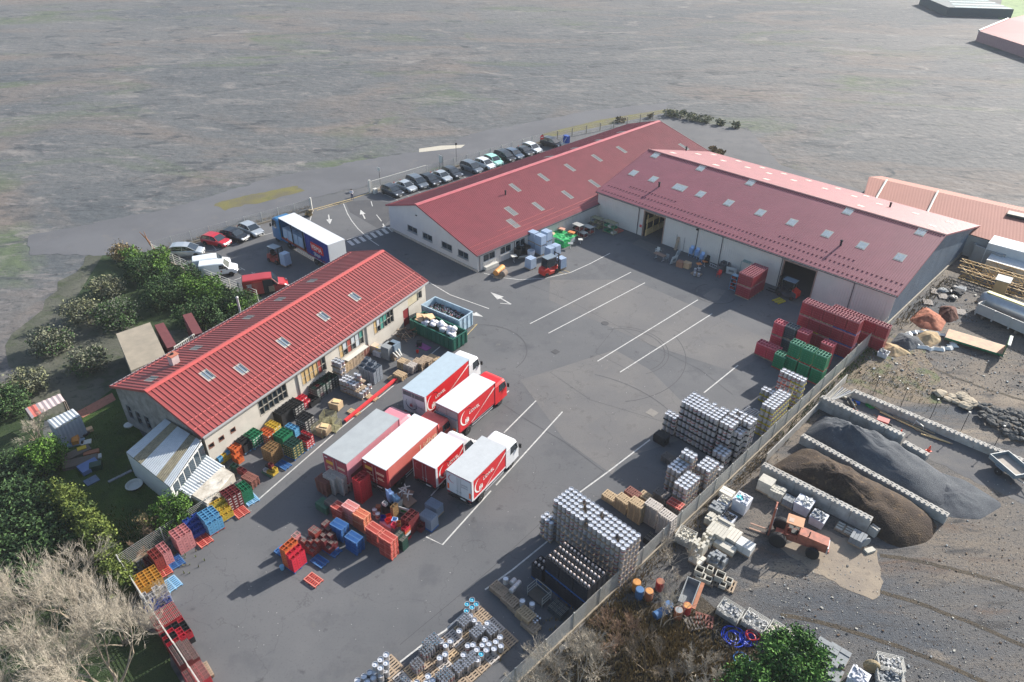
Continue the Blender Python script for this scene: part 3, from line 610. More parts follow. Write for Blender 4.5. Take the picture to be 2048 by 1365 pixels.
def make_car(name, label, pm, kind='hatch', L=4.15, Wd=1.76, group=None, roofglass=False):
    t = thing(name, label, 'car', group=group); P = CARP[kind]; hw = Wd / 2; mb = MB(); secs = []
    for x, h, w in P['body']:
        X = (x - .5) * L; w *= hw; lo = .22 if .04 < x < .96 else .32
        secs.append([(X, -w * .93, lo), (X, -w, lo + .2), (X, -w, h - .12), (X, -w * .93, h), (X, w * .93, h), (X, w, h - .12), (X, w, lo + .2), (X, w * .93, lo)])
    loft(mb, secs); b = mb.build('body', pm, t)
    # wheel arches as dark discs, cabin glass, roof panel, pillars
    g = MB(); secs = []
    base = P['cab'][0][1] - .04
    for x, h, w in P['cab']:
        X = (x - .5) * L; wr = w * hw; wb = hw * .95
        secs.append([(X, -wb, base), (X, -wr - (0 if h > base + .1 else .0), max(h, base + .02)), (X, wr, max(h, base + .02)), (X, wb, base)])
    loft(g, secs); g.build('windows', cglass, t)
    r = MB(); cab = P['cab']; tops = [((x - .5) * L, h + .012, w * hw) for x, h, w in cab[1:-1]]
    pts = [(X, -w - .01, h) for X, h, w in tops] + [(X, w + .01, h) for X, h, w in tops]; n = len(tops)
    r.add(pts, [(i, i + 1, n + i + 1, n + i) for i in range(n - 1)])
    pts2 = [(X, y * 1.01, h - .05) for X, y, h in pts]
    r.add(pts + pts2, [(i, i + 1, 2 * n + i + 1, 2 * n + i) for i in range(n - 1)] + [(n + i, n + i + 1, 3 * n + i + 1, 3 * n + i) for i in range(n - 1)])
    for s in (-1, 1):
        for i0, i1 in ((0, 1), (len(cab) - 1, len(cab) - 2)):
            x0, h0, w0 = cab[i0]; x1, h1, w1 = cab[i1]
            r.tube(((x0 - .5) * L, s * hw * .93, base + .04), ((x1 - .5) * L, s * w1 * hw, h1), .035, 4)
        xm = .42; r.tube(((xm - .5) * L, s * hw * .955, base), ((xm - .5) * L, s * hw * .785, P['cab'][3][1]), .03, 4)
    if roofglass: r.m = [0] * len(r.m)
    r.build('roof', pm, t)
    wr_ = .31
    for x in (.19, .81):
        for s in (-1, 1):
            MB().lathe([(wr_ + .05, -.01), (wr_ + .05, .01)], n=14, axis='y').build('wheel_arch', blk, t, ((x - .5) * L, s * (hw - .005), wr_ + .01)); wheel(t, (x - .5) * L, s * (hw - .08), wr_, .2, s)
    for s in (-1, 1):
        MB().box((L * .462, s * hw * .68, .66), (.2, .32, .13), rz=-s * .35).build('headlight', lampm, t)
        MB().box((-L * .492, s * hw * .76, .84), (.1, .24, .26)).build('tail_light', tailm, t)
        MB().box((L * .2, s * (hw + .07), .98), (.1, .16, .11)).build('mirror', pm, t)
    MB().box((L * .495, 0, .42), (.06, .95, .14)).build('grille', blk, t); MB().box((L * .502, 0, .36), (.05, .5, .1)).build('number_plate', plate, t)
    return t
def put(t, px0, px1, h=.5):
    a, b = G(*px0, h), G(*px1, h); c = (a + b) / 2; t.location = (c.x, c.y, 0); t.rotation_euler = (0, 0, R(angle(a, b))); return t
P_ = dict(dg=paintm('dark_grey_car_paint', (58, 62, 68), .3), si=paintm('silver_car_paint', (168, 174, 178), .4), bl=paintm('black_car_paint', (26, 28, 32)), gr=paintm('mid_grey_car_paint', (100, 108, 116), .3),
          wh=paintm('white_car_paint', (205, 210, 212)), mi=paintm('mint_green_car_paint', (150, 206, 190)), bg=paintm('blue_grey_car_paint', (82, 96, 112), .3), rd=paintm('red_car_paint', (168, 24, 36)))
ROW = [((767, 376), (803, 391), 'dg', 'hatch', 'dark grey hatchback nearest the sliding gate'), ((793, 367), (830, 381), 'si', 'sedan', 'silver saloon second from the sliding gate'),
       ((816.7, 358), (853, 375), 'gr', 'mpv', 'grey estate car third from the sliding gate'), ((841, 354), (879, 369.5), 'bl', 'hatch', 'black hatchback fourth from the sliding gate'),
       ((866.5, 347), (900, 361), 'si', 'sedan', 'silver white saloon fifth from the sliding gate'), ((887, 340), (922, 354), 'dg', 'hatch', 'dark hatchback sixth from the gate, left of the empty bay'),
       ((925, 330), (962, 343.5), 'gr', 'mpv', 'grey people carrier just right of the empty bay'), ((953, 323), (988, 336), 'wh', 'hatch', 'white hatchback between the grey and mint green cars'),
       ((972, 316), (1002, 329), 'mi', 'hatch', 'mint green car with glass roof in the row'), ((992, 308.5), (1028, 321.6), 'bl', 'mpv', 'black estate car just right of the mint green car'),
       ((1011, 304), (1044, 315.7), 'bg', 'hatch', 'blue grey hatchback second right of the mint green car'), ((1030, 298), (1065, 310), 'bl', 'sedan', 'black saloon left of the last white car'),
       ((1048, 292), (1081, 304), 'wh', 'hatch', 'white hatchback at the far end beside the red sign'), ((1087, 283.5), (1120, 292), 'bl', 'mpv', 'black estate car beyond the red sign, last in the row')]
for a, b, c, k, lb in ROW:
    t = make_car('parked_car', lb, P_[c], k, 4.1 if k != 'mpv' else 4.35, group='cars parked beside the long shed'); put(t, a, b)
LEFT = [((343, 505), (406, 503), 'si', 'mpv', 'silver hatchback parked in the corner by the white van'), ((411, 478), (455, 487), 'rd', 'hatch', 'bright red hatchback by the boundary fence'),
        ((450, 468), (490, 477), 'bl', 'hatch', 'small black hatchback between red and silver cars'), ((483, 453), (522, 469), 'si', 'hatch', 'silver hatchback nearest the blue lorry cab')]
for a, b, c, k, lb in LEFT:
    t = make_car('parked_car', lb, P_[c], k, 4.2 if k == 'mpv' else 4.0, group='cars parked by the boundary fence'); put(t, a, b)
def make_van(name, label, pm, L=4.4, Wd=1.8, H=1.85, logo=None, opened=False, roofpm=None):
    t = thing(name, label, 'van'); hw = Wd / 2; sx = L
    prof = [(0, H - .12, .94), (.02, H, .98), (.5, H + .02, .98), (.66, H - .03, .97), (.79, H * .62, .98), (.93, H * .52, .95), (1, H * .38, .86)]
    mb = MB(); secs = []
    for x, h, w in prof:
        X = (x - .5) * L; w *= hw; belt = min(h - .05, H * .56)
        wt = w * (.9 if h > H * .8 else .95)
        secs.append([(X, -w * .95, .28), (X, -w, .5), (X, -w, belt), (X, -wt, h - .07), (X, -wt + .12, h), (X, wt - .12, h), (X, wt, h - .07), (X, w, belt), (X, w, .5), (X, w * .95, .28)])
    loft(mb, secs); mb.build('body', pm, t)
    x0, x1 = (.665 - .5) * L, (.79 - .5) * L
    g = MB(); z0, z1 = H - .06, H * .62 + .02
    g.poly([(x0 + .02, -hw * .82, z0 + .02), (x0 + .02, hw * .82, z0 + .02), (x1 + .01, hw * .88, z1 + .02), (x1 + .01, -hw * .88, z1 + .02)]).build('windscreen', cglass, t)
    for s in (-1, 1):
        g = MB(); y = s * (hw * .985 + .012); y2 = s * (hw * .93 + .012)
        g.poly([((.53 - .5) * L, y, H * .6), ((.76 - .5) * L, y, H * .6), ((.665 - .5) * L, y2, H * .88), ((.54 - .5) * L, y2, H * .88)]); g.build('side_window', cglass, t)
        MB().box(((.74 - .5) * L, s * (hw + .1), H * .62), (.12, .2, .22)).build('mirror', blk, t)
        MB().box((L * .465, s * hw * .72, H * .42), (.16, .3, .16), rz=-s * .4).build('headlight', lampm, t)
        MB().box((-L * .5, s * hw * .88, H * .5), (.05, .12, .4)).build('tail_light', tailm, t)
        for x in (.18, .82): wheel(t, (x - .5) * L, s * (hw - .08), .32, .2, s)
        MB().bx(-L * .46, L * .42, s * (hw - .01), s * (hw + .025), .3, .42).build('sill_trim', blk, t)
    MB().box((L * .497, 0, .42), (.08, hw * 1.7, .26)).build('bumper', blk, t)
    MB().box((L * .515, 0, .4), (.05, .5, .1)).build('number_plate', plate, t)
    if opened:
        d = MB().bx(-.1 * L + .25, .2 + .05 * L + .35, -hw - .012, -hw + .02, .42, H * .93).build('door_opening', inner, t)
        MB().bx(.3, .95, -hw - .03, -hw - .014, .5, H * .55).build('cargo', woodo, d)
        MB().bx(-L * .1 - 1.0, -L * .1 + .2, -hw - .08, -hw - .03, .42, H * .9).build('sliding_door', pm, t)
    return t
redvan = paintm('red_van_paint', (158, 42, 42)); whv = P_['wh']
def lettering(parent, body, size, loc, rot, m, name='lettering', sc=None):
    me = text_mesh(body, size, .004); me.materials.append(m); o = bpy.data.objects.new(name, me); COL.objects.link(o); o.parent = parent; o.location = loc; o.rotation_euler = rot
    if sc: o.scale = sc
    return o
whitelet = mat('white_lettering', (214, 214, 210), .6, var=0)
v1 = put(make_van('delivery_van', 'white compact delivery van parked furthest from the red van', whv), (398, 531), (450, 523), .8)
v2 = put(make_van('delivery_van', 'white compact delivery van with a small red logo, nearest the red van', whv), (412, 541), (463, 535), .8)
MB().lathe([(.11, -.01), (.11, .01)], n=12, axis='y').build('door_logo', mat('small_red_logo', (170, 70, 90), .6, var=0), v2, (.35, -.92, .82))
v3 = put(make_van('delivery_van', 'large red van with its side door open beside the red roofed shed', redvan, 5.1, 2.0, 2.25, opened=True), (497, 576), (566, 566), .9)
for k in range(3): MB().box((-1.75, -1.03, 1.75 - k * .16), (.72 - .12 * (k == 1), .012, .07)).build('painted_caption', whitelet, v3)
# ------------------------------------------------------------------ lorries
lred = mat('lorry_red', (186, 34, 40), .35, var=.05, scale=.6, spec=.5); lpink = mat('faded_lorry_red', (184, 98, 88), .45, var=.1, scale=.6); lpink2 = mat('faded_pink_lorry', (186, 124, 134), .5, var=.1, scale=.6)
ldark = mat('lorry_dark_red', (128, 34, 42), .5, var=.08); lwhite = mat('lorry_white', (196, 198, 200), .4, var=.03, scale=.5); tarp = mat('grey_white_tarp', (150, 155, 156), .6, var=.09, scale=.9)
alu = mat('aluminium_trim', (170, 172, 176), .4, var=.05, metal=.3); creamlet = mat('faded_cream_lettering', (210, 190, 160), .6, var=0); yel = mat('yellow_logo', (196, 150, 60), .6, var=0)
def arc(mb, cx, cz, r, t0, t1, w0, w1, y, n=18, mi=0):
    a = []; b = []
    for i in range(n + 1):
        t = t0 + (t1 - t0) * i / n; w = (w0 + (w1 - w0) * math.sin(math.pi * i / n)) / 2
        a.append((cx + (r + w) * math.cos(t), y, cz + (r + w) * math.sin(t))); b.append((cx + (r - w) * math.cos(t), y, cz + (r - w) * math.sin(t)))
    mb.add(a + b, [(i, i + 1, n + 2 + i, n + 1 + i) for i in range(n)], mi)
def people(mb, cx, cz, s, y, mi=0):
    for k, dx in enumerate((-.28, 0, .28)):
        h = s * (.7 if k != 1 else .85)
        mb.add([(cx + dx * s - .09 * s, y, cz), (cx + dx * s + .09 * s, y, cz), (cx + dx * s + .13 * s, y, cz + h * .7), (cx + dx * s - .13 * s, y, cz + h * .7)], [(0, 1, 2, 3)], mi)
        mb.add([(cx + dx * s + .1 * s * math.cos(q), y, cz + h * .88 + .1 * s * math.sin(q)) for q in [i * math.pi / 4 for i in range(8)]], [tuple(range(8))], mi)
def cab(parent, x, W, H, pm, L=1.95, wm=None, dark=None, round_=.25):
    """tilt cab, rear face at x, forward +x, centred on y=W/2"""
    c = W / 2; hw = W / 2 - .06; mb = MB(); secs = []
    for f, top, w in ((0, H, 1), (.62, H + .02, 1), (.8, H - .1, .98), (.97, H * .62, .97), (1, H * .5, .94), (1, .5, .92)):
        X = x + L * f; w = hw * w
        secs.append([(X, c - w, .5 if f < 1 or top > .6 else .5), (X, c - w, max(.52, top - .2)), (X, c - w * .84, max(.54, top)), (X, c + w * .84, max(.54, top)), (X, c + w, max(.52, top - .2)), (X, c + w, .5)])
    loft(mb, secs); o = mb.build('cab', pm, parent)
    z1, z0 = H - .16, H * .6
    MB().poly([(x + L * .815, c - hw * .82, z1), (x + L * .815, c + hw * .82, z1), (x + L * .985, c + hw * .9, z0), (x + L * .985, c - hw * .9, z0)]).build('windscreen', cglass, o, (.012, 0, .01))
    for s in (-1, 1):
        y = c + s * (hw + .008)
        MB().poly([(x + L * .3, y, z0), (x + L * .9, y - s * .02, z0), (x + L * .76, y, z1 - .06), (x + L * .3, y, z1 - .06)]).build('side_window', cglass, o)
        MB().box((x + L * .94, c + s * (hw + .17), z0 + .22), (.1, .2, .42)).build('mirror', blk, o)
        MB().box((x + L * 1.0, c + s * hw * .72, .72), (.06, .34, .2)).build('headlight', lampm, o)
    MB().box((x + L, c, .52), (.12, W - .3, .3)).build('bumper', dark or pm, o); MB().box((x + L * 1.0, c, 1.0), (.04, W * .55, .34)).build('grille', blk, o)
    MB().box((x + L * 1.04, c, .5), (.03, .5, .11)).build('number_plate', plate, o)
    return o
def lorry(label, loc, th, L, H, h0, box_m, roof_m, rear_m, cab_m, W=2.4, cabH=2.5, cabL=1.95, logo=True, rear='plain', edge=None, van=False, logm=None):
    t = thing('delivery_lorry', label, 'lorry', (loc[0], loc[1], 0), th, 'delivery lorries parked in the yard')
    MB().bx(0, L, .0, W, h0, H - .07).build('cargo_box', box_m, t)
    MB().bx(-.02, L + .02, -.02, W + .02, H - .068, H).build('box_roof', roof_m, t)
    e = edge or alu
    for y in (-.03, W - .02):
        MB().bx(-.03, .2, y, y + .05, h0, H - .07).build('corner_post', e, t); MB().bx(L - .08, L + .03, y, y + .05, h0, H - .07).build('corner_post', e, t)
        MB().bx(.2, L - .08, y + .005, y + .045, h0 - .06, h0 + .05).build('lower_rail', e, t)
    MB().bx(.1, L + .1, W * .3, W * .7, h0 - .32, h0 - .002).build('chassis', chass, t)
    for y, s in ((.06, -1), (W - .06, 1)):
        for dy in (.16, .42): pass
        wheel(t, L * .2 + .2, y + (-s) * .15, .42, .5, s)
        wheel(t, L + cabL * .45, y + (-s) * .15, .42, .28, s)
        MB().bx(L * .2 + .9, L - .3, y - .02, y + .02, .45, .53).bx(L * .2 + .9, L - .3, y - .02, y + .02, .72, .8).build('side_guard', alu, t)
    MB().bx(-.05, .02, .1, W - .1, .45, .6).build('rear_bumper', chass, t)
    # rear doors
    d = MB().bx(-.045, -.002, .06, W / 2 - .015, h0 + .03, H - .14).build('rear_door', rear_m, t)
    d2 = MB().bx(-.045, -.002, W / 2 + .015, W - .06, h0 + .03, H - .14).build('rear_door', rear_m, t)
    for y in (W / 2 - .16, W / 2 + .16):
        MB().tube((-.07, y, h0 + .1), (-.07, y, H - .2), .018, 5).box((-.08, y, h0 + .45), (.03, .2, .04)).build('door_bar', alu, d)
    if rear == 'lights':
        for y in (.16, W - .16): MB().box((-.055, y, h0 + .55), (.02, .18, .55)).build('hazard_panel', amber, t)
    for y in (.2, W - .2): MB().box((-.06, y, h0 - .04), (.04, .3, .1)).build('tail_light', tailm, t)
    MB().box((-.06, W * .35, h0 - .2), (.02, .5, .11)).build('number_plate', plate, t)
    if logo:
        m = logm or whitelet; k = MB(); r = (H - h0) * .34; cz = h0 + (H - h0) * .5; cx = 1.15
        arc(k, cx, cz, r, R(105), R(285), .02, .16, -.012); people(k, cx + .05, cz - r * .85, r * .85, -.012)
        k.add([(cx + .6, -.012, h0 + .1), (cx + .8, -.012, h0 + .1), (L - .1, -.012, H - .45), (L - .1, -.012, H - .62)], [(0, 1, 2, 3)])
        k.build('side_logo', m, t)
        k = MB(); arc(k, cx, cz, r * 1.05, R(20), R(110), .01, .05, -.014); k.build('logo_arc', blk, t)
        lettering(t, 'LIDIVEL', .46, (cx + .35, -.012, cz + .02), (R(90), 0, 0), m)
        k = MB(); arc(k, cx, cz, r, R(105), R(285), .02, .16, W + .012); people(k, cx, cz - r * .85, r * .85, W + .012); k.build('side_logo', m, t)
        if rear in ('lights', 'plain'):
            k = MB(); q = r * .55
            arc2 = MB(); arc(arc2, 0, 0, q, R(75), R(-105) , .02, .1, 0)
            v = [(-.052, W * .78 - x, h0 + (H - h0) * .72 + z) for x, y, z in arc2.v]
            # mirrored so the ring opens to the right when read from behind
            v = [(-.052, W * .74 + (p[1] - (W * .74)) * 1, p[2]) for p in [(-.052, W * .74 + x, h0 + (H - h0) * .7 + z) for x, y, z in arc2.v]]
            MB().add(v, arc2.f).build('door_logo', mat('faded_logo_red', (172, 90, 96), .6, var=0) if rear == 'lights' else mat('faint_door_logo', (150, 84, 88), .6, var=0), t)
    if van:
        c = W / 2; mb = MB(); secs = []
        for f, h, w in ((0, 2.35, .92), (.3, 2.45, .92), (.5, 2.2, .92), (.72, 1.35, .95), (.95, 1.1, .9), (1.02, .8, .82)):
            X = L + .08 + f * 2.3; ww = W / 2 * w
            secs.append([(X, c - ww, .35), (X, c - ww, max(.5, min(h - .1, 1.3))), (X, c - ww * .86, h), (X, c + ww * .86, h), (X, c + ww, max(.5, min(h - .1, 1.3))), (X, c + ww, .35)])
        loft(mb, secs); cb = mb.build('cab', cab_m, t); x0 = L + .08
        MB().poly([(x0 + 2.3 * .5, c - .86, 2.18), (x0 + 2.3 * .5, c + .86, 2.18), (x0 + 2.3 * .71, c + .98, 1.4), (x0 + 2.3 * .71, c - .98, 1.4)]).build('windscreen', cglass, cb, (.03, 0, .03))
        for s in (-1, 1):
            y = c + s * (W / 2 * .93 + .02)
            MB().poly([(x0 + .35, y, 1.32), (x0 + 1.55, y, 1.32), (x0 + 1.15, y - s * .1, 2.1), (x0 + .35, y - s * .1, 2.15)]).build('side_window', cglass, cb)
            MB().box((x0 + 1.5, y + s * .14, 1.5), (.12, .2, .3)).build('mirror', blk, cb)
            MB().box((x0 + 2.25, c + s * .8, .95), (.14, .34, .16)).build('headlight', lampm, cb)
        MB().box((x0 + 2.33, c, .55), (.1, W * .8, .3)).build('bumper', blk, cb)
    else:
        cab(t, L + .12, W, cabH, cab_m, cabL)
        if cabH > 2.6: pass
    return t
T0 = lorry('white cabbed lorry with red sides and white rear doors, nearest the big corner line', (-2.998, 39.072), 57.0, 4.84, 3.08, .95, lred, mat('off_white_roof', (172, 175, 176), .5, var=.06), lwhite, lwhite, 2.45, 2.65, rear='lights', edge=lwhite)
T1 = lorry('long faded red lorry with bright white roof, between the pink and small lorries', (-9.775, 40.242), 58.05, 6.64, 3.13, 1.05, lpink, lwhite, ldark, mat('faded_red_cab', (196, 84, 76), .4, var=.08), 2.5, 2.55, logo=False, edge=ldark)
T2 = lorry('leftmost long lorry, faded pink sides and cab with grey tarpaulin roof', (-12.992, 40.819), 59.08, 6.57, 3.2, 1.05, lpink2, tarp, mat('faded_rear_pink', (150, 66, 76), .5, var=.08), lpink2, 2.5, 2.5, logo=False, edge=lpink2)
T3 = lorry('red cabbed lorry with white roof and grey tail lift, right of the largest lorry', (-4.602, 47.163), 55.41, 5.43, 3.3, .95, lred, lwhite, mat('grey_tail_lift', (140, 140, 142), .5, var=.1), mat('red_cab_paint', (190, 34, 38), .35, var=.05), 2.5, 2.7, edge=mat('dark_red_edge', (140, 30, 44), .5, var=0), logo=True)
rr, fr_ = G(849, 794.7, 3.45), G(938, 719, 3.45)
T4 = lorry('largest white cabbed lorry with pale grey roof and logo covered rear, nearest the shed', (rr.x, rr.y), angle(rr, fr_), (fr_ - rr).length, 3.45, 1.0, lred, mat('pale_blue_grey_roof', (156, 170, 178), .5, var=.06), lwhite, lwhite, 2.5, 2.8, edge=lwhite, rear='lift')
rr, fr_ = G(871, 937.6, 2.85), G(927, 884, 2.85)
T5 = lorry('small van-based lorry with dark red rear, squeezed between the two bigger lorries', (rr.x, rr.y), angle(rr, fr_), (fr_ - rr).length, 2.85, .8, lred, lwhite, ldark, lwhite, 2.3, van=True, edge=lwhite)
# rear dressings
for T, W_ in ((T4, 2.5),):
    MB().bx(-.052, -.046, .06, W_ - .06, 2.85, 3.3).build('torn_panel', mat('dark_grey_panel', (92, 92, 96), .7, var=.2), T)
    k = MB(); arc2 = MB(); arc(arc2, 0, 0, .62, R(20), R(-220), .02, .1, 0); v = [(-.056, W_ * .62 - x, 2.05 + z) for x, y, z in arc2.v]; k.add(v, arc2.f); k.build('rear_logo', mat('dark_logo', (60, 46, 62), .6, var=0), T)
    k = MB(); p2 = MB(); people(p2, 0, 0, .5, 0); k.add([(-.058, W_ * .62 - x, 1.7 + z) for x, y, z in p2.v], p2.f).build('rear_figures', mat('logo_red', (170, 40, 46), .6, var=0), T)
    lettering(T, 'LIDIVEL', .34, (-.056, W_ * .5, 1.85), (R(90), 0, R(-90)), mat('faded_grey_lettering', (120, 120, 136), .6, var=0))
for T, yy in ((T1, 0), (T2, 0)):
    W_ = 2.5
    for k, (y, z, w, h, m) in enumerate(((1.85, 2.45, .75, .34, yel), (1.9, 1.95, .45, .06, creamlet), (1.85, 1.8, .7, .07, creamlet), (.65, 2.4, .8, .07, creamlet), (.65, 2.27, .8, .07, creamlet), (.7, 1.85, .5, .06, creamlet), (.65, 1.72, .7, .06, creamlet), (2.2, 2.9, .3, .09, whitelet))):
        MB().box((-.05, y, z), (.012, w, h)).build('rear_caption', m, T)
    MB().bx(.3, 5.8, -.008, 0, 1.1, 1.75).build('lower_band', mat('dark_lower_band', (110, 48, 50), .6, var=.1), T)
    lettering(T, 'Lidivel', 1.0, (4.1, -.012, 1.85), (R(90), 0, 0), creamlet, 'side_lettering')
lettering(T0, 'LIDIVEL', .2, (-.06, 1.0, 2.25), (R(90), 0, R(-90)), mat('grey_lettering', (140, 140, 146), .6, var=0), 'door_lettering'); lettering(T0, 'BOISSONS', .14, (-.06, 1.0, 2.02), (R(90), 0, R(-90)), _M['grey_lettering'], 'door_lettering')
k = MB().bx(-.2, -.05, .05, 2.45, .95, 2.45); k.build('tail_lift', mat('tail_lift_plate', (128, 130, 134), .5, var=.1), T3)
for y in (.3, 2.2): MB().bx(-.24, -.2, y - .15, y + .15, 1.2, 1.5).build('lift_lamp', amber if y < 1 else lampm, T3)
# ------------------------------------------------------------------ articulated lorry with a blue cab, curtain half open
a_ = G(655.7, 491, 4.0); b_ = G(555.5, 436, 4.0); th = angle(a_, b_); L = (b_ - a_).length; W = 2.46
ta = thing('articulated_lorry', 'articulated lorry with blue cab, white roof and half open blue side curtain', 'lorry', (a_.x, a_.y, 0), th)
blue = paintm('blue_cab_paint', (22, 96, 142)); curtm = mat('royal_blue_curtain', (34, 52, 128), .5, var=.15, scale=1.2, spec=.5)
# local: x forward, camera side is +y -> box spans y in (-W, 0)
MB().bx(0, L, -W, 0, 3.93, 4.0).build('trailer_roof', lwhite, ta)
MB().bx(0, L, -W, 0, 1.05, 1.2).build('trailer_floor', mat('red_brown_floor_edge', (140, 50, 44), .7, var=.2), ta)
MB().bx(L - .08, L, -W, -.01, 1.21, 3.92).build('front_wall', blue, ta)
MB().bx(0, .08, -W + .01, -.01, 1.0, 3.92).build('rear_doors', lwhite, ta)
MB().bx(.09, L - .09, -W + .01, -W + .05, 1.21, 3.92).build('far_curtain', curtm, ta)
mb = MB(); n = 60; xa, xb = .09, L * .465; pa = []; pb = []
for i in range(n + 1):
    x = xa + (xb - xa) * i / n; y = -.03 + .05 * math.sin(i * 1.9) + .02 * math.sin(i * .7); pa.append((x, y, .95)); pb.append((x, y, 3.9))
mb.add(pa + pb, [(i, i + 1, n + 2 + i, n + 1 + i) for i in range(n)]); mb.build('side_curtain', curtm, ta)
for x in (.02, L * .5, L * .74, L - .12): MB().bx(x, x + .1, -.1, -.005, 1.2, 3.92).build('post', chass if x > 1 else lwhite, ta)
k = MB()
pts = [(1.3 + .18 * 0, .05, 2.05), (1.3, .05, 3.05), (1.5, .05, 3.2), (4.0, .05, 3.2), (4.15, .05, 3.0), (4.15, .05, 2.1), (3.95, .05, 2.0), (1.5, .05, 2.0)]
k.poly(pts).build('curtain_badge', mat('badge_red', (196, 44, 40), .6, var=0), ta)
lettering(ta, 'VBMA', .95, (4.1, .06, 2.25), (R(90), 0, R(180)), whitelet); lettering(ta, 'Sfiqui', .7, (3.6, .06, 1.4), (R(90), R(-4), R(180)), whitelet)
MB().bx(.6, L - 2, -W * .68, -W * .32, .75, 1.04).build('chassis', chass, ta)
for x in (1.2, 2.4, 3.6):
    for y, s in ((-.2, 1), (-W + .2, -1)): wheel(ta, x, y, .46, .36, s)
MB().bx(4.4, 8.2, -.12, -.04, .4, .5).bx(4.4, 8.2, -.12, -.04, .75, .85).build('side_guard', alu, ta)
MB().tube((.4, -.05, .95), (4.2, -.0, .95), .04, 6).build('mudguard_rail', alu, ta)
cb = cab(ta, L + .35, W, 3.45, blue, 2.1)
cb.location = (0, -W, 0)
for y, s in ((-.28, 1), (-W + .28, -1)): wheel(ta, L + 1.5, y, .48, .36, s); wheel(ta, L - 1.7, y, .48, .5, s)
MB().bx(L - 2.3, L + .3, -W + .2, -.2, .55, .95).build('tractor_chassis', blue, ta)
greyload = mat('wrapped_grey_load', (150, 166, 186), .35, var=.1, scale=3, spec=.6)
def load_box(label, loc, rz, d, parent=None, group=None, m=None, tilt=0):
    t = thing('wrapped_pallet', label, 'pallet load', loc, rz, group)
    x, y, z = d; mb = MB(); s = .04
    mb.hexa([(-x / 2, -y / 2, .14), (x / 2, -y / 2, .14), (x / 2, y / 2, .14), (-x / 2, y / 2, .14)], [(-x / 2 + s, -y / 2 + s, z), (x / 2 - s, -y / 2 + s, z), (x / 2 - s, y / 2 - s, z), (-x / 2 + s, y / 2 - s, z)])
    n = 3
    for k in range(1, n): mb.bx(-x / 2 + s, x / 2 - s, -y / 2 + y * k / n - .012, -y / 2 + y * k / n + .012, z, z + .012)
    mb.build('wrapped_load', m or greyload, t)
    mb = MB()
    for k in (-1, 0, 1): mb.bx(-x / 2, x / 2, k * (y / 2 - .06) - .05, k * (y / 2 - .06) + .05, 0, .14)
    mb.build('pallet', woodo, t); return t
TF = lambda x, y, z: Vector((a_.x, a_.y, 0)) + dirv(th) * x + dirv(th + 90) * y + Vector((0, 0, z))
for i, (x, w) in enumerate(((L - 1.0, 1.2), (L - 2.25, 1.2), (L - 3.5, 1.2), (L - 4.75, 1.2))):
    for j, y in enumerate((-.65, -1.8)):
        load_box(['wrapped grey load inside the lorry, %s from the cab, %s side' % (['first', 'second', 'third', 'fourth'][i], ['curtain', 'far'][j])][0], TF(x, y, 1.2), th, (1.18, 1.05, 1.5), group='grey loads inside the articulated lorry')
# ------------------------------------------------------------------ forklifts
forkred = mat('forklift_red', (190, 48, 36), .4, var=.06); oldred = mat('rusty_forklift_red', (140, 54, 44), .6, var=.15)
def forklift(label, px, ang, body, closed=False, scale=1.0, h=0, lift=.1):
    g = G(*px, h); t = thing('forklift', label, 'forklift', (g.x, g.y, 0), ang); s = scale
    mb = MB(); secs = []
    for x, z0, z1, w in ((-1.15, .3, .75, .42), (-1.0, .22, 1.0, .5), (-.5, .2, 1.05, .54), (-.2, .2, .62, .54), (.55, .2, .58, .54), (.85, .22, .95, .5), (.95, .3, 1.0, .42)):
        secs.append([(x * s, -w * s, z0 * s), (x * s, -w * s, z1 * s - .08), (x * s, -w * s + .08, z1 * s), (x * s, w * s - .08, z1 * s), (x * s, w * s, z1 * s - .08), (x * s, w * s, z0 * s)])
    loft(mb, secs); mb.build('body', body, t)
    mb = MB()
    for x, y in ((-.75, -.45), (-.75, .45), (.75, -.45), (.75, .45)): mb.tube((x * s, y * s, .9 * s), ((x * .8) * s, y * .92 * s, 2.05 * s), .035, 4)
    mb.box((0,0,2.04*s),(1.3*s,.9*s,.03)); mb.build('safety_cage', blk, t)
    MB().box((.02, 0, 2.09 * s), (1.4 * s, .96 * s, .07)).build('overhead_guard', mat('guard_grey', (110, 122, 132), .4, var=.1), t)
    if closed:
        mb = MB()
        for y in (-.44, .44): mb.box((0, y * s, 1.5 * s), (1.2 * s, .02, .95 * s))
        mb.box((-.68 * s, 0, 1.5 * s), (.02, .8 * s, .95 * s)); mb.build('cab_glass', cglass, t)
    k = MB().box((-.25 * s, 0, 1.0 * s), (.5 * s, .5 * s, .16)).box((-.5 * s, 0, 1.3 * s), (.12, .5 * s, .5)).build('seat', blk, t)
    mb = MB()
    for y in (-.33, .33): mb.box((1.12 * s, y * s, 1.2 * s), (.12, .1, 2.2 * s))
    for z in (.3, 1.2, 2.2): mb.box((1.12 * s, 0, z * s), (.08, .62 * s, .1))
    mb.build('mast', blk, t)
    mb = MB()
    for y in (-.28, .28): mb.box((1.8 * s, y * s, lift), (1.15 * s, .12, .045)).box((1.24 * s, y * s, lift + .25), (.05, .12, .5))
    mb.box((1.22 * s, 0, lift + .45), (.05, .9 * s, .5)); mb.build('forks', chass, t)
    for x, r in ((-.7, .26), (.72, .31)):
        for q in (-1, 1): wheel(t, x * s, q * .5 * s, r * s, .18, q, forkred)
    return t
f1 = forklift('red forklift with closed grey cab carrying a wrapped grey load', (1097, 548), 40, forkred, True, 1.15)
p = f1.location + dirv(40) * 2.15; load_box('wrapped grey load held on the forks of the red forklift', (p.x, p.y, .18), 40, (1.0, 1.0, 1.45))
f2 = forklift('old rusty red forklift loading the articulated lorry', (553, 524), -8, oldred, False, 1.05)
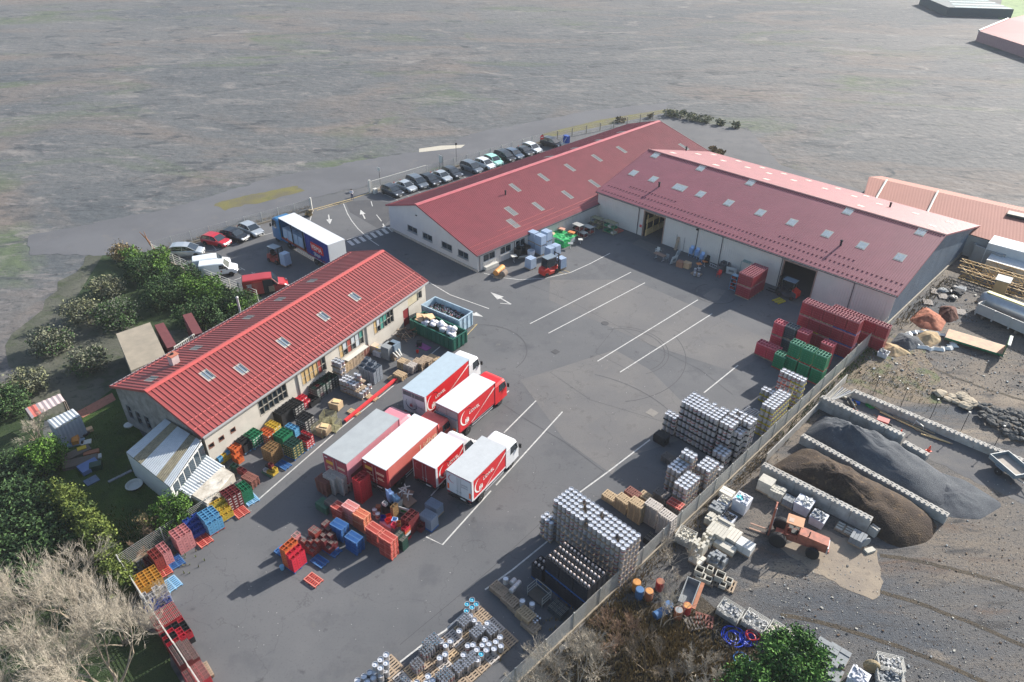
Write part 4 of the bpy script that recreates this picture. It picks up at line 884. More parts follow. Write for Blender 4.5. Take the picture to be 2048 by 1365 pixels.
f2.rotation_euler.z = R(-35); p = f2.location + dirv(-35) * 2.0; load_box('wrapped blue grey load on the forks of the old forklift', (p.x, p.y, .18), -35, (1.0, 1.0, 1.7))
f3 = forklift('dark forklift parked in shadow in the right loading door', (1574, 594), 135, mat('forklift_dark', (60, 60, 66), .5), False, 1.1)
MB().hexa([(-1.3, -.5, .5), (-.8, -.5, .5), (-.8, .5, .5), (-1.3, .5, .5)], [(-1.3, -.5, 1.1), (-.6, -.5, 1.4), (-.6, .5, 1.4), (-1.3, .5, 1.1)]).build('counterweight', forkred, f3)
# ------------------------------------------------------------------ crates, kegs, pallets
CC = dict(red=('crate_red', (182, 34, 44)), orange=('crate_orange', (206, 92, 36)), yellow=('crate_yellow', (206, 168, 44)), green=('crate_green', (20, 122, 78)), dgreen=('crate_dark_green', (22, 66, 54)),
          black=('crate_black', (34, 35, 38)), blue=('crate_blue', (30, 72, 168)), lblue=('crate_light_blue', (84, 156, 200)), pink=('crate_faded_pink', (206, 126, 124)), maroon=('crate_maroon', (112, 34, 38)),
          brown=('crate_brown', (142, 108, 64)), white=('crate_white', (196, 194, 196)), grey=('crate_grey', (120, 130, 142)), amber=('crate_amber', (204, 142, 40)), bred=('crate_bright_red', (206, 26, 50)), rust=('crate_rust_red', (150, 52, 44)))
def mute(c, f=.14): m = sum(c) / 3; return tuple((v * (1 - f) + m * f) * .95 for v in c)
COLN = dict(red='red', orange='orange', yellow='yellow', green='green', dgreen='dark green', black='black', blue='blue', lblue='light blue', pink='pink', maroon='maroon', brown='brown', white='white', grey='grey', amber='amber', bred='bright red', rust='rust red')
def cm(k): return mat(CC[k][0], mute(CC[k][1]), .55, var=.12, scale=3, spec=.45)
bottlem = mat('bottle_cap_silver', (170, 166, 158), .5, var=0); labelm = mat('crate_label_white', (186, 184, 178), .6, var=0); labelg = mat('crate_label_gold', (170, 150, 90), .6, var=0); insm = mat('crate_inside', (36, 32, 32), .9, var=0)
_CM = {}
def crate_mesh(col, style='', w=.4, d=.3, h=.27):
    """open crate, long side w along x; style: b = bottles inside, l = printed label, L = gold label"""
    k = (col, style, w, d, h)
    if k in _CM: return _CM[k]
    mb = MB(); t = .018; W, D = w - .012, d - .012; H = h - .006
    mb.bx(-W / 2, W / 2, -D / 2, -D / 2 + t, 0, H).bx(-W / 2, W / 2, D / 2 - t, D / 2, 0, H).bx(-W / 2, -W / 2 + t, -D / 2 + t, D / 2 - t, 0, H).bx(W / 2 - t, W / 2, -D / 2 + t, D / 2 - t, 0, H)
    mb.bx(-W / 2 + t, W / 2 - t, -D / 2 + t, D / 2 - t, 0, .02, 1)
    mb.bx(-.006, .006, -D / 2 + t, D / 2 - t, .02, H * .8); mb.bx(-W / 2 + t, W / 2 - t, -.006, .006, .02, H * .78)
    for s in (-1, 1):   # hand holes and labels
        mb.bx(-.06, .06, s * (D / 2 + .0015), s * (D / 2 - .001), H * .7, H * .84, 1); mb.bx(s * (W / 2 + .0015), s * (W / 2 - .001), -.05, .05, H * .7, H * .84, 1)
        if style[:1] in 'lL' and style:
            mb.bx(-W * .3, W * .3, s * (D / 2 + .002), s * (D / 2 - .001), H * .2, H * .55, 2); mb.bx(s * (W / 2 + .002), s * (W / 2 - .001), -D * .3, D * .3, H * .2, H * .55, 2)
    if 'b' in style:
        for i in range(4):
            for j in range(3): mb.box((-W / 2 + (i + .5) * W / 4, -D / 2 + (j + .5) * D / 3, H * .83), (.03, .03, .1), 3)
    me = mb.mesh('crate', [cm(col), insm, labelg if 'L' in style else labelm, bottlem]); _CM[k] = me; return me
CR, KG, PL = [], [], []       # collected: (score, mesh, loc, rz, label, group, name, cat)
ORD = ['first', 'second', 'third', 'fourth', 'fifth', 'sixth', 'seventh', 'eighth', 'ninth', 'tenth', 'eleventh', 'twelfth', 'thirteenth', 'fourteenth', 'fifteenth', 'sixteenth', 'seventeenth', 'eighteenth', 'nineteenth', 'twentieth', 'twenty-first', 'twenty-second', 'twenty-third', 'twenty-fourth', 'twenty-fifth', 'twenty-sixth']
def layer_words(fromtop): return 'top layer' if fromtop == 0 else (ORD[fromtop] + ' layer down')
def vis(cell, occ, du, dv, pos):
    i, j, k = cell
    if (i, j, k + 1) not in occ: return True
    tc = Vector((-pos.x, -pos.y, 0)).normalized()
    for (a, b, n) in ((1, 0, du), (-1, 0, -du), (0, 1, dv), (0, -1, -dv)):
        if n.dot(tc) > -.12 and (i + a, j + b, k) not in occ: return True
    return False
def cells_to_things(store, name, cat, words, desc, group, cells, L, ang, cu, cv, mesh_of, rot_of, zb, zl, colname):
    """cells: dict (i,j)->n layers"""
    du, dv = dirv(ang), dirv(ang + 90); occ = set((i, j, k) for (i, j), n in cells.items() for k in range(n)); maxn = max(cells.values())
    cnt = 0
    for (i, j, k) in sorted(occ):
        p = L + du * ((i + .5) * cu) + dv * ((j + .5) * cv); z = zb(i, j, k)
        if not vis((i, j, k), occ, du, dv, p): continue
        top = (i, j, k + 1) not in occ
        me = mesh_of(i, j, k)
        lab = '%s%s, %s, column %s from left, row %s from front, %s' % (colname(i, j, k), words, layer_words(maxn - 1 - k) if maxn > 1 else 'single layer', ORD[i], ORD[j], desc)
        lab = '%s%s, %s, %s from left, %s row, %s' % (colname(i, j, k), words, layer_words(maxn - 1 - k) if maxn > 1 else 'on the bottom', ORD[i], ORD[j], desc)
        lab = ' '.join(lab.split()[:16])
        score = p.length + (0 if top else 9) + 1.5 * (maxn - 1 - k)
        store.append((score, me, Vector((p.x, p.y, z)), ang + rot_of(i, j, k), lab, group, name, cat)); cnt += 1
    return cnt
def flush(store, cap, stuff_name, stuff_label, stuff_cat):
    store.sort(key=lambda s: s[0])
    for sc, me, loc, rz, lab, grp, nm, cat in store[:cap]:
        o = bpy.data.objects.new(nm, me); COL.objects.link(o); o.location = loc; o.rotation_euler = (0, 0, R(rz)); o['label'] = lab; o['category'] = cat; o['group'] = grp
    rest = store[cap:]
    if not rest: return
    vs, fs, ms, mats_ = [], [], [], []
    for sc, me, loc, rz, *_ in rest:
        M = Matrix.Translation(loc) @ Matrix.Rotation(R(rz), 4, 'Z'); o = len(vs); idx = []
        for mm in me.materials:
            if mm not in mats_: mats_.append(mm)
            idx.append(mats_.index(mm))
        vs += [tuple(M @ v.co) for v in me.vertices]
        for p in me.polygons: fs.append(tuple(i + o for i in p.vertices)); ms.append(idx[p.material_index])
    me = bpy.data.meshes.new(stuff_name); me.from_pydata(vs, [], fs)
    for mm in mats_: me.materials.append(mm)
    me.polygons.foreach_set('material_index', ms); o = bpy.data.objects.new(stuff_name, me); COL.objects.link(o)
    tag(o, stuff_label, stuff_cat, kind='stuff')
def crates(px, py, n, nu, nv, col, desc, ang=U, cu=.4, cv=.3, style='', heights=None, colf=None, pallet=None, h=.27, base=.0, jit=1.5, group=None, step=None):
    """px,py: the left-hand corner of the stack's top face; u runs to the right-hand front, v to the right-hand back"""
    zb0 = base + (.144 if pallet else 0); top = zb0 + n * h; L = G(px, py, top); L.z = 0; rs = random.Random(int(px * 31 + py))
    cells = {}
    for i in range(nu):
        for j in range(nv):
            m = n
            if heights: m = heights(i, j)
            elif step: m = n - int(step * i) if rs.random() > .0 else n
            if m > 0: cells[(i, j)] = m
    if pallet:
        w, d = nu * cu, nv * cv; c = L + dirv(ang) * w / 2 + dirv(ang + 90) * d / 2
        PL.append((c.length + 6, pallet_mesh(pallet, max(w, 1.0), max(.8, d)), Vector((c.x, c.y, base)), ang, '%s pallet under the %s crates, %s' % (pallet, COLN[col], desc), 'pallets in the yard', 'pallet', 'pallet'))
    jr = {}
    def rot(i, j, k):
        return jr.setdefault((i, j, k), rs.uniform(-jit, jit)) + (0 if cu >= cv else 90)
    w, d = max(cu, cv), min(cu, cv)
    cf = colf or (lambda i, j, k: col)
    return cells_to_things(CR, 'crate', 'crate', ' crate', desc, group or 'crates stacked around the yard', cells, L, ang, cu, cv, lambda i, j, k: crate_mesh(cf(i, j, k), style, w, d, h), rot, lambda i, j, k: zb0 + k * h, h, lambda i, j, k: COLN[cf(i, j, k)])
_PM = {}
EC = dict(red=(196, 122, 108), orange=(206, 146, 112), pinkish=(200, 160, 156), blue=(70, 104, 140), lblue=(140, 172, 194))
PC = dict(wood=woodo, pale=mat('pale_pallet_wood', (168, 146, 116), .8, var=.14, scale=4), red=mat('pallet_red', (172, 70, 60), .6, var=.14, scale=2), pinkish=mat('pallet_faded_red', (196, 120, 114), .7, var=.12, scale=2), blue=mat('pallet_blue', (34, 82, 140), .6, var=.16, scale=2),
          lblue=mat('pallet_light_blue', (110, 160, 196), .7, var=.15, scale=2), white=mat('pallet_weathered_white', (172, 164, 156), .85, var=.15, scale=4), brown=mat('pallet_red_brown', (116, 72, 62), .8, var=.2, scale=3), green=mat('pallet_green', (66, 104, 84), .7, var=.2, scale=2),
          dark=mat('pallet_black_plastic', (42, 44, 46), .6, var=.1), grey=mat('pallet_dark_grey_wood', (100, 94, 90), .85, var=.2, scale=3), yellow=mat('pallet_yellow', (176, 160, 50), .6, var=.1), orange=mat('pallet_orange_red', (190, 100, 74), .6, var=.12, scale=2))
def pallet_mesh(c, w=1.2, d=.8, h=.144, boards=7):
    k = (c, round(w, 2), round(d, 2), boards)
    if k in _PM: return _PM[k]
    mb = MB(); t = .024; n = boards; bw = w / n * .58
    for i in range(n): x = -w / 2 + bw / 2 + (w - bw) * i / (n - 1); mb.bx(x - bw / 2, x + bw / 2, -d / 2, d / 2, h - t, h - .002)
    if c in ('red', 'blue', 'orange', 'pinkish', 'lblue'):
        for y in (-d / 2 + .03, 0, d / 2 - .03): mb.bx(-w / 2, w / 2, y - .028, y + .028, h - .001, h + .002, 1)
        for x in (-w / 2 + .02, w / 2 - .02): mb.bx(x - .02, x + .02, -d / 2 + .06, d / 2 - .06, h - .001, h + .0025, 1)
    for y in (-d / 2 + .05, 0, d / 2 - .05):
        mb.bx(-w / 2, w / 2, y - .05, y + .05, h - 2 * t, h - t - .001); mb.bx(-w / 2, w / 2, y - .05, y + .05, 0, .02)
        for x in (-w / 2 + .07, 0, w / 2 - .07): mb.bx(x - .07, x + .07, y - .049, y + .049, .02, h - 2 * t)
    _PM[k] = mb.mesh('pallet', [PC[c], mat('worn_edge_' + c, EC[c], .7, var=.2, scale=3)] if c in EC else PC[c]); return _PM[k]
def pallets(px, py, n, col, desc, ang=U, w=1.2, d=.8, base=0, jit=3.2, topcol=None, h=.144, low=0, boards=7, along=None):
    top = base + n * h; L = G(px, py, top); c = L + dirv(ang) * w / 2 + dirv(ang + 90) * d / 2; rs = random.Random(int(px + py * 7)); ox = oy = 0
    for k in range(n):
        f = n - 1 - k; ox = ox * .8 + rs.uniform(-.03, .03); oy = oy * .8 + rs.uniform(-.03, .03); cc = topcol if (topcol and f == 0) else col
        PL.append((c.length + f * .8, pallet_mesh(cc, w, d, boards=boards), Vector((c.x + ox, c.y + oy, base + k * h)), ang + rs.uniform(-jit, jit), ' '.join(('%s pallet, %s, %s' % ({'wood': 'grey wooden', 'pale': 'pale new wooden', 'pinkish': 'faded red', 'lblue': 'light blue', 'dark': 'black plastic', 'white': 'weathered white', 'grey': 'dark grey wooden', 'orange': 'orange red', 'brown': 'red brown'}.get(cc, cc), layer_words(f).replace('layer', 'one') if n > 1 else 'lying alone', desc)).split()[:16]), 'pallets in the yard', 'pallet', 'pallet'))
# ---- centre of the yard
W2 = -34.0
for a in ((645, 949, 12, 'white', 'left pile of two weathered piles by the pink lorry'), (661.5, 947, 13, 'white', 'right pile of two weathered piles by the pink lorry'), (629.6, 957, 10, 'brown', 'pile left of the weathered white piles'),
          (629.6, 1005.5, 5, 'green', 'low green pile in front of the white piles'), (647, 1003, 7, 'grey', 'pile between green and red piles'), (661.5, 1012, 9, 'red', 'leftmost pile of the long red row'),
          (682.4, 1010, 12, 'pinkish', 'faded pile second in the long red row'), (703, 1026, 11, 'orange', 'third pile of the long red row'), (729.6, 1054, 11, 'red', 'fourth pile of the long red row'),
          (756, 1073.6, 13, 'red', 'front pile of the long red row'), (658.6, 1047, 10, 'blue', 'rear blue pile against the red row'), (686.8, 1073.6, 9, 'blue', 'front blue pile against the red row')):
    pallets(a[0], a[1], a[2], a[3], a[4], W2)
for a in ((547, 1102, 'blue', 'flat beside the tall orange and red crates'), (618.6, 1122, 'blue', 'flat on the ground between bottle crates and red pallet'), (645, 1100, 'blue', 'beneath the front bottle crates'), (607, 1159, 'red', 'lying in front of the tall red crates')):
    pallets(a[0], a[1], 1, a[2], a[3], W2)
crates(703, 957, 9, 2, 3, 'red', 'beside the white pallet piles', W2, .4, .4)
crates(559, 1101, 6, 4, 3, 'red', 'tall pile by the blue bucket', W2, .3, .4, colf=lambda i, j, k: 'orange' if i < 2 else 'bred', heights=lambda i, j: 7 if i < 2 else 6 - (i == 3), pallet='blue')
crates(615, 1060, 5, 2, 2, 'rust', 'bottle pile beside the blue pallets', W2, .4, .3, 'b')
crates(636, 1058, 4, 3, 3, 'maroon', 'bottle pile touching the blue pallets', W2, .4, .3, 'b', heights=lambda i, j: [5, 4, 3][i] - (j == 0))
crates(634, 1080, 3, 3, 3, 'maroon', 'front bottle pile near blue pallets', W2, .4, .3, 'b', heights=lambda i, j: 3 + (i + j) % 2 - (i == 2), pallet='blue')
crates(600, 1081, 4, 3, 3, 'rust', 'low bottle pile behind tall red crates', W2, .4, .3, 'b', heights=lambda i, j: 4 - (i + 2 * j) % 3)
crates(581, 1072, 5, 1, 2, 'pink', 'narrow bottle pile behind orange crates', W2, .4, .3, 'b')
crates(801, 1036, 6, 2, 3, 'maroon', 'square pile behind the red pallets', W2, .4, .4, heights=lambda i, j: 6)
crates(833, 1048, 3, 1, 3, 'maroon', 'low pile beside the big corner line', W2, .4, .4, heights=lambda i, j: 3 - (j == 0))
crates(801.7, 1056, 5, 1, 2, 'bred', 'narrow mixed pile near dark bottles', W2, .4, .3, colf=lambda i, j, k: ['bred', 'dgreen', 'white', 'orange', 'bred'][k])
crates(779.6, 1014, 6, 1, 2, 'brown', 'narrow pile in the yard jumble', W2, .3, .3)
crates(763, 1012, 3, 3, 2, 'black', 'dark pile in the yard jumble', W2, .4, .3)
crates(763, 1005.5, 1, 1, 1, 'white', 'on the dark pile in the jumble', W2, .4, .3, base=.81)
crates(788, 1070, 5, 2, 2, 'dgreen', 'dark pile right of red pallets', W2, .4, .3, 'b', heights=lambda i, j: 5 - i)
# ---- along the wall of shed A
WA = -30.0
def mixf(seed, cols):
    r = random.Random(seed); d = {}
    return lambda i, j, k: d.setdefault((i, j, k), r.choice(cols))
crates(427.5, 913, 3, 2, 3, 'yellow', 'by the concrete tank', WA, .3, .4, colf=mixf(3, ['yellow', 'lblue', 'yellow']))
crates(453.4, 894, 4, 3, 2, 'orange', 'tall orange pile by the wall', WA, .3, .4)
crates(461.5, 909, 3, 2, 2, 'orange', 'low orange pile near the tank', WA, .4, .3, heights=lambda i, j: 3 - i)
crates(459, 931, 2, 2, 1, 'dgreen', 'low pile at the tank corner', WA, .4, .4)
crates(472.5, 938, 2, 2, 1, 'maroon', 'low pile beside the maroon pallets', WA, .4, .4)
crates(466, 880, 4, 4, 3, 'black', 'between orange and green piles', WA, .3, .4, heights=lambda i, j: 4 - (i > 2), pallet='lblue')
crates(485, 870, 4, 3, 4, 'green', 'left green pile by the wall', WA, .4, .3, 'l', pallet='lblue')
crates(515.4, 864, 4, 4, 2, 'orange', 'behind the brown pile', WA, .3, .4, 'l')
crates(521, 896, 5, 4, 3, 'brown', 'wooden looking pile by blue pallet', WA, .3, .4)
crates(528.5, 849, 4, 4, 2, 'yellow', 'yellow pile against the wall', WA, .3, .4, 'l')
crates(545, 869, 4, 3, 4, 'green', 'green pile behind labelled crates', WA, .4, .3)
crates(563.7, 887, 5, 4, 3, 'dgreen', 'gold labelled pile on blue pallet', WA, .3, .4, 'L', pallet='blue')
crates(569, 852, 4, 3, 2, 'lblue', 'small pile between green and black', WA, .4, .3)
crates(592, 876, 3, 3, 3, 'red', 'right of the gold labelled pile', WA, .4, .3, 'l', heights=lambda i, j: 3 + (j > 1), pallet='lblue')
crates(589, 836, 5, 4, 3, 'black', 'tall labelled pile by wire cages', WA, .3, .4, 'l')
crates(543, 823, 5, 4, 4, 'black', 'left black pile under the window', WA, .3, .4)
crates(565, 807.7, 5, 5, 3, 'black', 'middle black pile under the window', WA, .3, .4, 'l')
crates(577, 797, 4, 5, 3, 'bred', 'bright pile left of the downpipe', WA, .3, .4, 'l', heights=lambda i, j: 4 - (i == 4))
crates(603, 800, 2, 4, 3, 'black', 'low pile right of the downpipe', WA, .3, .4)
crates(614, 772.5, 5, 4, 3, 'black', 'left labelled pile under boarded window', WA, .3, .4, 'l', colf=mixf(5, ['black', 'black', 'dgreen', 'black', 'maroon']))
crates(633, 759, 5, 4, 4, 'dgreen', 'right labelled pile under boarded window', WA, .3, .4, 'l', colf=mixf(6, ['black', 'dgreen', 'black']))
pallets(549.4, 930, 1, 'blue', 'in front of the gold labelled crates', WA); pallets(481, 954, 6, 'brown', 'maroon pile beside the concrete tank', WA); pallets(523, 944, 1, 'green', 'under the small mixed crates', WA)
crates(524, 934, 2, 3, 2, 'black', 'small mixed heap by the white line', WA, .4, .3, base=.144, colf=lambda i, j, k: [['white', 'black'], ['yellow', 'maroon'], ['yellow', 'yellow']][i][j], heights=lambda i, j: [[1, 2], [1, 3], [1, 2]][i][j])
# ---- row along the south-west fence
WS = -42.0
crates(467, 972, 5, 3, 3, 'green', 'green pile behind the tank wall', WS, .4, .3)
crates(438, 983.5, 6, 4, 3, 'maroon', 'big maroon pile by the fence', WS, .3, .4, 'l')
crates(419, 1013, 4, 4, 3, 'yellow', 'yellow pile by the fence', WS, .3, .4, heights=lambda i, j: 5 - i, pallet='blue')
crates(393, 1027, 5, 5, 3, 'lblue', 'light blue pile by the fence', WS, .3, .4, heights=lambda i, j: 5 - (i > 3), pallet='red')
crates(365, 1046.5, 4, 4, 3, 'blue', 'dark blue pile by the fence', WS, .3, .4, heights=lambda i, j: 5 - i)
crates(336, 1064, 6, 4, 3, 'pink', 'big pink pile by the fence', WS, .3, .4)
crates(310, 1092, 5, 3, 2, 'pink', 'small pink pile by the fence', WS, .4, .3)
crates(293, 1104, 5, 3, 2, 'rust', 'pile left of the small pink pile', WS, .4, .3)
crates(284, 1118, 3, 3, 2, 'maroon', 'low pile at the fence corner', WS, .4, .3)
for a in ((481, 997, 'lblue', 'before the green crates by the tank'), (461, 1021.6, 'red', 'before the big maroon crates'), (386, 1079, 'red', 'before the dark blue crates'), (303, 1141, 'red', 'before the rust red crates at the corner'), (330, 1122, 'blue', 'before the small pink crates'), (321, 1166, 'lblue', 'alone on the asphalt by the fence corner')):
    pallets(a[0], a[1], 1, a[2], a[3], WS, 1.2, 1.0)
# ---- row along the west fence
WW = -45.0
crates(261, 1155, 4, 5, 4, 'amber', 'amber block by the west fence', WW, .3, .4, heights=lambda i, j: 4 if i < 3 else 4)
crates(278, 1190, 4, 3, 4, 'white', 'white block by the west fence', WW, .4, .4, heights=lambda i, j: 4 - (i + j) % 2)
crates(286, 1214, 3, 3, 4, 'blue', 'violet blue block by west fence', WW, .3, .4, heights=lambda i, j: 3 + (i + j) % 2)
crates(296, 1231, 4, 5, 4, 'red', 'red block by the west fence', WW, .3, .4, 'b')
crates(316, 1264, 4, 5, 4, 'black', 'black and red block, west fence', WW, .3, .4, colf=mixf(9, ['black', 'bred', 'black', 'red', 'bred']))
crates(337, 1300, 4, 6, 3, 'maroon', 'bottle block by the west fence', WW, .3, .4, 'b', heights=lambda i, j: 4 + (j < 2))
crates(362, 1345, 4, 5, 3, 'red', 'last block at the picture edge', WW, .3, .4, 'b')
pallets(386, 1338, 2, 'wood', 'low grey pair beside the bottle crates', WW)
# ---- shrink wrapped crate loads on the right
def load_mesh(col, edge, w, d, layers, ch, jugs=False, cu=.3, cv=.4):
    k = ('load', col, edge, w, d, layers, jugs)
    if k in _CM: return _CM[k]
    nu, nv = round(w / cu), round(d / cv); cu, cv = w / nu, d / nv; mb = MB(); g = .012; z0 = .144
    for l in range(layers):
        z = z0 + l * ch
        for i in range(nu):
            for j in range(nv):
                if 0 < i < nu - 1 and 0 < j < nv - 1 and l < layers - 1: continue
                x0, x1 = -w / 2 + i * cu + g / 2, -w / 2 + (i + 1) * cu - g / 2; y0, y1 = -d / 2 + j * cv + g / 2, -d / 2 + (j + 1) * cv - g / 2
                hh = ch - .01 if l < layers - 1 else ch * .45
                mb.bx(x0, x1, y0, y1, z, z + hh)
                if l == layers - 1:
                    for a in ((x0, x1, y0, y0 + .02), (x0, x1, y1 - .02, y1), (x0, x0 + .02, y0 + .02, y1 - .02), (x1 - .02, x1, y0 + .02, y1 - .02)): mb.bx(a[0], a[1], a[2], a[3], z + hh, z + ch, 2)
                    if jugs: mb.lathe([(.08, 0), (.1, .1), (.085, .2), (.04, .24)], ((x0 + x1) / 2, (y0 + y1) / 2, z + hh), 8, 3)
                if j == 0: mb.bx((x0 + x1) / 2 - .05, (x0 + x1) / 2 + .05, y0 - .003, y0 + .001, z + ch * .6, z + ch * .78, 1)
                if j == nv - 1: mb.bx((x0 + x1) / 2 - .05, (x0 + x1) / 2 + .05, y1 - .001, y1 + .003, z + ch * .6, z + ch * .78, 1)
                if i == 0: mb.bx(x0 - .003, x0 + .001, (y0 + y1) / 2 - .07, (y0 + y1) / 2 + .07, z + ch * .6, z + ch * .78, 1)
                if i == nu - 1: mb.bx(x1 - .001, x1 + .003, (y0 + y1) / 2 - .07, (y0 + y1) / 2 + .07, z + ch * .6, z + ch * .78, 1)
    lab = mat('pale_grip_' + col, tuple(min(255, int(c * .75 + 62)) for c in CC[col][1]), .6, var=0)
    rimc = mat('crate_rim_' + col, tuple(min(255, int(c * .7 + 70)) for c in CC[col][1]) if edge == 'pale' else CC[col][1], .55, var=.06)
    jm = mat('white_jug', (196, 190, 188), .5, var=.08, scale=3, var2=(172, 150, 140))
    _CM[k] = mb.mesh('crate_block', [mat('wrapped_' + col, CC[col][1], .32, var=.14, scale=1.5, spec=.6), lab, rimc, jm]); return _CM[k]
def loads(px, py, levels, nu, nv, col, desc, w=1.2, d=1.0, layers=5, ch=.28, ang=U, pal='wood', edge='pale', jugs=False, colf=None, fill=None):
    H = layers * ch + .144; L = G(px, py, levels * H); L.z = 0; du, dv = dirv(ang), dirv(ang + 90)
    occ = set((i, j, k) for i in range(nu) for j in range(nv) for k in range(levels) if not fill or fill(i, j, k)); mt = max(k for _, _, k in occ)
    for (i, j, k) in sorted(occ):
        p = L + du * ((i + .5) * (w + .03)) + dv * ((j + .5) * (d + .03))
        if not vis((i, j, k), occ, du, dv, p): continue
        c = colf(i, j, k) if colf else col
        t = thing('wrapped_crate_load', ' '.join(('shrink wrapped %s crate load, %s, %s from left, %s row, %s' % (COLN[c], ['ground level', 'second level', 'third level'][k], ORD[i], ['front', 'second', 'third'][j], desc)).split()[:16]), 'crate load', (p.x, p.y, k * H), ang, 'shrink wrapped crate loads')
        o = bpy.data.objects.new('crate_block', load_mesh(c, edge, w, d, layers, ch, jugs and k == mt)); COL.objects.link(o); o.parent = t
        o = bpy.data.objects.new('pallet', pallet_mesh(pal if not callable(pal) else pal(i, j, k), w, d)); COL.objects.link(o); o.parent = t
CC['wine'] = ('crate_wine', (132, 40, 50)); COLN['wine'] = 'dark red'; CC['rose'] = ('crate_rose', (178, 50, 66)); COLN['rose'] = 'rose red'; CC['fgreen'] = ('crate_forest_green', (22, 110, 72)); COLN['fgreen'] = 'green'
CC['slate'] = ('crate_slate', (56, 66, 72)); COLN['slate'] = 'slate grey'; CC['ink'] = ('crate_ink', (26, 30, 38)); COLN['ink'] = 'black'
loads(1605, 603, 3, 5, 1, 'wine', 'tall front wall of loads', 1.2, 1.2, 5, .28, pal=lambda i, j, k: 'yellow' if k < 2 and i < 2 else ('blue' if i > 2 else 'wood'))
loads(1664, 614, 2, 5, 1, 'wine', 'row against the shed', 1.2, .9, 5, .28)
loads(1478.5, 545, 2, 2, 3, 'wine', 'between the two loading doors', .9, 1.2, 5, .28)
loads(1548, 643.5, 2, 1, 1, 'rose', 'left red tower behind low reds'); loads(1571, 651, 2, 1, 1, 'slate', 'slate tower'); loads(1595, 661, 2, 1, 1, 'rose', 'beside the slate tower'); loads(1642, 684.5, 2, 1, 1, 'rose', 'behind the right green tower')
loads(1513, 684.5, 1, 2, 1, 'rose', 'low pair at the left end')
loads(1580, 684, 2, 1, 1, 'fgreen', 'left green tower', layers=6, ch=.262, pal='red'); loads(1605, 695.5, 2, 1, 1, 'fgreen', 'middle green tower', layers=6, ch=.262, pal='red'); loads(1631, 706.5, 2, 1, 1, 'fgreen', 'right green tower by fence', layers=6, ch=.262, pal='red')
loads(1549, 706.5, 1, 1, 1, 'fgreen', 'low green load alone', layers=6, ch=.262, pal='red')
loads(1091, 1113, 2, 3, 2, 'ink', 'white jugs in its top', 1.24, 1.0, 5, .28, pal='blue', jugs=True, edge='dark'); loads(1062.6, 1126, 1, 1, 1, 'ink', 'small block beside the jug crates', 1.0, 1.0, 5, .28, pal='blue', jugs=True, edge='dark')
# ---- kegs
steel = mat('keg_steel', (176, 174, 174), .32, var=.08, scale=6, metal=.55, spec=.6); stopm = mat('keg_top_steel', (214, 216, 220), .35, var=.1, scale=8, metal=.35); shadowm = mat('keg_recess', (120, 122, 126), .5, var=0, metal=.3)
cyan = mat('cyan_keg_top', (40, 158, 186), .5, var=.1); kband = mat('keg_red_band', (150, 96, 98), .5, var=0); lilac = mat('keg_band_grey', (136, 130, 142), .5, var=0)
def keg_mesh(top='', band='', r=.2, h=.53, n=12):
    k = ('keg', top, band, r, h)
    if k in _CM: return _CM[k]
    mb = MB(); b = {'': 0, 'r': 3, 'g': 4}[band]; tm = 2 if top == 'c' else 1; rr = r
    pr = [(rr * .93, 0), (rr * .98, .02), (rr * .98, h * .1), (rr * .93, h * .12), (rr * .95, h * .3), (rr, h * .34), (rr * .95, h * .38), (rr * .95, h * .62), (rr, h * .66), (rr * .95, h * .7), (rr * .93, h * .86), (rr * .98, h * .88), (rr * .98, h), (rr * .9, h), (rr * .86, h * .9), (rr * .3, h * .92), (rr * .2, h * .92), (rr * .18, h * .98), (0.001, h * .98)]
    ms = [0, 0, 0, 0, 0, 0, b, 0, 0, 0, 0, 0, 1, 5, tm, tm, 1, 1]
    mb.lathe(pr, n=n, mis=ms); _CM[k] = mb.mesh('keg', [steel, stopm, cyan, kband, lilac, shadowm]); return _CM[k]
def kegs(px, py, n, nu, nv, desc, col='dark', gap=None, band=('', 'g', '', 'r'), heights=None, layer=.674, p=.41, ang=U, top0=False):
    top = n * layer; L = G(px, py, top); L.z = 0; rs = random.Random(int(px * 3 + py)); cells = {}
    for i in range(nu):
        for j in range(nv):
            m = heights(i, j) if heights else n
            if gap and rs.random() < gap and m > 1: m -= 1
            if m > 0: cells[(i, j)] = m
    bd = {}
    cells_to_things(KG, 'keg', 'keg', 'steel keg', desc, 'steel kegs stacked in the yard', cells, L, ang, p, p, lambda i, j, k: keg_mesh('', bd.setdefault((i, j, k), rs.choice(band))), lambda i, j, k: rs.uniform(0, 90), lambda i, j, k: k * layer + .144, layer, lambda i, j, k: '')
    du, dv = dirv(ang), dirv(ang + 90); bu = 3
    for i0 in range(0, nu, bu):
        for j0 in range(0, nv, 2):
            i1, j1 = min(nu, i0 + bu), min(nv, j0 + 2); mx = max(cells.get((i, j), 0) for i in range(i0, i1) for j in range(j0, j1))
            for k in range(mx):
                if i0 + bu < nu and j0 > 0 and i0 > 0 and k < mx - 1 and j0 + 2 < nv: continue
                c = L + du * ((i0 + i1) / 2 * p) + dv * ((j0 + j1) / 2 * p); w, d = (i1 - i0) * p - .02, (j1 - j0) * p - .02
                PL.append((c.length + 14 + 2 * (mx - k), pallet_mesh(col if not callable(col) else col(i0, j0, k), w, d, boards=5), Vector((c.x, c.y, k * layer)), ang, ' '.join(('keg pallet under %s, %s left %s row, %s' % (layer_words(mx - 1 - k), ORD[i0 // bu], ORD[j0 // 2], desc)).split()[:16]), 'pallets between keg layers', 'pallet', 'pallet'))
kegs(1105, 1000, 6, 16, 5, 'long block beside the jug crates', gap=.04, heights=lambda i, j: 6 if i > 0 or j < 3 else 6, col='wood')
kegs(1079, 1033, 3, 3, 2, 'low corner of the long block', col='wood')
kegs(1361.5, 803, 6, 9, 5, 'tall block in the middle of the yard', gap=.05)
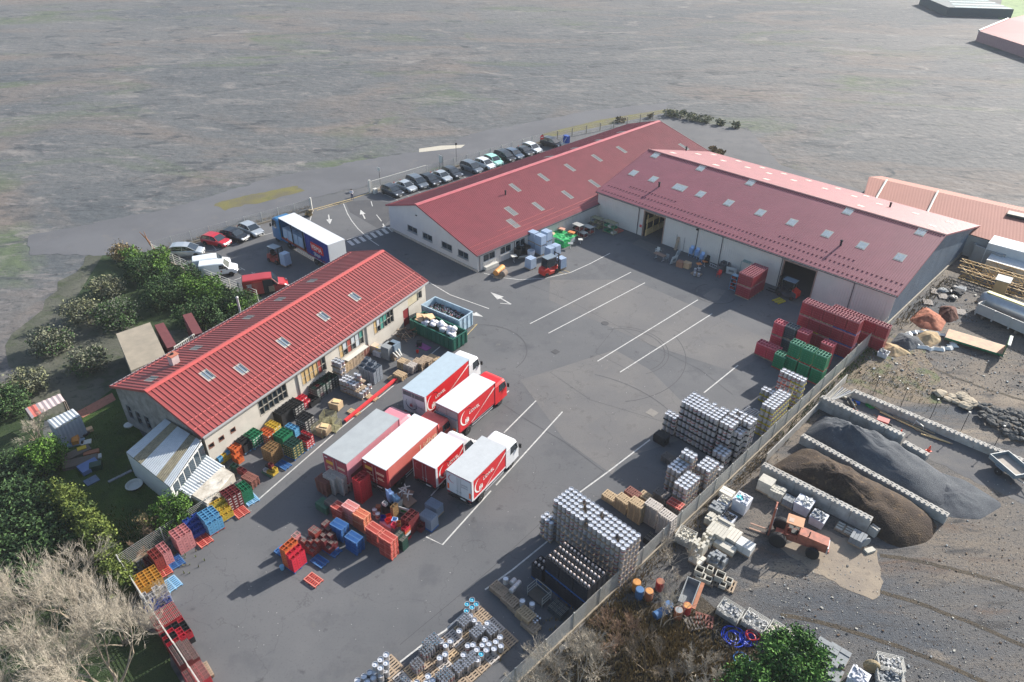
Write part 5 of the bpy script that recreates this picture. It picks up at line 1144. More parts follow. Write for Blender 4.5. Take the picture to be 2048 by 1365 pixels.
S2 = G(1361.5, 803, 6 * .674)
def off(u, v, h): # pixel of a point at u,v of the tall keg block's grid
    return project(S2 * 1 + dirv(U) * u + dirv(V) * v - Vector((0, 0, S2.z - h)))
kegs(*off(-1.35, -.15, 3 * .674), 3, 3, 2, 'small block left of the tall block')
kegs(*off(3.8, .05, 6 * .674), 6, 3, 3, 'square block right of the tall one'); kegs(*off(3.8, 1.5, 6 * .674), 6, 3, 3, 'square block behind the right one', gap=.1)
kegs(*off(5.1, .1, 5.6 * .674), 5, 2, 3, 'square block nearer the fence'); kegs(*off(5.1, 1.55, 6 * .674), 6, 2, 3, 'rear square block by the fence')
kegs(*off(4.35, -1.35, 3 * .674), 3, 3, 3, 'low bluish block by the fence'); kegs(*off(4.2, -2.35, 2 * .674), 2, 4, 2, 'lowest block near the fence')
kegs(1523, 807.7, 5, 3, 8, 'block along the fence', col='yellow'); kegs(1559, 742, 5, 6, 2, 'block before the green crates', col=lambda i, j, k: 'red' if i < 3 else 'yellow')
kegs(1521, 778, 2, 3, 2, 'low block with yellow pallets', col='yellow')
kegs(1360.4, 904, 5, 3, 2, 'rear group by the wood pallets', col='wood'); kegs(1333, 933, 4, 3, 5, 'left group by the wood pallets', col='wood')
kegs(1347, 965, 4, 3, 5, 'front group by the fence', col='wood'); kegs(1392, 930, 4, 3, 4, 'right group by the fence', col='wood')
kegs(660, 722, 4, 3, 2, 'tower against the shed wall', ang=WA, col='wood'); kegs(676, 760, 2, 7, 3, 'floor group by the shed', ang=WA, heights=lambda i, j: 2 - (i > 4) + (j == 2 and i in (3, 4)), col='wood')
def keg1(px, py, z=0, top='', band='', label=None, r=.2, h=.53, lie=None):
    p = G(px, py, z + h); KG.append((p.length - (30 if label else 5), keg_mesh(top, band, r, h), Vector((p.x, p.y, z)), random.uniform(0, 90), label or 'keg', 'single kegs', 'keg', 'keg'))
for a in ((738.6, 769, 'r'), (733.7, 775.7, ''), (728, 782, 'g'), (719, 787, '')): keg1(a[0], a[1], 0, '', a[2], 'single keg %s on the ground before the grey crates' % {738.6: 'with a red band', 733.7: 'in bare steel, upright second,', 728: 'with a grey band', 719: 'in bare steel, furthest left,'}[a[0]])
# small mini keg groups
def minis(px, py, nu, nv, z, desc, p=.19, r=.085, h=.5, cols=('', '', 'c'), ang=U, bands=('',)):
    L = G(px, py, z + h); L.z = 0; rs = random.Random(int(px + py))
    for i in range(nu):
        for j in range(nv):
            if rs.random() < .08: continue
            q = L + dirv(ang) * ((i + .5) * p + rs.uniform(-.02, .02)) + dirv(ang + 90) * ((j + .5) * p + rs.uniform(-.02, .02))
            MK.append((q.length, keg_mesh(rs.choice(cols), rs.choice(bands), r, h), Vector((q.x, q.y, z)), rs.uniform(0, 90), ' '.join(('slim steel cylinder, %s from left, %s row, %s' % (ORD[i], ORD[j], desc)).split()[:16]), 'slim steel cylinders', 'gas_cylinder', 'cylinder'))
MK = []
minis(1484, 822, 6, 5, .0, 'beside the keg block', .25, .11, .6, ('',)); minis(1509, 838, 6, 5, 0, 'by the fence side kegs', .25, .11, .6, ('',))
# low pallets with kegs at the bottom of the picture
O0 = G(960, 1215, .144); 
def floor_grid():
    rows = 0
    # platform of pallets: v runs towards the lower left from the top corner
    tp = G(963, 1212, .144)
    for i in range(3):
        for j in range(11):
            if (i == 0 and j in (0,)) : pass
            c = tp + dirv(U) * (i * 1.24 + .55) + dirv(V + 180) * (j * .84 + .42)
            px, py = project(c)
            if py > 1400: continue
            if i == 0 and j in (4, 5, 6, 7): base = 'wood'
            PL.append((c.length - 8, pallet_mesh(['wood', 'wood', 'pale', 'white', 'wood'][(i * 3 + j) % 5], 1.2, .8), Vector((c.x, c.y, 0)), U + random.uniform(-1.5, 1.5), 'floor pallet under the loose kegs, %s row, %s from the top' % (ORD[i], ORD[j]), 'pallets under the loose kegs', 'pallet', 'pallet'))
floor_grid()
Z = 650; f = 4.096
BIG = [(1205, 490, 'c'), (1165, 525, 'c'), (1240, 525, 'c'), (1205, 550, 'c'), (1160, 580, 'c'), (1190, 620, ''), (1222, 655, ''), (1258, 690, ''), (1330, 680, ''), (1300, 720, 'g'), (1100, 745, ''), (1310, 815, ''), (1435, 795, ''), (1400, 832, ''), (1442, 866, ''),
       (1345, 850, ''), (1290, 858, 'r'), (1385, 890, ''), (1322, 900, ''), (1245, 897, ''), (1213, 857, ''), (1170, 865, 'r'), (1135, 940, ''), (1205, 930, ''), (1280, 935, 'c'), (1250, 980, ''), (985, 935, ''), (940, 965, ''), (1028, 827, ''), (950, 830, 'r'),
       (990, 862, ''), (845, 1115, ''), (880, 1150, ''), (830, 1168, ''), (750, 1168, '')]
for i, (x, y, c) in enumerate(BIG):
    px, py = 650 + x / f, 1080 + y / f; side = 'cyan topped' if c == 'c' else ('red banded' if c == 'r' else ('grey banded' if c == 'g' else 'plain'))
    near = [k for k, b in enumerate(BIG) if b[2] == c]; r_ = near.index(i) + 1
    keg1(px, py, .15, 'c' if c == 'c' else '', c if c in 'rg' and c else '', '%s loose keg on the floor pallets, %s of its kind counting downwards' % (side, ORD[r_ - 1]))
for i, (x, y) in enumerate(((500, 940), (455, 980), (500, 1008), (410, 1020), (455, 1047))):
    keg1(650 + x / f, 1080 + y / f, .82, '', '', 'keg on the two layer stack at the white line, %s from the back' % ORD[i]); keg1(650 + x / f, 1080 + (y + 62) / f, .144, '', '', 'lower keg of the two layer stack, %s from the back' % ORD[i])
for i, (x, y) in enumerate(((365, 1085), (318, 1118), (265, 1150), (395, 1128), (345, 1160))):
    keg1(650 + x / f, 1080 + y / f, .15, '', 'g', 'bluish keg at the bottom edge of the yard, %s from the back' % ORD[i])
pallets(*project(G(752, 1332, .15)), 1, 'wood', 'under the two layer keg stack', U, 1.3, 1.2)
for a in (((1075, 655), 4, 5, 'upper cluster'), ((1175, 745), 4, 5, 'middle cluster'), ((1300, 725), 4, 4, 'right cluster'), ((1105, 985), 4, 6, 'lower right cluster'), ((1028, 1030), 4, 4, 'bottom cluster')):
    minis(650 + a[0][0] / f, 1080 + a[0][1] / f, a[1], a[2], .15, a[3] + ' on the floor pallets', .185, .085, .62, ('',))
minis(650 + 785 / f, 1080 + 835 / f, 5, 6, .15, 'cyan and white group', .185, .085, .62, ('', 'c', ''))
darkcyl = []
minis(650 + 755 / f, 1080 + 895 / f, 4, 5, .15, 'dark bottle group left', .185, .07, .72, ('', 'c'), bands=('r', 'g')); minis(650 + 685 / f, 1080 + 1005 / f, 4, 4, .15, 'darkest group at the line', .185, .07, .72, ('',), bands=('r', 'g'))
minis(650 + 895 / f, 1080 + 1100 / f, 5, 5, .15, 'dark group at bottom edge', .185, .08, .72, ('', 'c'), bands=('r', 'g')); minis(650 + 610 / f, 1080 + 1130 / f, 5, 2, .15, 'small group at bottom left', .185, .08, .72, ('c', ''), bands=('g',))
# pallets with keg and lying keg, right of them
for a in ((978, 1172, 3, 'wood', 'first of the row below the jug crates'), (1000, 1194, 3, 'wood', 'second of the row below the jug crates'), (1014, 1212, 2, 'wood', 'third of the row below the jug crates'), (1030, 1222, 4, 'pale', 'topmost pile of the row below the jug crates'), (1040, 1246, 2, 'wood', 'lowest of the row near the bare shrubs')):
    pallets(a[0], a[1], a[2], a[3], a[4], U)
keg1(650 + 1480 / f, 1080 + 315 / f, .43, '', '', 'keg standing at the back of the short pallet row'); keg1(650 + 1617 / f, 1080 + 497 / f, .3, '', '', 'keg in the middle of the short pallet row'); keg1(650 + 1697 / f, 1080 + 522 / f, .3, '', 'g', 'keg at the front of the short pallet row')
for px, py, L_, lb in ((1022, 1168, .5, 'short keg lying on its side on the pallet row'), (1021, 1184, 1.1, 'long steel cylinder lying on the pallet row')):
    q = G(px, py, .65); o = MB().lathe([(.16, 0), (.19, .04), (.2, .1), (.19, L_ * .3), (.2, L_ * .34), (.19, L_ * .38), (.2, L_ * .66), (.19, L_ * .7), (.19, L_ - .06), (.15, L_)], (0, 0, 0), 14, axis='x').build('keg', steel, loc=(q.x, q.y, .64), rz=52); tag(o, lb, 'keg')
# wooden pallet row between the keg blocks
for a in ((1203, 988, 4, 'pale', 'first pile from the left, wooden row'), (1229.6, 994.5, 8, 'pale', 'second pile, wooden row'), (1257.5, 1001, 13, 'pale', 'third pile, wooden row'), (1289, 1005.5, 14, 'white', 'fourth pile, wooden row'), (1317.5, 1026, 15, 'white', 'fifth pile by the fence, wooden row'),
          (1248, 981, 6, 'brown', 'low pile behind the wooden row'), (1276, 989, 5, 'pale', 'small pile behind the wooden row'), (1305.4, 982, 10, 'grey', 'dark pile behind the wooden row'), (1334, 1003, 11, 'grey', 'dark pile with red board by the fence'), (1323, 911, 4, 'grey', 'low dark pile left of the keg group'), (1308, 867, 6, 'dark', 'pile left of the tall kegs')):
    pallets(a[0], a[1], a[2], a[3], a[4], U, topcol='red' if 'red board' in a[4] else None)
# pallets along shed A and under the beam
for i, (x, y, n, c) in enumerate(((784.6, 747, 4, 'pale'), (793, 722, 6, 'pale'), (806, 728, 6, 'white'), (823, 722, 6, 'wood'), (838, 717, 5, 'wood'), (852.5, 714, 2, 'pale'), (770, 705, 5, 'wood'))):
    pallets(x, y, n, c, 'pile %s from left beyond the grey crates' % ORD[i], WA)
for i, (x, y, n) in enumerate(((687, 731, 8), (699, 722, 8), (711, 713, 8), (724, 704, 8))): pallets(x, y, n, ['pale', 'wood', 'wood', 'brown'][i], 'pile %s along the wall behind grey crates' % ORD[i], WA + 90, 1.2, .8)
# grey crate towers
rs = random.Random(4)
for i in range(3):
    for j in range(3):
        n = [[8, 9, 10], [7, 8, 9], [7, 8, 8]][i][j]
        pt = project(G(716, 732, 1.6) + dirv(WA) * (i * .66) + dirv(WA + 90) * (j * .46) + Vector((0, 0, n * .2 - 1.6)))
        crates(pt[0], pt[1], n, 1, 1, 'grey', 'tower %s of the grey group' % ORD[i * 3 + j], WA, .6, .4, h=.2, jit=.6)
# ------------------------------------------------------------------ fences, gate, walls
fwhite = mat('white_painted_metal', (190, 188, 180), .6, var=.06); fgrey = mat('galvanised_wire', (160, 160, 154), .5, var=.05, metal=.2)
conc = mat('pale_concrete_block', (168, 166, 160), .85, var=.12, scale=1.2, var2=(136, 132, 126)); plin = mat('fence_plinth_concrete', (142, 132, 116), .9, var=.2, scale=1)
def fence(pts, H, label, pm, wm, post_sp=2.5, wires=(12, 0), plinth=0, r=.03, vert=0, vr=.006, hr=.013, name='wire_fence', cat='fence', top=True, plm=None):
    P = [p if isinstance(p, Vector) else G(*p) for p in pts]; t = thing(name, label, cat, P[0]); O = P[0]; n_post = 0
    wire = MB()
    for a, b in zip(P[:-1], P[1:]):
        a = a - O; b = b - O; L = (b - a).length; d = (b - a).normalized(); n = max(1, round(L / post_sp))
        if plinth: m_ = MB(); ang = math.atan2(d.y, d.x); m_.box((a + b) / 2 + Vector((0, 0, plinth / 2)), (L, .22, plinth), rz=ang); m_.build('plinth', plm or plin, t)
        for i in range(n + (b - (P[-1] - O)).length.__lt__(.01)):
            p = a + d * (L * i / n); MB().box(p + Vector((0, 0, H / 2)), (r * 2, r * 2, H + .05), rz=math.atan2(d.y, d.x)).build('post', pm, t)
        for k in range(wires[0]):
            z = plinth + .08 + (H - plinth - .1) * k / (wires[0] - 1); wire.box((a + b) / 2 + Vector((0, 0, z)), (L, hr * 2, hr * 2), rz=math.atan2(d.y, d.x))
        if vert:
            nv = int(L / vert)
            for i in range(nv): p = a + d * (L * (i + .5) / nv); wire.box(p + Vector((0, 0, plinth + (H - plinth) / 2)), (vr * 2, vr * 2, H - plinth), rz=math.atan2(d.y, d.x))
    wire.build('wire_mesh', wm, t); return t
fence([(308, 508), (622, 421)], 1.75, 'white post and wire fence along the road behind the corner car park', fwhite, fgrey, 2.5, (11, 0), .25, .04)
fence([(308, 509), (410, 559), (517, 603)], 1.5, 'white rail fence between the car park and the overgrown hedge', fwhite, fwhite, 1.6, (5, 0), .1, .04, hr=.022)
fence([(1085, 285), (1200, 262), (1330, 234)], 1.6, 'old low post and wire fence beyond the last parked cars', mat('weathered_post', (160, 150, 136), .8), fgrey, 3.4, (5, 0), 0, .07)
fence([(855, 351), (960, 322), (1085, 285)], 1.7, 'white post and wire fence behind the long row of parked cars', fwhite, fgrey, 2.6, (12, 0), .3, .05, plm=plin)
fence([(246, 1140), (392, 1365), (470, 1480)], 1.6, 'white fence between the crate row and the bare tree', fwhite, fwhite, 2.5, (14, 0), .12, .04, vert=.3, hr=.014)
fence([(246, 1139), (330, 1083), (420, 1025), (470, 992)], 1.5, 'thin wire fence behind the coloured crates by the hedge', fwhite, fgrey, 2.5, (9, 0), .12, .035, hr=.012)
fence([(1766, 664), (1640, 785), (1197, 1212), (1030, 1372), (960, 1440)], 1.9, 'long grey mesh fence between the yard and the builders yard', fgrey, mat('mesh_fence_grey', (176, 174, 166), .6, var=.05), 2.5, (16, 0), .25, .045, vert=.13, vr=.012, hr=.009)
g0, g1 = G(741, 386), G(853, 352); gt = thing('sliding_gate', 'white sliding bar gate at the entrance by the parked cars', 'gate', g0, angle(g0, g1)); L = (g1 - g0).length
mb = MB(); mb.bx(0, L, -.05, .05, .25, .5).bx(0, L, -.04, .04, 1.75, 1.85)
for i in range(int(L / .16)): mb.bx(i * .16, i * .16 + .035, -.02, .02, .5, 1.76)
mb.build('gate_leaf', fwhite, gt); MB().bx(-.15, .15, -.15, .15, 0, 2.1).build('gate_post', fwhite, gt); MB().bx(.2, .8, -.9, -.35, 0, .75).build('gate_motor', fwhite, gt); MB().bx(.3, L, -.25, -.1, 0, .25).build('gate_track', plin, gt)
g0 = G(624, 421); t = thing('gate_post', 'white gate post at the end of the road fence', 'gate post', g0); MB().bx(-.1, .1, -.1, .1, 0, 2.0).build('post', fwhite, t); MB().bx(-.5, .3, -.6, -.3, 0, .3).build('base', plin, t)
def sign(px, label, w, h, z, m, name='road_sign', two=False, ang=215, r=.035):
    g = G(*px); t = thing(name, label, 'sign', g, ang)
    for x in ((-w / 2, w / 2) if two else (0,)): MB().tube((x, 0, 0), (x, 0, z + h), r, 6).build('post', chass, t)
    MB().box((0, .05, z + h / 2), (w, .04, h)).build('panel', m, t); return t
sign((761, 371), 'small blank panel on a dark post beside the sliding gate', .8, .6, 2.4, fwhite, ang=135); sign((883, 341), 'white notice board on two posts behind the parked cars', 1.1, 1.3, 1.3, fwhite, two=True, ang=130)
t = sign((913, 324), 'dark lamp post with small black head behind the parked cars', .35, .35, 3.0, chass, 'lamp_post'); t['category'] = 'lamp post'
t = sign((1083, 295), 'round red no entry sign at the far end of the car row', .05, .05, 1.5, chass); MB().lathe([(.42, -.02), (.42, .02)], (0, .09, 1.9), 16, axis='y').build('disc', mat('sign_red', (206, 40, 46), .5, var=0), t); MB().box((0, .125, 1.9), (.6, .01, .14)).box((0, .055, 1.9), (.6, .01, .14)).build('white_bar', whitelet, t)
t = thing('scissor_lift', 'blue and grey machine lift parked past the last black car', 'lift', G(1128, 295), 40); MB().bx(-.9, .9, -.5, .5, .25, .8).build('chassis', fwhite, t); MB().bx(.2, .9, -.55, .55, .8, 2.1).build('cabinet', mat('machine_blue', (30, 70, 150), .4), t)
for s_ in (-.4, .4): MB().tube((-.8, s_, .8), (.3, s_, 2.0), .06, 4).build('arm', alu, t)
for x in (-.6, .6):
    for y in (-.5, .5): wheel(t, x, y, .28, .2, 1 if y > 0 else -1)
t = thing('dead_trunk', 'rusty brown leaning dead trunk by the road fence', 'tree trunk', G(312, 505)); MB().tube((0, 0, 0), (-1.0, .5, 1.7), .16, 6, r2=.1).tube((-1.0, .5, 1.7), (-1.8, .7, 2.6), .1, 5, r2=.03).tube((-1.0, .5, 1.7), (-1.3, .9, 2.6), .07, 5, r2=.02).build('trunk', mat('rusty_bark', (128, 88, 60), .9, var=.2), t)
# studded concrete block walls: blocks as parts
def block_wall(p0, p1, courses, label, bw=1.6, d=.55, h=.7, run=None):
    a, b = G(*p0), G(*p1); L = (b - a).length; t = thing('block_wall', label, 'wall', a, angle(a, b)); n = max(1, round(L / bw)); bw = L / n
    for c in range(courses):
        nn = n if not run or c < courses - 1 else round(n * run)
        for i in range(nn):
            mb = MB(); x0 = i * bw + .012; x1 = (i + 1) * bw - .012; mb.bx(x0, x1, -d / 2, d / 2, c * h + (.004 if c else 0), (c + 1) * h)
            if c == courses - 1 or i >= (round(n * run) if run else n):
                for k in range(4):
                    for y in (-.13, .13): mb.box((x0 + (k + .5) * (x1 - x0) / 4, y, (c + 1) * h + .04), (.17, .14, .08))
            mb.build('block', conc, t)
    return t
block_wall((1702, 792), (2110, 962), 1, 'long low studded wall highest up the builders yard')
block_wall((1636, 814), (1800, 893), 2, 'two course studded wall between the gravel heap and tool bay', h=.65); block_wall((1803, 895), (1852, 922), 1, 'short single course wall continuing beside the gravel heap')
block_wall((1600, 884), (1890, 1046), 1, 'studded wall between the grey gravel and brown mulch heaps', h=.85)
block_wall((1520, 950), (1735, 1062), 2, 'nearest studded wall behind the pallets of pavers', h=.65); block_wall((1737, 1063), (1752, 1074), 1, 'single studded block stepping down at the nearest wall end')
vp = thing('panel_wall', 'row of upright pale concrete panels outside the mesh fence', 'wall', G(1530, 925)); a, b = G(1530, 925), G(1690, 765); n = 9
for i in range(n): p = (b - a) * ((i + .5) / n); MB().box(p + Vector((0, 0, .5)), ((b - a).length / n - .03, .08, 1.0), rz=math.atan2((b - a).y, (b - a).x)).build('panel', conc, vp)
# ------------------------------------------------------------------ heaps of loose material
from mathutils import noise
def heap(poly, peak, H, label, m, name='gravel_heap', cat='heap', res=26, rough=.2, flat=1.0, ridge=None):
    """poly: pixel outline on the ground; peak: pixel of the summit (ground point under it)"""
    P = [G(*p) for p in poly]; c = G(*peak); t = []
    mb = MB(); nr = 14; na = 64; ring = []
    # outline radius by direction
    def rad(th):
        d = Vector((math.cos(th), math.sin(th), 0)); best = .1
        for a, b in zip(P, P[1:] + P[:1]):
            e = b - a; den = d.x * e.y - d.y * e.x
            if abs(den) < 1e-9: continue
            q = a - c; s = (q.x * e.y - q.y * e.x) / den; u = (q.x * d.y - q.y * d.x) / den
            if s > 0 and -.001 <= u <= 1.001: best = max(best, s)
        return best
    rr = [rad(2 * math.pi * i / na) for i in range(na)]; rr = [(rr[i - 1] + rr[i] * 2 + rr[(i + 1) % na]) / 4 for i in range(na)]
    vs = [(0, 0, H)]
    for k in range(1, nr + 1):
        f = k / nr
        for i in range(na):
            th = 2 * math.pi * i / na; x, y = math.cos(th) * rr[i] * f, math.sin(th) * rr[i] * f
            z = H * (1 - f ** 1.15) ** flat
            nz = noise.noise(Vector((x + c.x, y + c.y, 0)) * .9) * .5 + noise.noise(Vector((x + c.x, y + c.y, 3)) * 2.7) * .25 + noise.noise(Vector((x, y, 7)) * 7) * .1
            z = max(-.02 if k == nr else .005, z + nz * rough * H * (1 - f ** 4) * 2.2) if k < nr else -.02
            vs.append((x, y, z))
    fs = [(0, 1 + i, 1 + (i + 1) % na) for i in range(na)]
    for k in range(nr - 1):
        for i in range(na):
            a = 1 + k * na + i; b = 1 + k * na + (i + 1) % na; fs.append((a, a + na, b + na, b))
    mb.add(vs, fs); o = mb.build(name, m, loc=(c.x, c.y, 0), smooth=True); tag(o, label, cat); return o
mg = ground_mat('grey_aggregate', [((66, 70, 76), (82, 86, 90), .6, .4, .6), ((0, 0, 0), (70, 74, 80), 2.5, .5, .7), ((0, 0, 0), (134, 136, 138), 22, .58, .72)], bump=1.0, bscale=16)
mm_ = ground_mat('brown_mulch', [((54, 44, 38), (68, 56, 45), .7, .4, .6), ((0, 0, 0), (110, 90, 66), 2.0, .56, .74), ((0, 0, 0), (40, 34, 30), 6, .5, .7), ((0, 0, 0), (126, 108, 84), 18, .6, .75)], bump=1.4, bscale=9)
ms_ = ground_mat('red_sand', [((150, 88, 66), (166, 108, 84), .9, .4, .6), ((0, 0, 0), (120, 74, 60), 3, .5, .72)], bump=.6, bscale=14); md_ = ground_mat('dark_red_sand', [((86, 52, 44), (100, 64, 52), .9, .4, .6), ((0, 0, 0), (66, 44, 40), 3, .5, .72)], bump=.6, bscale=14)
mt_ = ground_mat('yellow_sand', [((150, 128, 98), (164, 144, 112), .9, .4, .6), ((0, 0, 0), (140, 112, 84), 3, .56, .74)], bump=.6, bscale=14)
heap([(1604, 872), (1642, 830), (1790, 890), (1860, 930), (1930, 985), (1890, 1030), (1760, 968)], (1690, 882), 1.9, 'big grey gravel heap between two studded walls', mg, flat=.8)
heap([(1850, 935), (1930, 960), (2010, 1010), (1960, 1040), (1893, 1035), (1850, 1000)], (1900, 992), .5, 'low fine gravel spread at the foot of the grey heap', mg, rough=.2)
heap([(1525, 945), (1605, 895), (1740, 965), (1880, 1045), (1860, 1085), (1780, 1100), (1752, 1066), (1640, 1006)], (1665, 985), 2.2, 'big brown mulch heap between two studded walls', mm_, 'mulch_heap', flat=.62, rough=.16)
heap([(1818, 640), (1850, 612), (1895, 640), (1882, 664), (1840, 656)], (1856, 640), .9, 'orange red sand heap beside the grey gable wall', ms_, 'sand_heap'); heap([(1876, 640), (1880, 612), (1912, 612), (1918, 638), (1900, 646)], (1897, 632), 1.0, 'dark red sand heap behind the orange one', md_, 'sand_heap')
heap([(1832, 682), (1842, 658), (1878, 664), (1884, 684), (1856, 696)], (1858, 679), .7, 'yellow sand heap on a torn white sheet', mt_, 'sand_heap'); heap([(1780, 686), (1800, 664), (1842, 676), (1852, 694), (1820, 702)], (1813, 686), .7, 'dark gravel heap left of the yellow sand', mg, 'gravel_heap')
heap([(1758, 706), (1766, 684), (1796, 690), (1824, 708), (1790, 716)], (1785, 702), .6, 'tan sand heap nearest the mesh fence', mt_, 'sand_heap')
# torn sheet round the sand
mb = MB(); c = G(1858, 680); rs = random.Random(2)
for i in range(40):
    th = 2 * math.pi * i / 40; th2 = 2 * math.pi * (i + 1) / 40
    def q(t_, r, z): return (c.x + math.cos(t_) * r * 1.3, c.y + math.sin(t_) * r * .9 - .2, z)
    r0 = 1.95 + .2 * math.sin(i * 2.3); r1 = 1.95 + .2 * math.sin((i + 1) % 40 * 2.3)
    mb.add([q(th, r0 - .35, .12), q(th2, r1 - .35, .12), q(th2, r1, .28), q(th, r0, .28)], [(0, 1, 2, 3)]); mb.add([q(th, r0, .28), q(th2, r1, .28), q(th2, r1 + .3, .02), q(th, r0 + .3, .02)], [(0, 1, 2, 3)])
tag(mb.build('plastic_sheet', mat('white_plastic_sheet', (206, 206, 200), .5, var=.1, scale=5)), 'torn white plastic sheet ringed around the yellow sand', 'sheet')
# rocks
def rock_mesh(seed, s=1.0, flat=.7):
    rs = random.Random(seed); mb = MB(); vs = []; n = 7; pr = []
    for k, (r, z) in enumerate(((.35, -.45), (.9, -.3), (1, .1), (.75, .42), (.3, .5))):
        for i in range(n): t = 2 * math.pi * (i + .5 * (k % 2)) / n; q = rs.uniform(.75, 1.15); vs.append((math.cos(t) * r * q * s * .5, math.sin(t) * r * q * s * .5, (z + rs.uniform(-.1, .1)) * s * .5 * flat + s * .2))
    fs = []
    for k in range(4):
        for i in range(n): fs.append((k * n + i, k * n + (i + 1) % n, (k + 1) * n + (i + 1) % n, (k + 1) * n + i))
    fs.append(tuple(range(n))[::-1]); fs.append(tuple(4 * n + i for i in range(n))); mb.add(vs, fs); return mb
rk = mat('pale_boulder', (160, 148, 128), .9, var=.2, scale=2); rkd = mat('dark_broken_stone', (84, 84, 82), .9, var=.25, scale=2); rkg = mat('grey_stone', (130, 132, 132), .9, var=.2, scale=2)
for i, (px, py, s) in enumerate(((1879, 790, 1.3), (1894, 800, .9), (1903, 796, 1.0), (1924, 797, 1.3), (1938, 808, 1.5), (1912, 806, .9), (1930, 815, 1.4))):
    g = G(px, py); tag(rock_mesh(i, s).build('boulder', rk, loc=(g.x, g.y, -.05), rz=i * 50), 'pale boulder, %s from the left along the earth bank' % ORD[i], 'boulder', 'pale boulders on the bank')
stones = [rock_mesh(40 + k, .62, .8).mesh('stone', rkd) for k in range(5)]; rs = random.Random(11); k = 0
for r in range(7):
    for c_ in range(11):
        px = 1955 + c_ * 11 + r * 2 + rs.uniform(-3, 3) + r * 2; py = 812 + r * 9 + c_ * 2.6 + rs.uniform(-3, 3)
        if px > 2075 or (r > 4 and c_ < 3): continue
        g = G(px, py); o = bpy.data.objects.new('broken_stone', stones[k % 5]); COL.objects.link(o); o.location = (g.x, g.y, .25 * math.sin(math.pi * (r + .5) / 7) + rs.uniform(-.05, .12)); o.rotation_euler = (rs.uniform(-.5, .5), rs.uniform(-.5, .5), rs.uniform(0, 6)); s = rs.uniform(.8, 1.3); o.scale = (s, s, s)
        tag(o, 'dark broken stone in the pile below the bank, %s row, %s across' % (ORD[r], ORD[c_]), 'stone', 'dark broken stones'); k += 1
# ------------------------------------------------------------------ skips
def skip(px, label, h, m, L, W, ang, fill, seedc):
    g = G(px[0], px[1], h); c = g + dirv(ang) * L / 2 + dirv(ang + 90) * W / 2; t = thing('skip_container', label, 'skip', (c.x, c.y, 0), ang)
    x, y = L / 2, W / 2; w = .08; mb = MB()
    mb.bx(-x, x, -y, -y + w, .15, h).bx(-x, x, y - w, y, .15, h).bx(-x, -x + w, -y + w, y - w, .15, h).bx(x - w, x, -y + w, y - w, .15, h).bx(-x + w, x - w, -y + w, y - w, .15, .3)
    mb.build('hull', m, t)
    rb_ = MB(); n = int(L / .6)
    for i in range(n + 1):
        q = -x + .05 + (L - .1) * i / n
        for s in (-1, 1): rb_.bx(q - .05, q + .05, s * y, s * (y + .07), .2, h - .08)
    for i in range(4):
        q = -y + .1 + (W - .2) * i / 3
        for s in (-1, 1): rb_.bx(s * x, s * (x + .06), q - .05, q + .05, .2, h - .08)
    rb_.build('ribs', m, t); r2 = MB()
    r2.bx(-x - .06, x + .06, -y - .07, -y + w, h, h + .07).bx(-x - .06, x + .06, y - w, y + .07, h, h + .07).bx(-x - .06, -x + w, -y + w, y - w, h, h + .07).bx(x - w, x + .06, -y + w, y - w, h, h + .07); r2.build('rim', m, t)
    return t, c
sw_m = mat('pale_blue_skip_paint', (160, 182, 196), .55, var=.12, scale=1.2, var2=(130, 146, 156)); sg_m = mat('green_skip_paint', (22, 84, 70), .55, var=.15, scale=1.2)
ws, wc = skip((843, 611), 'pale blue skip full of bottles beside the shed end', 1.85, sw_m, 5.45, 2.3, -36, 0, 0)
gs, gc = skip((820, 640), 'green skip heaped with white bags and cardboard', 1.6, sg_m, 6.3, 2.2, -38, 0, 0)
MB().poly([(-2.6, -1.0, 1.15), (2.6, -1.0, .95), (2.6, 1.0, .95), (-2.6, 1.0, 1.15)]).build('bottle_bed', mat('glass_rubble', (60, 64, 60), .6, var=.5, scale=14), ws)
rs = random.Random(5); cols = [mat('bottle_dark', (40, 40, 44), .3, var=0), mat('bottle_white', (200, 200, 200), .4, var=0), mat('bottle_green', (60, 110, 80), .3, var=0), mat('bottle_pink', (190, 130, 130), .4, var=0)]
mb = MB()
for i in range(700): x, y = rs.uniform(-2.5, 2.5), rs.uniform(-.98, .98); mb.box((x, y, 1.1 - x * .03 + .25 * math.cos(y) * math.exp(-x * x / 3) + rs.uniform(0, .1)), (.2, .07, .07), rs.choice((0, 0, 1, 0, 2, 3, 1)), rz=rs.uniform(0, 3), ry=rs.uniform(-.6, .6))
tag(mb.build('bottles', cols, loc=(wc.x, wc.y, 0), rz=-36), 'loose bottles filling the pale blue skip', 'bottles', kind='stuff')
bagw = mat('white_bin_bag', (206, 204, 208), .5, var=.08, scale=6); bagm = [rock_mesh(70 + k, 1.0, .8).mesh('rubbish_bag', bagw, True) for k in range(4)]
bpos = [(-2.1 + .42 * i + rs.uniform(-.1, .1), rs.uniform(-.75, .75)) for i in range(12)] + [(-1.2 + .45 * i, rs.uniform(-.7, .7)) for i in range(9)]
for i, (x, y) in enumerate(bpos):
    q = gc + dirv(-38) * x + dirv(52) * y; o = bpy.data.objects.new('rubbish_bag', bagm[i % 4]); COL.objects.link(o); o.location = (q.x, q.y, 1.35 + (.3 if i > 11 else 0)); o.rotation_euler = (rs.uniform(-.5, .5), rs.uniform(-.4, .4), rs.uniform(0, 6)); s = rs.uniform(.6, .85); o.scale = (s, s, s)
    tag(o, 'white rubbish bag in the green skip, %s %s from the shed end' % ('upper layer' if i > 11 else 'lower layer', ORD[i if i < 12 else i - 12]), 'rubbish bag', 'white bags in the green skip')
card = mat('cardboard', (184, 152, 118), .8, var=.1)
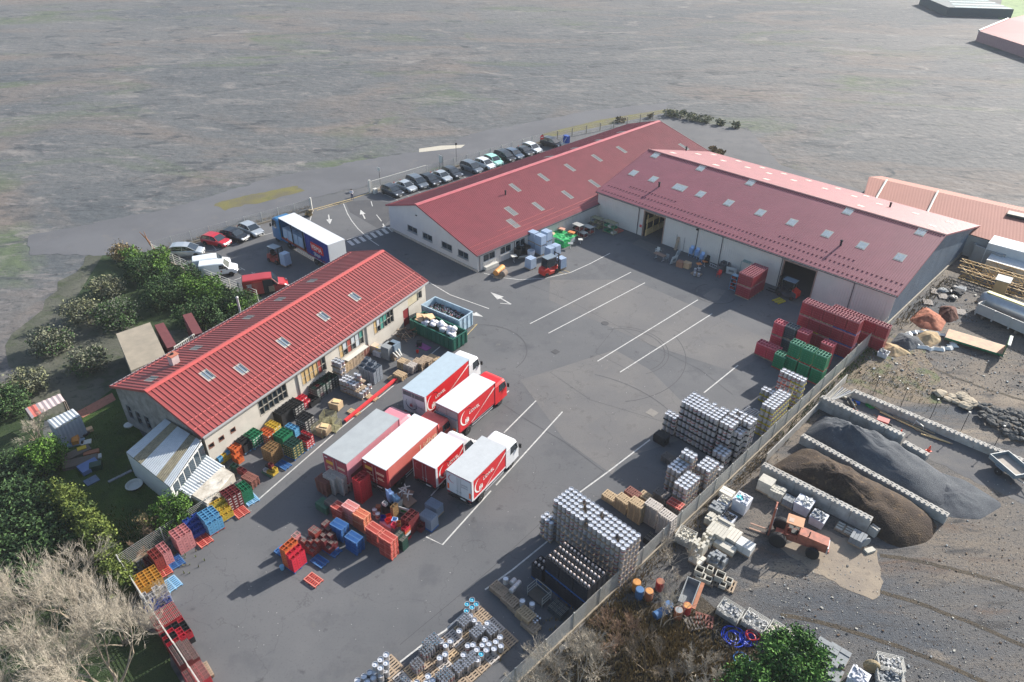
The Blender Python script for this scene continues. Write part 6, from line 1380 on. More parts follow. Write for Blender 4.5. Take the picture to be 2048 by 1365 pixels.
for i, (x, y, z, rz, w, d) in enumerate(((-2.5, 0, 1.75, 10, 1.1, .8), (-1.9, .5, 1.8, 40, 1.4, .7), (-2.3, -.5, 1.7, -20, .8, .6), (-1.4, .3, 1.95, 60, .9, .7))):
    q = gc + dirv(-38) * x + dirv(52) * y; o = MB().box((0, 0, 0), (w, d, .12), rx=.2, ry=.25).build('cardboard_sheet', card, loc=(q.x, q.y, z), rz=rz); tag(o, 'flattened cardboard box on the green skip, %s from the shed end' % ORD[i], 'cardboard', 'cardboard on the green skip')
# ------------------------------------------------------------------ orange rough terrain forklift
orng = mat('faded_orange_machine', (160, 92, 72), .7, var=.2, scale=2.5, var2=(118, 72, 60)); yr = mat('cream_rim', (206, 200, 170), .6)
fa, fb = G(1546, 1092), G(1612, 1116); ang = angle(fb, fa)    # travel direction towards the forks
c = (fa + fb) / 2 + dirv(ang - 90) * 1.0 * (1 if True else -1)
c = (fa + fb) / 2 + dirv(ang - 90) * .95
hb = thing('rough_terrain_forklift', 'old faded orange rough terrain forklift facing the white bags', 'forklift', (c.x, c.y, 0), ang)
def cyb(parent, x, y, r, w, out):
    t_ = MB().lathe([(r * .55, -w / 2), (r * .95, -w / 2), (r, -w * .3), (r, w * .3), (r * .95, w / 2), (r * .55, w / 2)], (0, 0, 0), 20, axis='y').build('wheel', rubber, parent, (x, y, r))
    MB().lathe([(r * .54, -w * .4), (r * .54, w * .4), (r * .15, w * .42)] if out > 0 else [(r * .15, -w * .42), (r * .54, -w * .4), (r * .54, w * .4)], n=14, axis='y').build('rim', yr, t_)
for y in (-.95, .95): cyb(hb, 1.15, y, .72, .45, 1 if y > 0 else -1); cyb(hb, -1.7, y * .95, .55, .35, 1 if y > 0 else -1)
MB().hexa([(-2.6, -.5, .75), (-.3, -.5, .75), (-.3, .5, .75), (-2.6, .5, .75)], [(-2.7, -.5, 1.55), (-.3, -.5, 1.75), (-.3, .5, 1.75), (-2.7, .5, 1.55)]).build('engine_hood', orng, hb)
MB().bx(-2.78, -2.68, -.55, .55, .6, 1.3).build('radiator_grille', alu, hb); MB().bx(-2.9, 1.5, -.38, .38, .55, .8).build('frame', orng, hb); MB().tube((-1.1, .3, 1.7), (-1.1, .3, 2.2), .05, 6).build('exhaust', chass, hb)
for y in (-.42, .42): MB().hexa([(-.2, y - .04, .8), (.9, y - .04, .8), (.9, y + .04, .8), (-.2, y + .04, .8)], [(-.2, y - .04, 1.3), (.6, y - .04, 1.2), (.6, y + .04, 1.2), (-.2, y + .04, 1.3)]).build('side_panel', orng, hb)
MB().box((.05, 0, 1.35), (.5, .5, .12)).box((-.18, 0, 1.65), (.1, .5, .5)).build('seat', blk, hb); MB().tube((.55, 0, 1.2), (.4, 0, 1.75), .03, 6).lathe([(.2, -.01), (.2, .01)], (.4, 0, 1.76), 12).build('steering_wheel', blk, hb)
for x in (-.3, .8):
    for y in (-.48, .48): MB().tube((x, y, .8), (x * .9, y, 2.55), .045, 4).build('cab_post', orng, hb)
MB().box((.22, 0, 2.58), (1.35, 1.15, .08)).build('cab_roof', mat('orange_cab_roof', (176, 124, 88), .6, var=.12), hb); MB().box((.55, .1, 2.63), (.4, .5, .015)).build('roof_window', mat('dull_roof_window', (166, 142, 124), .6), hb)
for y in (-.36, .36): MB().box((1.98, y, 1.9), (.16, .12, 3.3)).build('mast_rail', orng, hb)
for z in (.5, 1.5, 2.6, 3.5): MB().box((1.98, 0, z), (.1, .6, .14)).build('mast_bar', orng, hb)
MB().box((2.12, 0, .55), (.1, 1.3, .6)).build('carriage', chass, hb)
for y in (-.3, .3): MB().box((2.85, y, .28), (1.5, .14, .06)).build('fork', mat('worn_fork_steel', (150, 116, 96), .6, var=.15), hb)
MB().tube((1.9, 0, .7), (1.9, 0, 3.2), .06, 8).build('lift_ram', alu, hb)
hb.scale = (.88, .88, .9)
# ------------------------------------------------------------------ small grey trailer, flatbed body, tipper body, tank, crane boom
ga, gb = G(2036, 962), G(2030, 918); 
tr = thing('flat_trailer', 'small grey open trailer beside the long studded wall', 'trailer', G(2014, 945), -76)
TM = mat('grey_trailer', (118, 128, 132), .5, var=.12)
def pan(parent, L, W, z0, z1, m, t_=.06, name='tray', fl=None):
    mb = MB(); mb.bx(-L / 2, L / 2, -W / 2, W / 2, z0, z0 + .06, 1).bx(-L / 2, L / 2, -W / 2, -W / 2 + t_, z0 + .061, z1).bx(-L / 2, L / 2, W / 2 - t_, W / 2, z0 + .061, z1).bx(-L / 2, -L / 2 + t_, -W / 2 + t_, W / 2 - t_, z0 + .061, z1).bx(L / 2 - t_, L / 2, -W / 2 + t_, W / 2 - t_, z0 + .061, z1)
    return mb.build(name, [m, fl or m], parent)
pan(tr, 2.7, 1.9, .65, 1.1, TM, fl=mat('dusty_tray_floor', (150, 142, 132), .8, var=.15)); MB().tube((1.35, -.6, .6), (2.6, 0, .5), .04, 4).tube((1.35, .6, .6), (2.6, 0, .5), .04, 4).build('drawbar', TM, tr)
for y in (-1.05, 1.05): wheel(tr, 0, y, .34, .2, 1 if y > 0 else -1); MB().bx(-.45, .45, y - .12, y + .12, .72, .77).build('mudguard', TM, tr)
fl_a, fl_b, fl_c = G(1888.6, 679, .3), G(2003, 714, .3), G(1895, 659, .3)
fb_ = thing('flatbed_body', 'flatbed lorry body with green headboard lying on the gravel', 'flatbed', fl_a, angle(fl_a, fl_b)); Lf = (fl_b - fl_a).length; Wf = 2.1
MB().bx(0, Lf, 0, Wf, .18, .3).build('deck', mat('rusty_deck', (186, 136, 100), .7, var=.18, scale=1.2, var2=(150, 112, 90)), fb_); MB().bx(0, Lf, -.06, -.002, .05, .3).bx(0, Lf, Wf + .002, Wf + .06, .05, .3).build('side_rail', mat('green_machine', (26, 92, 60), .6, var=.15), fb_)
MB().bx(Lf, Lf + .08, -.05, Wf + .05, 0, 1.6).build('headboard', _M['green_machine'], fb_); MB().bx(Lf + .08, Lf + .3, -.05, Wf + .05, 1.45, 1.6).build('headboard_lip', fwhite, fb_)
for x, y, l, a in ((1.4, 1.4, 4.2, 2), (3, .9, 2.8, -3), (1.7, 1.65, 3.0, 1)): o = MB().box((0, 0, 0), (l, .22, .06)).build('plank', woodo, loc=fl_a + dirv(angle(fl_a, fl_b)) * (x + l / 2) + dirv(angle(fl_a, fl_b) + 90) * y + Vector((0, 0, .036)), rz=angle(fl_a, fl_b) + a); tag(o, 'grey plank lying on the flatbed body, %s' % {4.2: 'longest, near the far edge', 2.8: 'nearest the camera side', 3.0: 'at the far edge'}[l], 'plank')
ha, hb_ = G(1945, 632, 0), G(2075, 690, 0); tb = thing('tipper_body', 'long grey steel tipper body beside the silver tank', 'tipper', ha, angle(ha, hb_)); Lt = 9.5; gm_ = mat('pale_grey_steel', (168, 168, 164), .6, var=.12, scale=1)
mb = MB(); mb.bx(0, Lt, 0, .08, .5, 1.7).bx(0, Lt, 2.1, 2.18, .5, 1.7).bx(0, .08, .08, 2.1, .5, 1.7).bx(Lt - .08, Lt, .08, 2.1, .5, 1.7).bx(.08, Lt - .08, .08, 2.1, .5, .6, 1); mb.build('hull', [gm_, mat('rusty_inside', (104, 80, 70), .8, var=.2)], tb)
for i in range(6): MB().bx(i * 1.85 + .1, i * 1.85 + .25, -.1, -.002, .3, 1.7).build('side_post', gm_, tb)
for x in (.8, 4.5, 8.5): MB().bx(x, x + .3, .1, 2.1, 0, .5).build('sleeper', woodd, tb)
ta_, tb_ = G(1962, 597, 1.2), G(2090, 646, 1.2); tk = thing('steel_tank', 'silver cylindrical tank lying behind the tipper body', 'tank', (ta_.x, ta_.y, 0), angle(ta_, tb_))
MB().lathe([(.2, -.1), (.75, 0), (.95, .35), (.95, 8), (.75, 8.4)], (0, 0, 1.3), 20, axis='x').build('shell', mat('brushed_tank', (170, 174, 176), .35, var=.1, metal=.5), tk, smooth=True); MB().bx(.4, 8, -.3, .3, 2.24, 2.34).build('walkway', mat('pale_yellow_paint', (190, 184, 120), .6), tk)
for x in (1, 4, 7): MB().bx(x, x + .3, -.8, .8, 0, .55).build('cradle', woodd, tk)
cy = mat('crane_yellow', (186, 150, 84), .6, var=.2, scale=2)
def lattice(label, p0, p1, z, w=.9, h=.9):
    a, b = G(p0[0], p0[1], z), G(p1[0], p1[1], z); L = (b - a).length; t = thing('crane_boom', label, 'crane boom', (a.x, a.y, z - .6), angle(a, b), 'crane boom sections'); ch = MB()
    for y, zz in ((-w / 2, 0), (w / 2, 0), (-w / 2, h), (w / 2, h)): ch.tube((0, y, zz), (L, y, zz), .05, 4)
    ch.build('chords', cy, t); n = int(L / .9); br = MB()
    for i in range(n):
        x0, x1 = i * L / n, (i + 1) * L / n; s = i % 2
        for y in (-w / 2, w / 2): br.tube((x0, y, h * s), (x1, y, h * (1 - s)), .03, 4)
        for zz in (0, h): br.tube((x0, w / 2 * (1 - 2 * s), zz), (x1, -w / 2 * (1 - 2 * s), zz), .03, 4)
    br.build('lacing', cy, t)
lattice('yellow lattice crane boom section lying nearest the big shed', (1920, 524), (2052, 562), 1.6); lattice('lower yellow lattice crane boom section beside the yellow cabinet', (1922, 545), (2060, 590), .7); 
lattice('third yellow lattice section closest to the white building', (1975, 522), (2060, 548), 1.6)
t = thing('machine_cabinet', 'tan crane cabinet standing by the crane boom', 'cabinet', G(1996, 586), 50); MB().hexa([(-.9, -.7, 0), (.9, -.7, 0), (.9, .7, 0), (-.9, .7, 0)], [(-.8, -.65, 1.9), (.8, -.65, 1.9), (.8, .65, 1.9), (-.8, .65, 1.9)]).build('housing', mat('tan_cabinet', (170, 142, 100), .6, var=.1), t); MB().bx(-.95, .95, -.8, .8, 1.905, 1.98).build('lid', mat('grey_lid', (120, 126, 126), .6), t)
# ------------------------------------------------------------------ white block, concrete store, terracotta roof, far corner buildings
cw = mat('concrete_wall', (156, 158, 156), .9, var=.1, scale=1)
st = thing('concrete_store', 'roofless concrete walled store behind the big shed', 'store', (0, 0, 0)); H = 2.2
Q = [G(1950, 489, H), G(1970, 473, H), G(2026, 488, H), G(2008, 512, H)]; Q = [Vector((p.x, p.y, 0)) for p in Q]
for a, b in zip(Q, Q[1:] + Q[:1]): d = b - a; MB().box((a + b) / 2 + Vector((0, 0, H / 2)), (d.length - .3, .28, H), rz=math.atan2(d.y, d.x)).build('wall', cw, st)
wb = thing('white_building', 'white block building with a lower ribbed roof at the right edge', 'building', G(1958, 530, 0), -42)
ww = mat('white_render', (196, 200, 200), .8, var=.05)
MB().bx(0, 14, .2, 3.4, 0, 3.1).build('main_block', ww, wb); MB().bx(.8, 14, -2.4, .18, 0, 1.9).build('annex', mat('cream_render', (178, 172, 158), .8, var=.08), wb)
mb = MB()
for i in range(60): mb.bx(.8 + i * .22, .8 + i * .22 + .12, -2.45, .15, 1.902, 1.95)
mb.bx(.8, 14, -2.45, .15, 1.9, 1.93); mb.build('annex_roof', mat('white_ribbed_roof', (198, 200, 198), .6), wb)
MB().bx(2.9, 3.9, -2.42, -2.402, .9, 1.35).build('vent_grille', inner, wb)
tcm = mat('terracotta_sheet_roof', (140, 92, 80), .85, var=.1, scale=.12)
tr_ = thing('terracotta_building', 'wide low building with terracotta ribbed roof behind the big shed', 'building', (0, 0, 0))
R0, R1, R2, R3 = G(1738, 354, 3.5), G(2130, 442, 3.5), G(2130, 526, 3), G(1724, 404, 3)
sheet_roof(R0, R1, R2, R3, .4, [tcm, tcm], tr_, 'roof_slope', hgt=.014)
back = (R1 - R0).normalized(); nb = Vector((-back.y, back.x, 0)); B0, B1 = R0 + nb * 9 - Vector((0, 0, 2.4)), R1 + nb * 9 - Vector((0, 0, 2.4)); sheet_roof(B0, B1, R1, R0, .4, [tcm, tcm], tr_, 'roof_slope', hgt=.03)
for a, b in ((R3, R2),): MB().poly([Vector((a.x, a.y, 0)), Vector((b.x, b.y, 0)), b + Vector((0, 0, -.1)), a + Vector((0, 0, -.1))]).build('wall', cw, tr_)
MB().poly([Vector((R0.x, R0.y, 0)), Vector((R3.x, R3.y, 0)), R3, R0]).build('gable_wall', cw, tr_); MB().poly([Vector((R0.x, R0.y, 0)), R0, B0, Vector((B0.x, B0.y, 0))]).build('gable_wall', cw, tr_)
for t0 in (.06, .34):
    p, q = R0.lerp(R1, t0 + .04) + Vector((0, 0, .15)), R3.lerp(R2, t0) + Vector((0, 0, .15)); MB().tube(p, q, .14, 5).build('roof_flashing', fwhite, tr_)
d = G(2034, 438, 3.4); o = MB().box((0, 0, 0), (5, 1.9, .3)).build('roof_light', mat('dark_roof_light', (50, 58, 60), .4), tr_); o.location = (d.x + 1.5, d.y, 3.6); o.rotation_euler = (R(-4), 0, R(-38))
fr_b = thing('far_building', 'far striped dark teal building at the top right corner', 'building', G(1972, 40), -8)
dt = mat('dark_teal_cladding', (56, 74, 82), .7, var=.1, scale=.1); MB().bx(-12, 11, 6, 36, 0, 3).build('block', dt, fr_b)
for k in range(4): MB().bx(-9 + k * 1.5, 10.9, k * 7 + 7, k * 7 + 9, 3.0, 3.05).build('pale_strip', mat('pale_teal_strip', (150, 176, 178), .6), fr_b)
sheet('far_lawn', [(1996, 38), (2016, -60), (2300, -60), (2300, 90), (2048, 45)], .01, ground_mat('far_meadow', [((110, 134, 86), (124, 146, 96), .05, .4, .6), ((0, 0, 0), (90, 112, 72), .3, .5, .7)], bump=.3, bscale=2))
rf = thing('red_roofed_building', 'far red roofed building at the right edge of the photo', 'building', (0, 0, 0)); RR = [G(1958, 62, 3), G(2016, 38, 4.5), G(2200, 78, 4.5), G(2200, 140, 3)]
frm = mat('far_red_roof', (150, 88, 88), .6, var=.08, scale=.1); MB().poly([RR[0], RR[1], RR[2], RR[3]]).build('roof_slope', frm, rf); far2 = [RR[1], RR[2], G(2210, 60, 5), G(2060, 28, 5)]; MB().poly(far2).build('roof_slope', frm, rf)
MB().poly([Vector((RR[0].x, RR[0].y, 0)), Vector((RR[3].x, RR[3].y, 0)), RR[3] + Vector((0, 0, -.1)), RR[0] + Vector((0, 0, -.1))]).build('wall', mat('pinkish_wall', (150, 120, 122), .8), rf)
MB().tube(RR[1], RR[0], .35, 5).build('white_verge', fwhite, rf)
# ruined pale house behind shed A and its terrace, garden shed
hm = mat('old_pale_plaster', (140, 130, 114), .9, var=.2, scale=.8, var2=(130, 122, 108)); hr_ = mat('dark_red_render', (98, 50, 52), .9, var=.15)
hs = thing('old_house', 'old pale plastered house with dark red pillars and white railing behind the shed', 'house', (0, 0, 0)); E = [G(232, 668, 3), G(300, 645, 3), G(332, 712, 3), G(262, 742, 3)]
E = [Vector((p.x, p.y, 0)) for p in E]; z3 = Vector((0, 0, 3.0)); MB().hexa(E, [p + z3 for p in E]).build('walls', hm, hs)
F = [G(318, 648, 3), G(374, 628, 3), G(396, 668, 3), G(344, 694, 3)]; F = [Vector((p.x, p.y, 0)) for p in F]
for a, b, w in ((F[0], F[3], .9), (F[1], F[2], .9)): d = b - a; MB().box((a + b) / 2 + Vector((0, 0, 1.5)), (d.length, w, 3.0), rz=math.atan2(d.y, d.x)).build('pillar', hr_, hs)
mb = MB(); a, b = F[3] + Vector((.3, -.2, 0)), F[2] + Vector((-.3, -.2, 0)); L = (b - a).length
for i in range(13): p = a.lerp(b, i / 12); mb.tube(p + Vector((0, 0, 2.0)), p + Vector((0, 0, 3.1)), .04, 4)
mb.tube(a + Vector((0, 0, 3.1)), b + Vector((0, 0, 3.1)), .05, 4).tube(a + Vector((0, 0, 2.0)), b + Vector((0, 0, 2.0)), .05, 4); mb.build('railing', fwhite, hs)
gsx = thing('garden_shed', 'small metal garden shed with silver ribbed roof on the lawn', 'shed', (0, 0, 0)); K = [G(57, 850, 2.1), G(106, 858 - 0, 2.1), G(160, 828, 2.1), G(142, 812, 2.1)]
K = [G(66, 856, 2.0), G(110, 862, 2.0), G(162, 836, 2.0), G(128, 812, 2.3)]; K0 = [Vector((p.x, p.y, 0)) for p in K]
K = [G(94, 842, 2.5), G(146, 818, 2.5), G(161, 832, 2.1), G(110, 858, 2.1)]; K0 = [Vector((p.x, p.y, 0)) for p in K]
sheet_roof(K[0], K[1], K[2], K[3], .3, [zn, zn], gsx, 'roof'); vcorr(K0[3], K0[2], 2.05, 2.05, mat('shed_grey_wall', (150, 156, 166), .6, var=.05), gsx, 'wall'); vcorr(K0[0], K0[3], 2.4, 2.05, _M['shed_grey_wall'], gsx, 'wall'); vcorr(K0[2], K0[1], 2.05, 2.4, _M['shed_grey_wall'], gsx, 'wall')
K2 = [G(50, 818, 2.2), G(120, 788, 2.2), G(130, 802, 2.0), G(64, 838, 2.0)]; gs2 = thing('old_shelter', 'older shelter with faded red and grey sheet roof behind the garden shed', 'shelter', (0, 0, 0))
sheet_roof(K2[0], K2[1], K2[2], K2[3], .4, [mat('faded_pink_grey_sheet', (176, 160, 158), .7, var=.15, scale=.6), mat('faded_red_sheet', (170, 90, 80), .7)], gs2, 'roof', ((0, .25),)); 
for p in K2: MB().tube((p.x, p.y, 0), p, .06, 4).build('post', woodd, gs2)
sheet('brick_path', [(150, 826), (166, 836), (232, 800), (224, 786)], .004, mat('brick_paving', (150, 100, 82), .9, var=.2, scale=3))
# ------------------------------------------------------------------ loose items
def boxthing(name, label, cat, px, d, z=0, rz=U, m=None, group=None, part='box', extra=None):
    g = G(px[0], px[1], z + d[2]); t = thing(name, label, cat, (g.x, g.y, z), rz, group); MB().box((0, 0, d[2] / 2), d).build(part, m, t)
    if extra: extra(t)
    return t
stonew = mat('pale_paver', (176, 172, 160), .85, var=.15, scale=4); stoneg = mat('grey_paver', (128, 132, 134), .85, var=.15, scale=4); bag = mat('white_bulk_bag', (190, 192, 198), .6, var=.12, scale=3); tealp = mat('teal_print', (60, 176, 180), .5, var=0)
def paver_stack(px, label, d, m, rz=U, n=(4, 3, 4), gap=.02, jit=.02, z=0, wrap=None, name='paver_pallet', top_jit=0):
    g = G(px[0], px[1], z + d[2] + .14); t = thing(name, label, 'paver pallet', (g.x, g.y, z), rz, 'pallets of stone in the builders yard'); mb = MB(); rs = random.Random(int(px[0] * 7 + px[1]))
    X, Y, Z = d; nx, ny, nz = n
    for i in range(nx):
        for j in range(ny):
            zz = rs.randint(max(1, nz - top_jit), nz)
            mb.bx(-X / 2 + i * X / nx + gap / 2, -X / 2 + (i + 1) * X / nx - gap / 2, -Y / 2 + j * Y / ny + gap / 2, -Y / 2 + (j + 1) * Y / ny - gap / 2, .14, .14 + Z * zz / nz + rs.uniform(-jit, jit))
    mb.build('stones', m, t); MB().bx(-X / 2, X / 2, -Y / 2, Y / 2, .1, .138).bx(-X / 2, X / 2, -Y / 2, -Y / 2 + .1, 0, .1).bx(-X / 2, X / 2, Y / 2 - .1, Y / 2, 0, .1).build('pallet', woodo, t)
    if wrap: MB().hexa([(-X * .53, -Y * .53, .1), (X * .53, -Y * .53, .1), (X * .53, Y * .53, .1), (-X * .53, Y * .53, .1)], [(-X * .5, -Y * .5, Z * wrap), (X * .5, -Y * .5, Z * wrap), (X * .5, Y * .5, Z * wrap), (-X * .5, Y * .5, Z * wrap)]).build('wrapping', bag, t)
    return t
W4 = -41
for px, lb, d, m, n, kw in (((1535, 960), 'wrapped grey paver pallet first along the nearest studded wall', (1.15, 1.0, 1.0), stonew, (1, 1, 1), {}), ((1557, 979), 'pallet of rounded cream stones second along the wall', (1.1, .95, .75), stonew, (5, 4, 2), dict(jit=.05)),
        ((1580, 997), 'small pallet of grey bricks third along the wall', (.9, .8, .6), stoneg, (4, 3, 2), {}), ((1690, 1056), 'low slatted pallet with pale tiles near the wall end', (1.3, .9, .15), stonew, (2, 3, 1), dict(gap=.14)),
        ((1718, 1072), 'stack of long grey kerb stones at the wall end', (1.0, 1.1, .55), stoneg, (4, 1, 1), {}), ((1492, 1087), 'pallet of white cut blocks standing alone near the forklift', (1.2, .95, .65), mat('white_cut_stone', (196, 196, 192), .8, var=.08), (2, 4, 1), dict(jit=.03)),
        ((1455, 983), 'stack of white slabs by the mesh fence', (1.1, .8, .5), mat('white_slab', (200, 196, 186), .8, var=.08), (1, 2, 1), {}), ((1435, 1014), 'wooden crate of grey blocks by the mesh fence', (1.1, .9, .6), stoneg, (5, 4, 2), dict(jit=.08)),
        ((1425, 1034), 'pallet of upright concrete posts by the fence', (.9, .9, .6), stonew, (5, 3, 3), dict(jit=.1)), ((1437, 1060), 'broad pallet of long pale beams', (1.5, 1.1, .7), stonew, (6, 1, 1), {}), ((1451, 1048), 'pile of round ended pale posts', (1.3, .7, .5), stonew, (1, 5, 2), dict(jit=.08)),
        ((1466, 1068), 'pallet of parallel pale beams beside the white blocks', (1.0, 1.3, .6), mat('pale_beam', (190, 184, 172), .8, var=.08), (4, 1, 1), {}), ((1451, 1090), 'low pallet of long cream slabs', (1.6, .7, .4), stonew, (1, 3, 1), {}),
        ((1437, 1113), 'pallet of hollow grey blocks before the planters', (1.25, 1.0, .7), stoneg, (6, 4, 3), dict(jit=.05, top_jit=2)), ((1400, 1082), 'tall pile of hollow blocks beside the wire crate', (1.1, 1.0, 1.1), stonew, (5, 4, 4), dict(top_jit=2)),
        ((1397, 1108), 'white stone pile at the edge of the bare shrub', (1.0, .9, .7), mat('white_slab2', (196, 192, 182), .8), (3, 2, 3), dict(top_jit=2)), ((1419, 1070), 'pile of short white posts beside the hollow blocks', (.8, .8, .8), stonew, (4, 3, 3), dict(top_jit=2, jit=.1)),
        ((1678, 1306), 'upper stack of grey slate slabs by the green tree', (1.3, 1.2, .5), stoneg, (2, 3, 4), dict(top_jit=2, jit=.04)), ((1665, 1338), 'lower stack of grey slate slabs by the green tree', (1.3, 1.3, .6), stoneg, (3, 3, 4), dict(top_jit=3, jit=.05)), ((1645, 1292), 'small leaning grey slab stack behind the green tree', (.8, 1.2, .4), stoneg, (1, 3, 2), {})):
    paver_stack(px, lb, d, m, W4, n, **kw)
def bulk_bag(px, label, s, fill, h=.9, print_=False):
    g = G(px[0], px[1], h); t = thing('bulk_bag', label, 'bulk bag', (g.x, g.y, 0), W4, 'bulk bags in the builders yard'); x = s / 2
    MB().hexa([(-x * .88, -x * .88, 0), (x * .88, -x * .88, 0), (x * .88, x * .88, 0), (-x * .88, x * .88, 0)], [(-x, -x, h), (x, -x, h), (x, x, h), (-x, x, h)]).build('bag', bag, t); rs = random.Random(int(px[0])); mb = MB()
    for i in range(34): q = rs.uniform(.07, .14); mb.box((rs.uniform(-x * .8, x * .8), rs.uniform(-x * .8, x * .8), h + rs.uniform(-.02, .12)), (q * 1.6, q, q), rz=rs.uniform(0, 3), rx=rs.uniform(-.5, .5))
    mb.build('contents', fill, t)
    if print_: MB().bx(-x * .8, x * .1, -x * .5, x * .3, h + .05, h + .075).build('print', tealp, t)
    return t
bulk_bag((1610, 1003), 'big white bag of pale stones against the studded wall', 1.25, _M['white_cut_stone'], 1.0); bulk_bag((1639, 1032), 'sagging white bag of grey cobbles against the studded wall', 1.15, stoneg, .8); bulk_bag((1486, 997), 'tall white bag with teal print by the fence', 1.2, bag, 1.2, True)
bulk_bag((1449, 1001), 'small bag of pale cobbles by the fence', .9, stonew, .7); bulk_bag((1458, 1034), 'open bag of dark rubble between beams and teal bag', 1.0, inner, .6); bulk_bag((1719, 1352), 'white bag at the bottom edge beside the stone crates', 1.1, bag, .8); bulk_bag((1768, 704), 'half empty white bag of rubble by the earth bank', 1.0, stoneg, .5)
def stillage(px, label, d, z0, fill, m=None, rz=W4, h=.75, nfill=70, ang=None):
    g = G(px[0], px[1], h); t = thing('wire_stillage', label, 'stillage', (g.x, g.y, 0), rz, 'open metal crates'); X, Y = d; m = m or fgrey; mb = MB()
    for x in (-X / 2, X / 2):
        for y in (-Y / 2, Y / 2): mb.box((x, y, h / 2), (.05, .05, h))
    for k in range(6):
        z = .1 + (h - .1) * k / 5
        for y in (-Y / 2, Y / 2): mb.box((0, y, z), (X, .025, .03))
        for x in (-X / 2, X / 2): mb.box((x, 0, z), (.025, Y, .03))
    mb.box((0, 0, .08), (X, Y, .04)); mb.build('frame', m, t)
    if fill:
        rs = random.Random(int(px[0] + px[1])); mb = MB()
        for i in range(nfill): q = rs.uniform(.06, .13); mb.box((rs.uniform(-X * .44, X * .44), rs.uniform(-Y * .44, Y * .44), rs.uniform(h * .4, h * .85)), (q * 2, q * 1.2, q), rz=rs.uniform(0, 3), rx=rs.uniform(-.6, .6))
        mb.box((0, 0, h * .35), (X * .94, Y * .94, h * .4)); mb.build('contents', fill, t)
    return t
rub = mat('white_grey_rubble', (166, 166, 164), .85, var=.35, scale=6)
stillage((1462, 1217), 'open crate of white rubble before the planks', (1.5, 1.1), 0, rub); stillage((1513, 1239), 'open crate of white stones beside the blue hoses', (1.5, 1.1), 0, rub, fwhite); stillage((1562, 1263), 'open crate half hidden by the green tree', (1.5, 1.1), 0, stonew, fwhite)
stillage((1783, 1323), 'upper open crate by the standing tyre', (1.5, 1.0), 0, rub, fwhite, -15); stillage((1783, 1353), 'lower open crate at the bottom edge', (1.5, 1.0), 0, stoneg, fwhite, -15); stillage((1373, 1067), 'white metal crate of stones beside the mesh fence', (1.3, 1.1), 0, stonew, fwhite, -35, .9)
cage = mat('khaki_wire', (130, 126, 96), .6)
for i, (px, lb, f) in enumerate((((640, 852), 'left wire cage near the black crates', None), ((664, 842), 'middle wire cage by the red beam', None), ((655, 828), 'tilted wire cage behind the middle cage', None))): stillage(px, lb, (1.2, 1.0), 0, f, cage, WA + i * 9, .9)
for px, lb, z in (((671, 804), 'pale wooden box in the wire cage nearest the kegs', .1), ((647, 853), 'broken pale wooden box in the left wire cage', .1)):
    g = G(px[0], px[1], .8); t = thing('wooden_box', lb, 'box', (g.x, g.y, z), WA + 8); MB().hexa([(-.5, -.42, 0), (.5, -.42, 0), (.5, .42, 0), (-.5, .42, 0)], [(-.55, -.45, .75), (.55, -.45, .75), (.5, .45, .7), (-.5, .45, .68)]).build('box', PC['pale'], t); MB().box((.1, .05, .79), (.7, .5, .06), rz=.2).build('lid_board', wood, t)
def planter(px, lb, s, h, z=.15, m=None):
    g = G(px[0], px[1], z + h); t = thing('stone_planter', lb, 'planter', (g.x, g.y, z), W4 + 10, 'square stone planters'); x = s / 2; w = .05; mb = MB()
    mb.bx(-x, x, -x, -x + w, 0, h).bx(-x, x, x - w, x, 0, h).bx(-x, -x + w, -x + w, x - w, 0, h).bx(x - w, x, -x + w, x - w, 0, h).bx(-x + w, x - w, -x + w, x - w, 0, .08); mb.build('tub', m or stonew, t); MB().bx(-x + w, x - w, -x + w, x - w, .081, h * .6).build('soil', soil, t)
for px, lb, s, h in (((1400, 1138), 'large pale square planter on the left pallet', .6, .6), ((1421, 1136), 'small pale square planter right on the left pallet', .45, .5), ((1402, 1150), 'front left planter on the left pallet', .6, .35), ((1417, 1157), 'front right planter on the left pallet', .5, .35), ((1441, 1149), 'tall planter on the right pallet', .65, .55), ((1459, 1160), 'right hand planter on the right pallet', .45, .35), ((1446, 1168), 'lying front planter on the right pallet', .45, .3)): planter(px, lb, s, h)
for px, lb in (((1409, 1156), 'pallet under the left group of planters'), ((1449, 1168), 'pallet under the right group of planters')):
    g = G(*px); PL.append((g.length - 9, pallet_mesh('wood', 1.5, 1.1), Vector((g.x, g.y, 0)), W4 + 10, lb, 'pallets in the builders yard', 'pallet', 'pallet'))
for px, lb, c, a in (((1856, 604), 'white pallet lying nearest the grey gable wall', 'white', 70), ((1886, 592), 'white pallet before the black scrap', 'white', 75), ((1872, 583), 'white pallet furthest from the sand heaps', 'white', 60), ((1923, 624), 'white pallet by the tipper body', 'white', 72), ((1558, 601), 'dark yellow pallet before the right loading door', 'yellow', 30), ((1236, 461), 'low red pallet by the green rack', 'red', 40), ((1408, 1240), 'broken pallet of planks before the rubble crate', 'brown', -20), ((1390, 1246), 'broken pallet at the edge of the shrubs', 'grey', 10)):
    g = G(px[0], px[1], .14); PL.append((g.length - 40, pallet_mesh(c, 1.25, 1.0, boards=6), Vector((g.x, g.y, 0)), a, lb, 'pallets in the yard', 'pallet', 'pallet'))
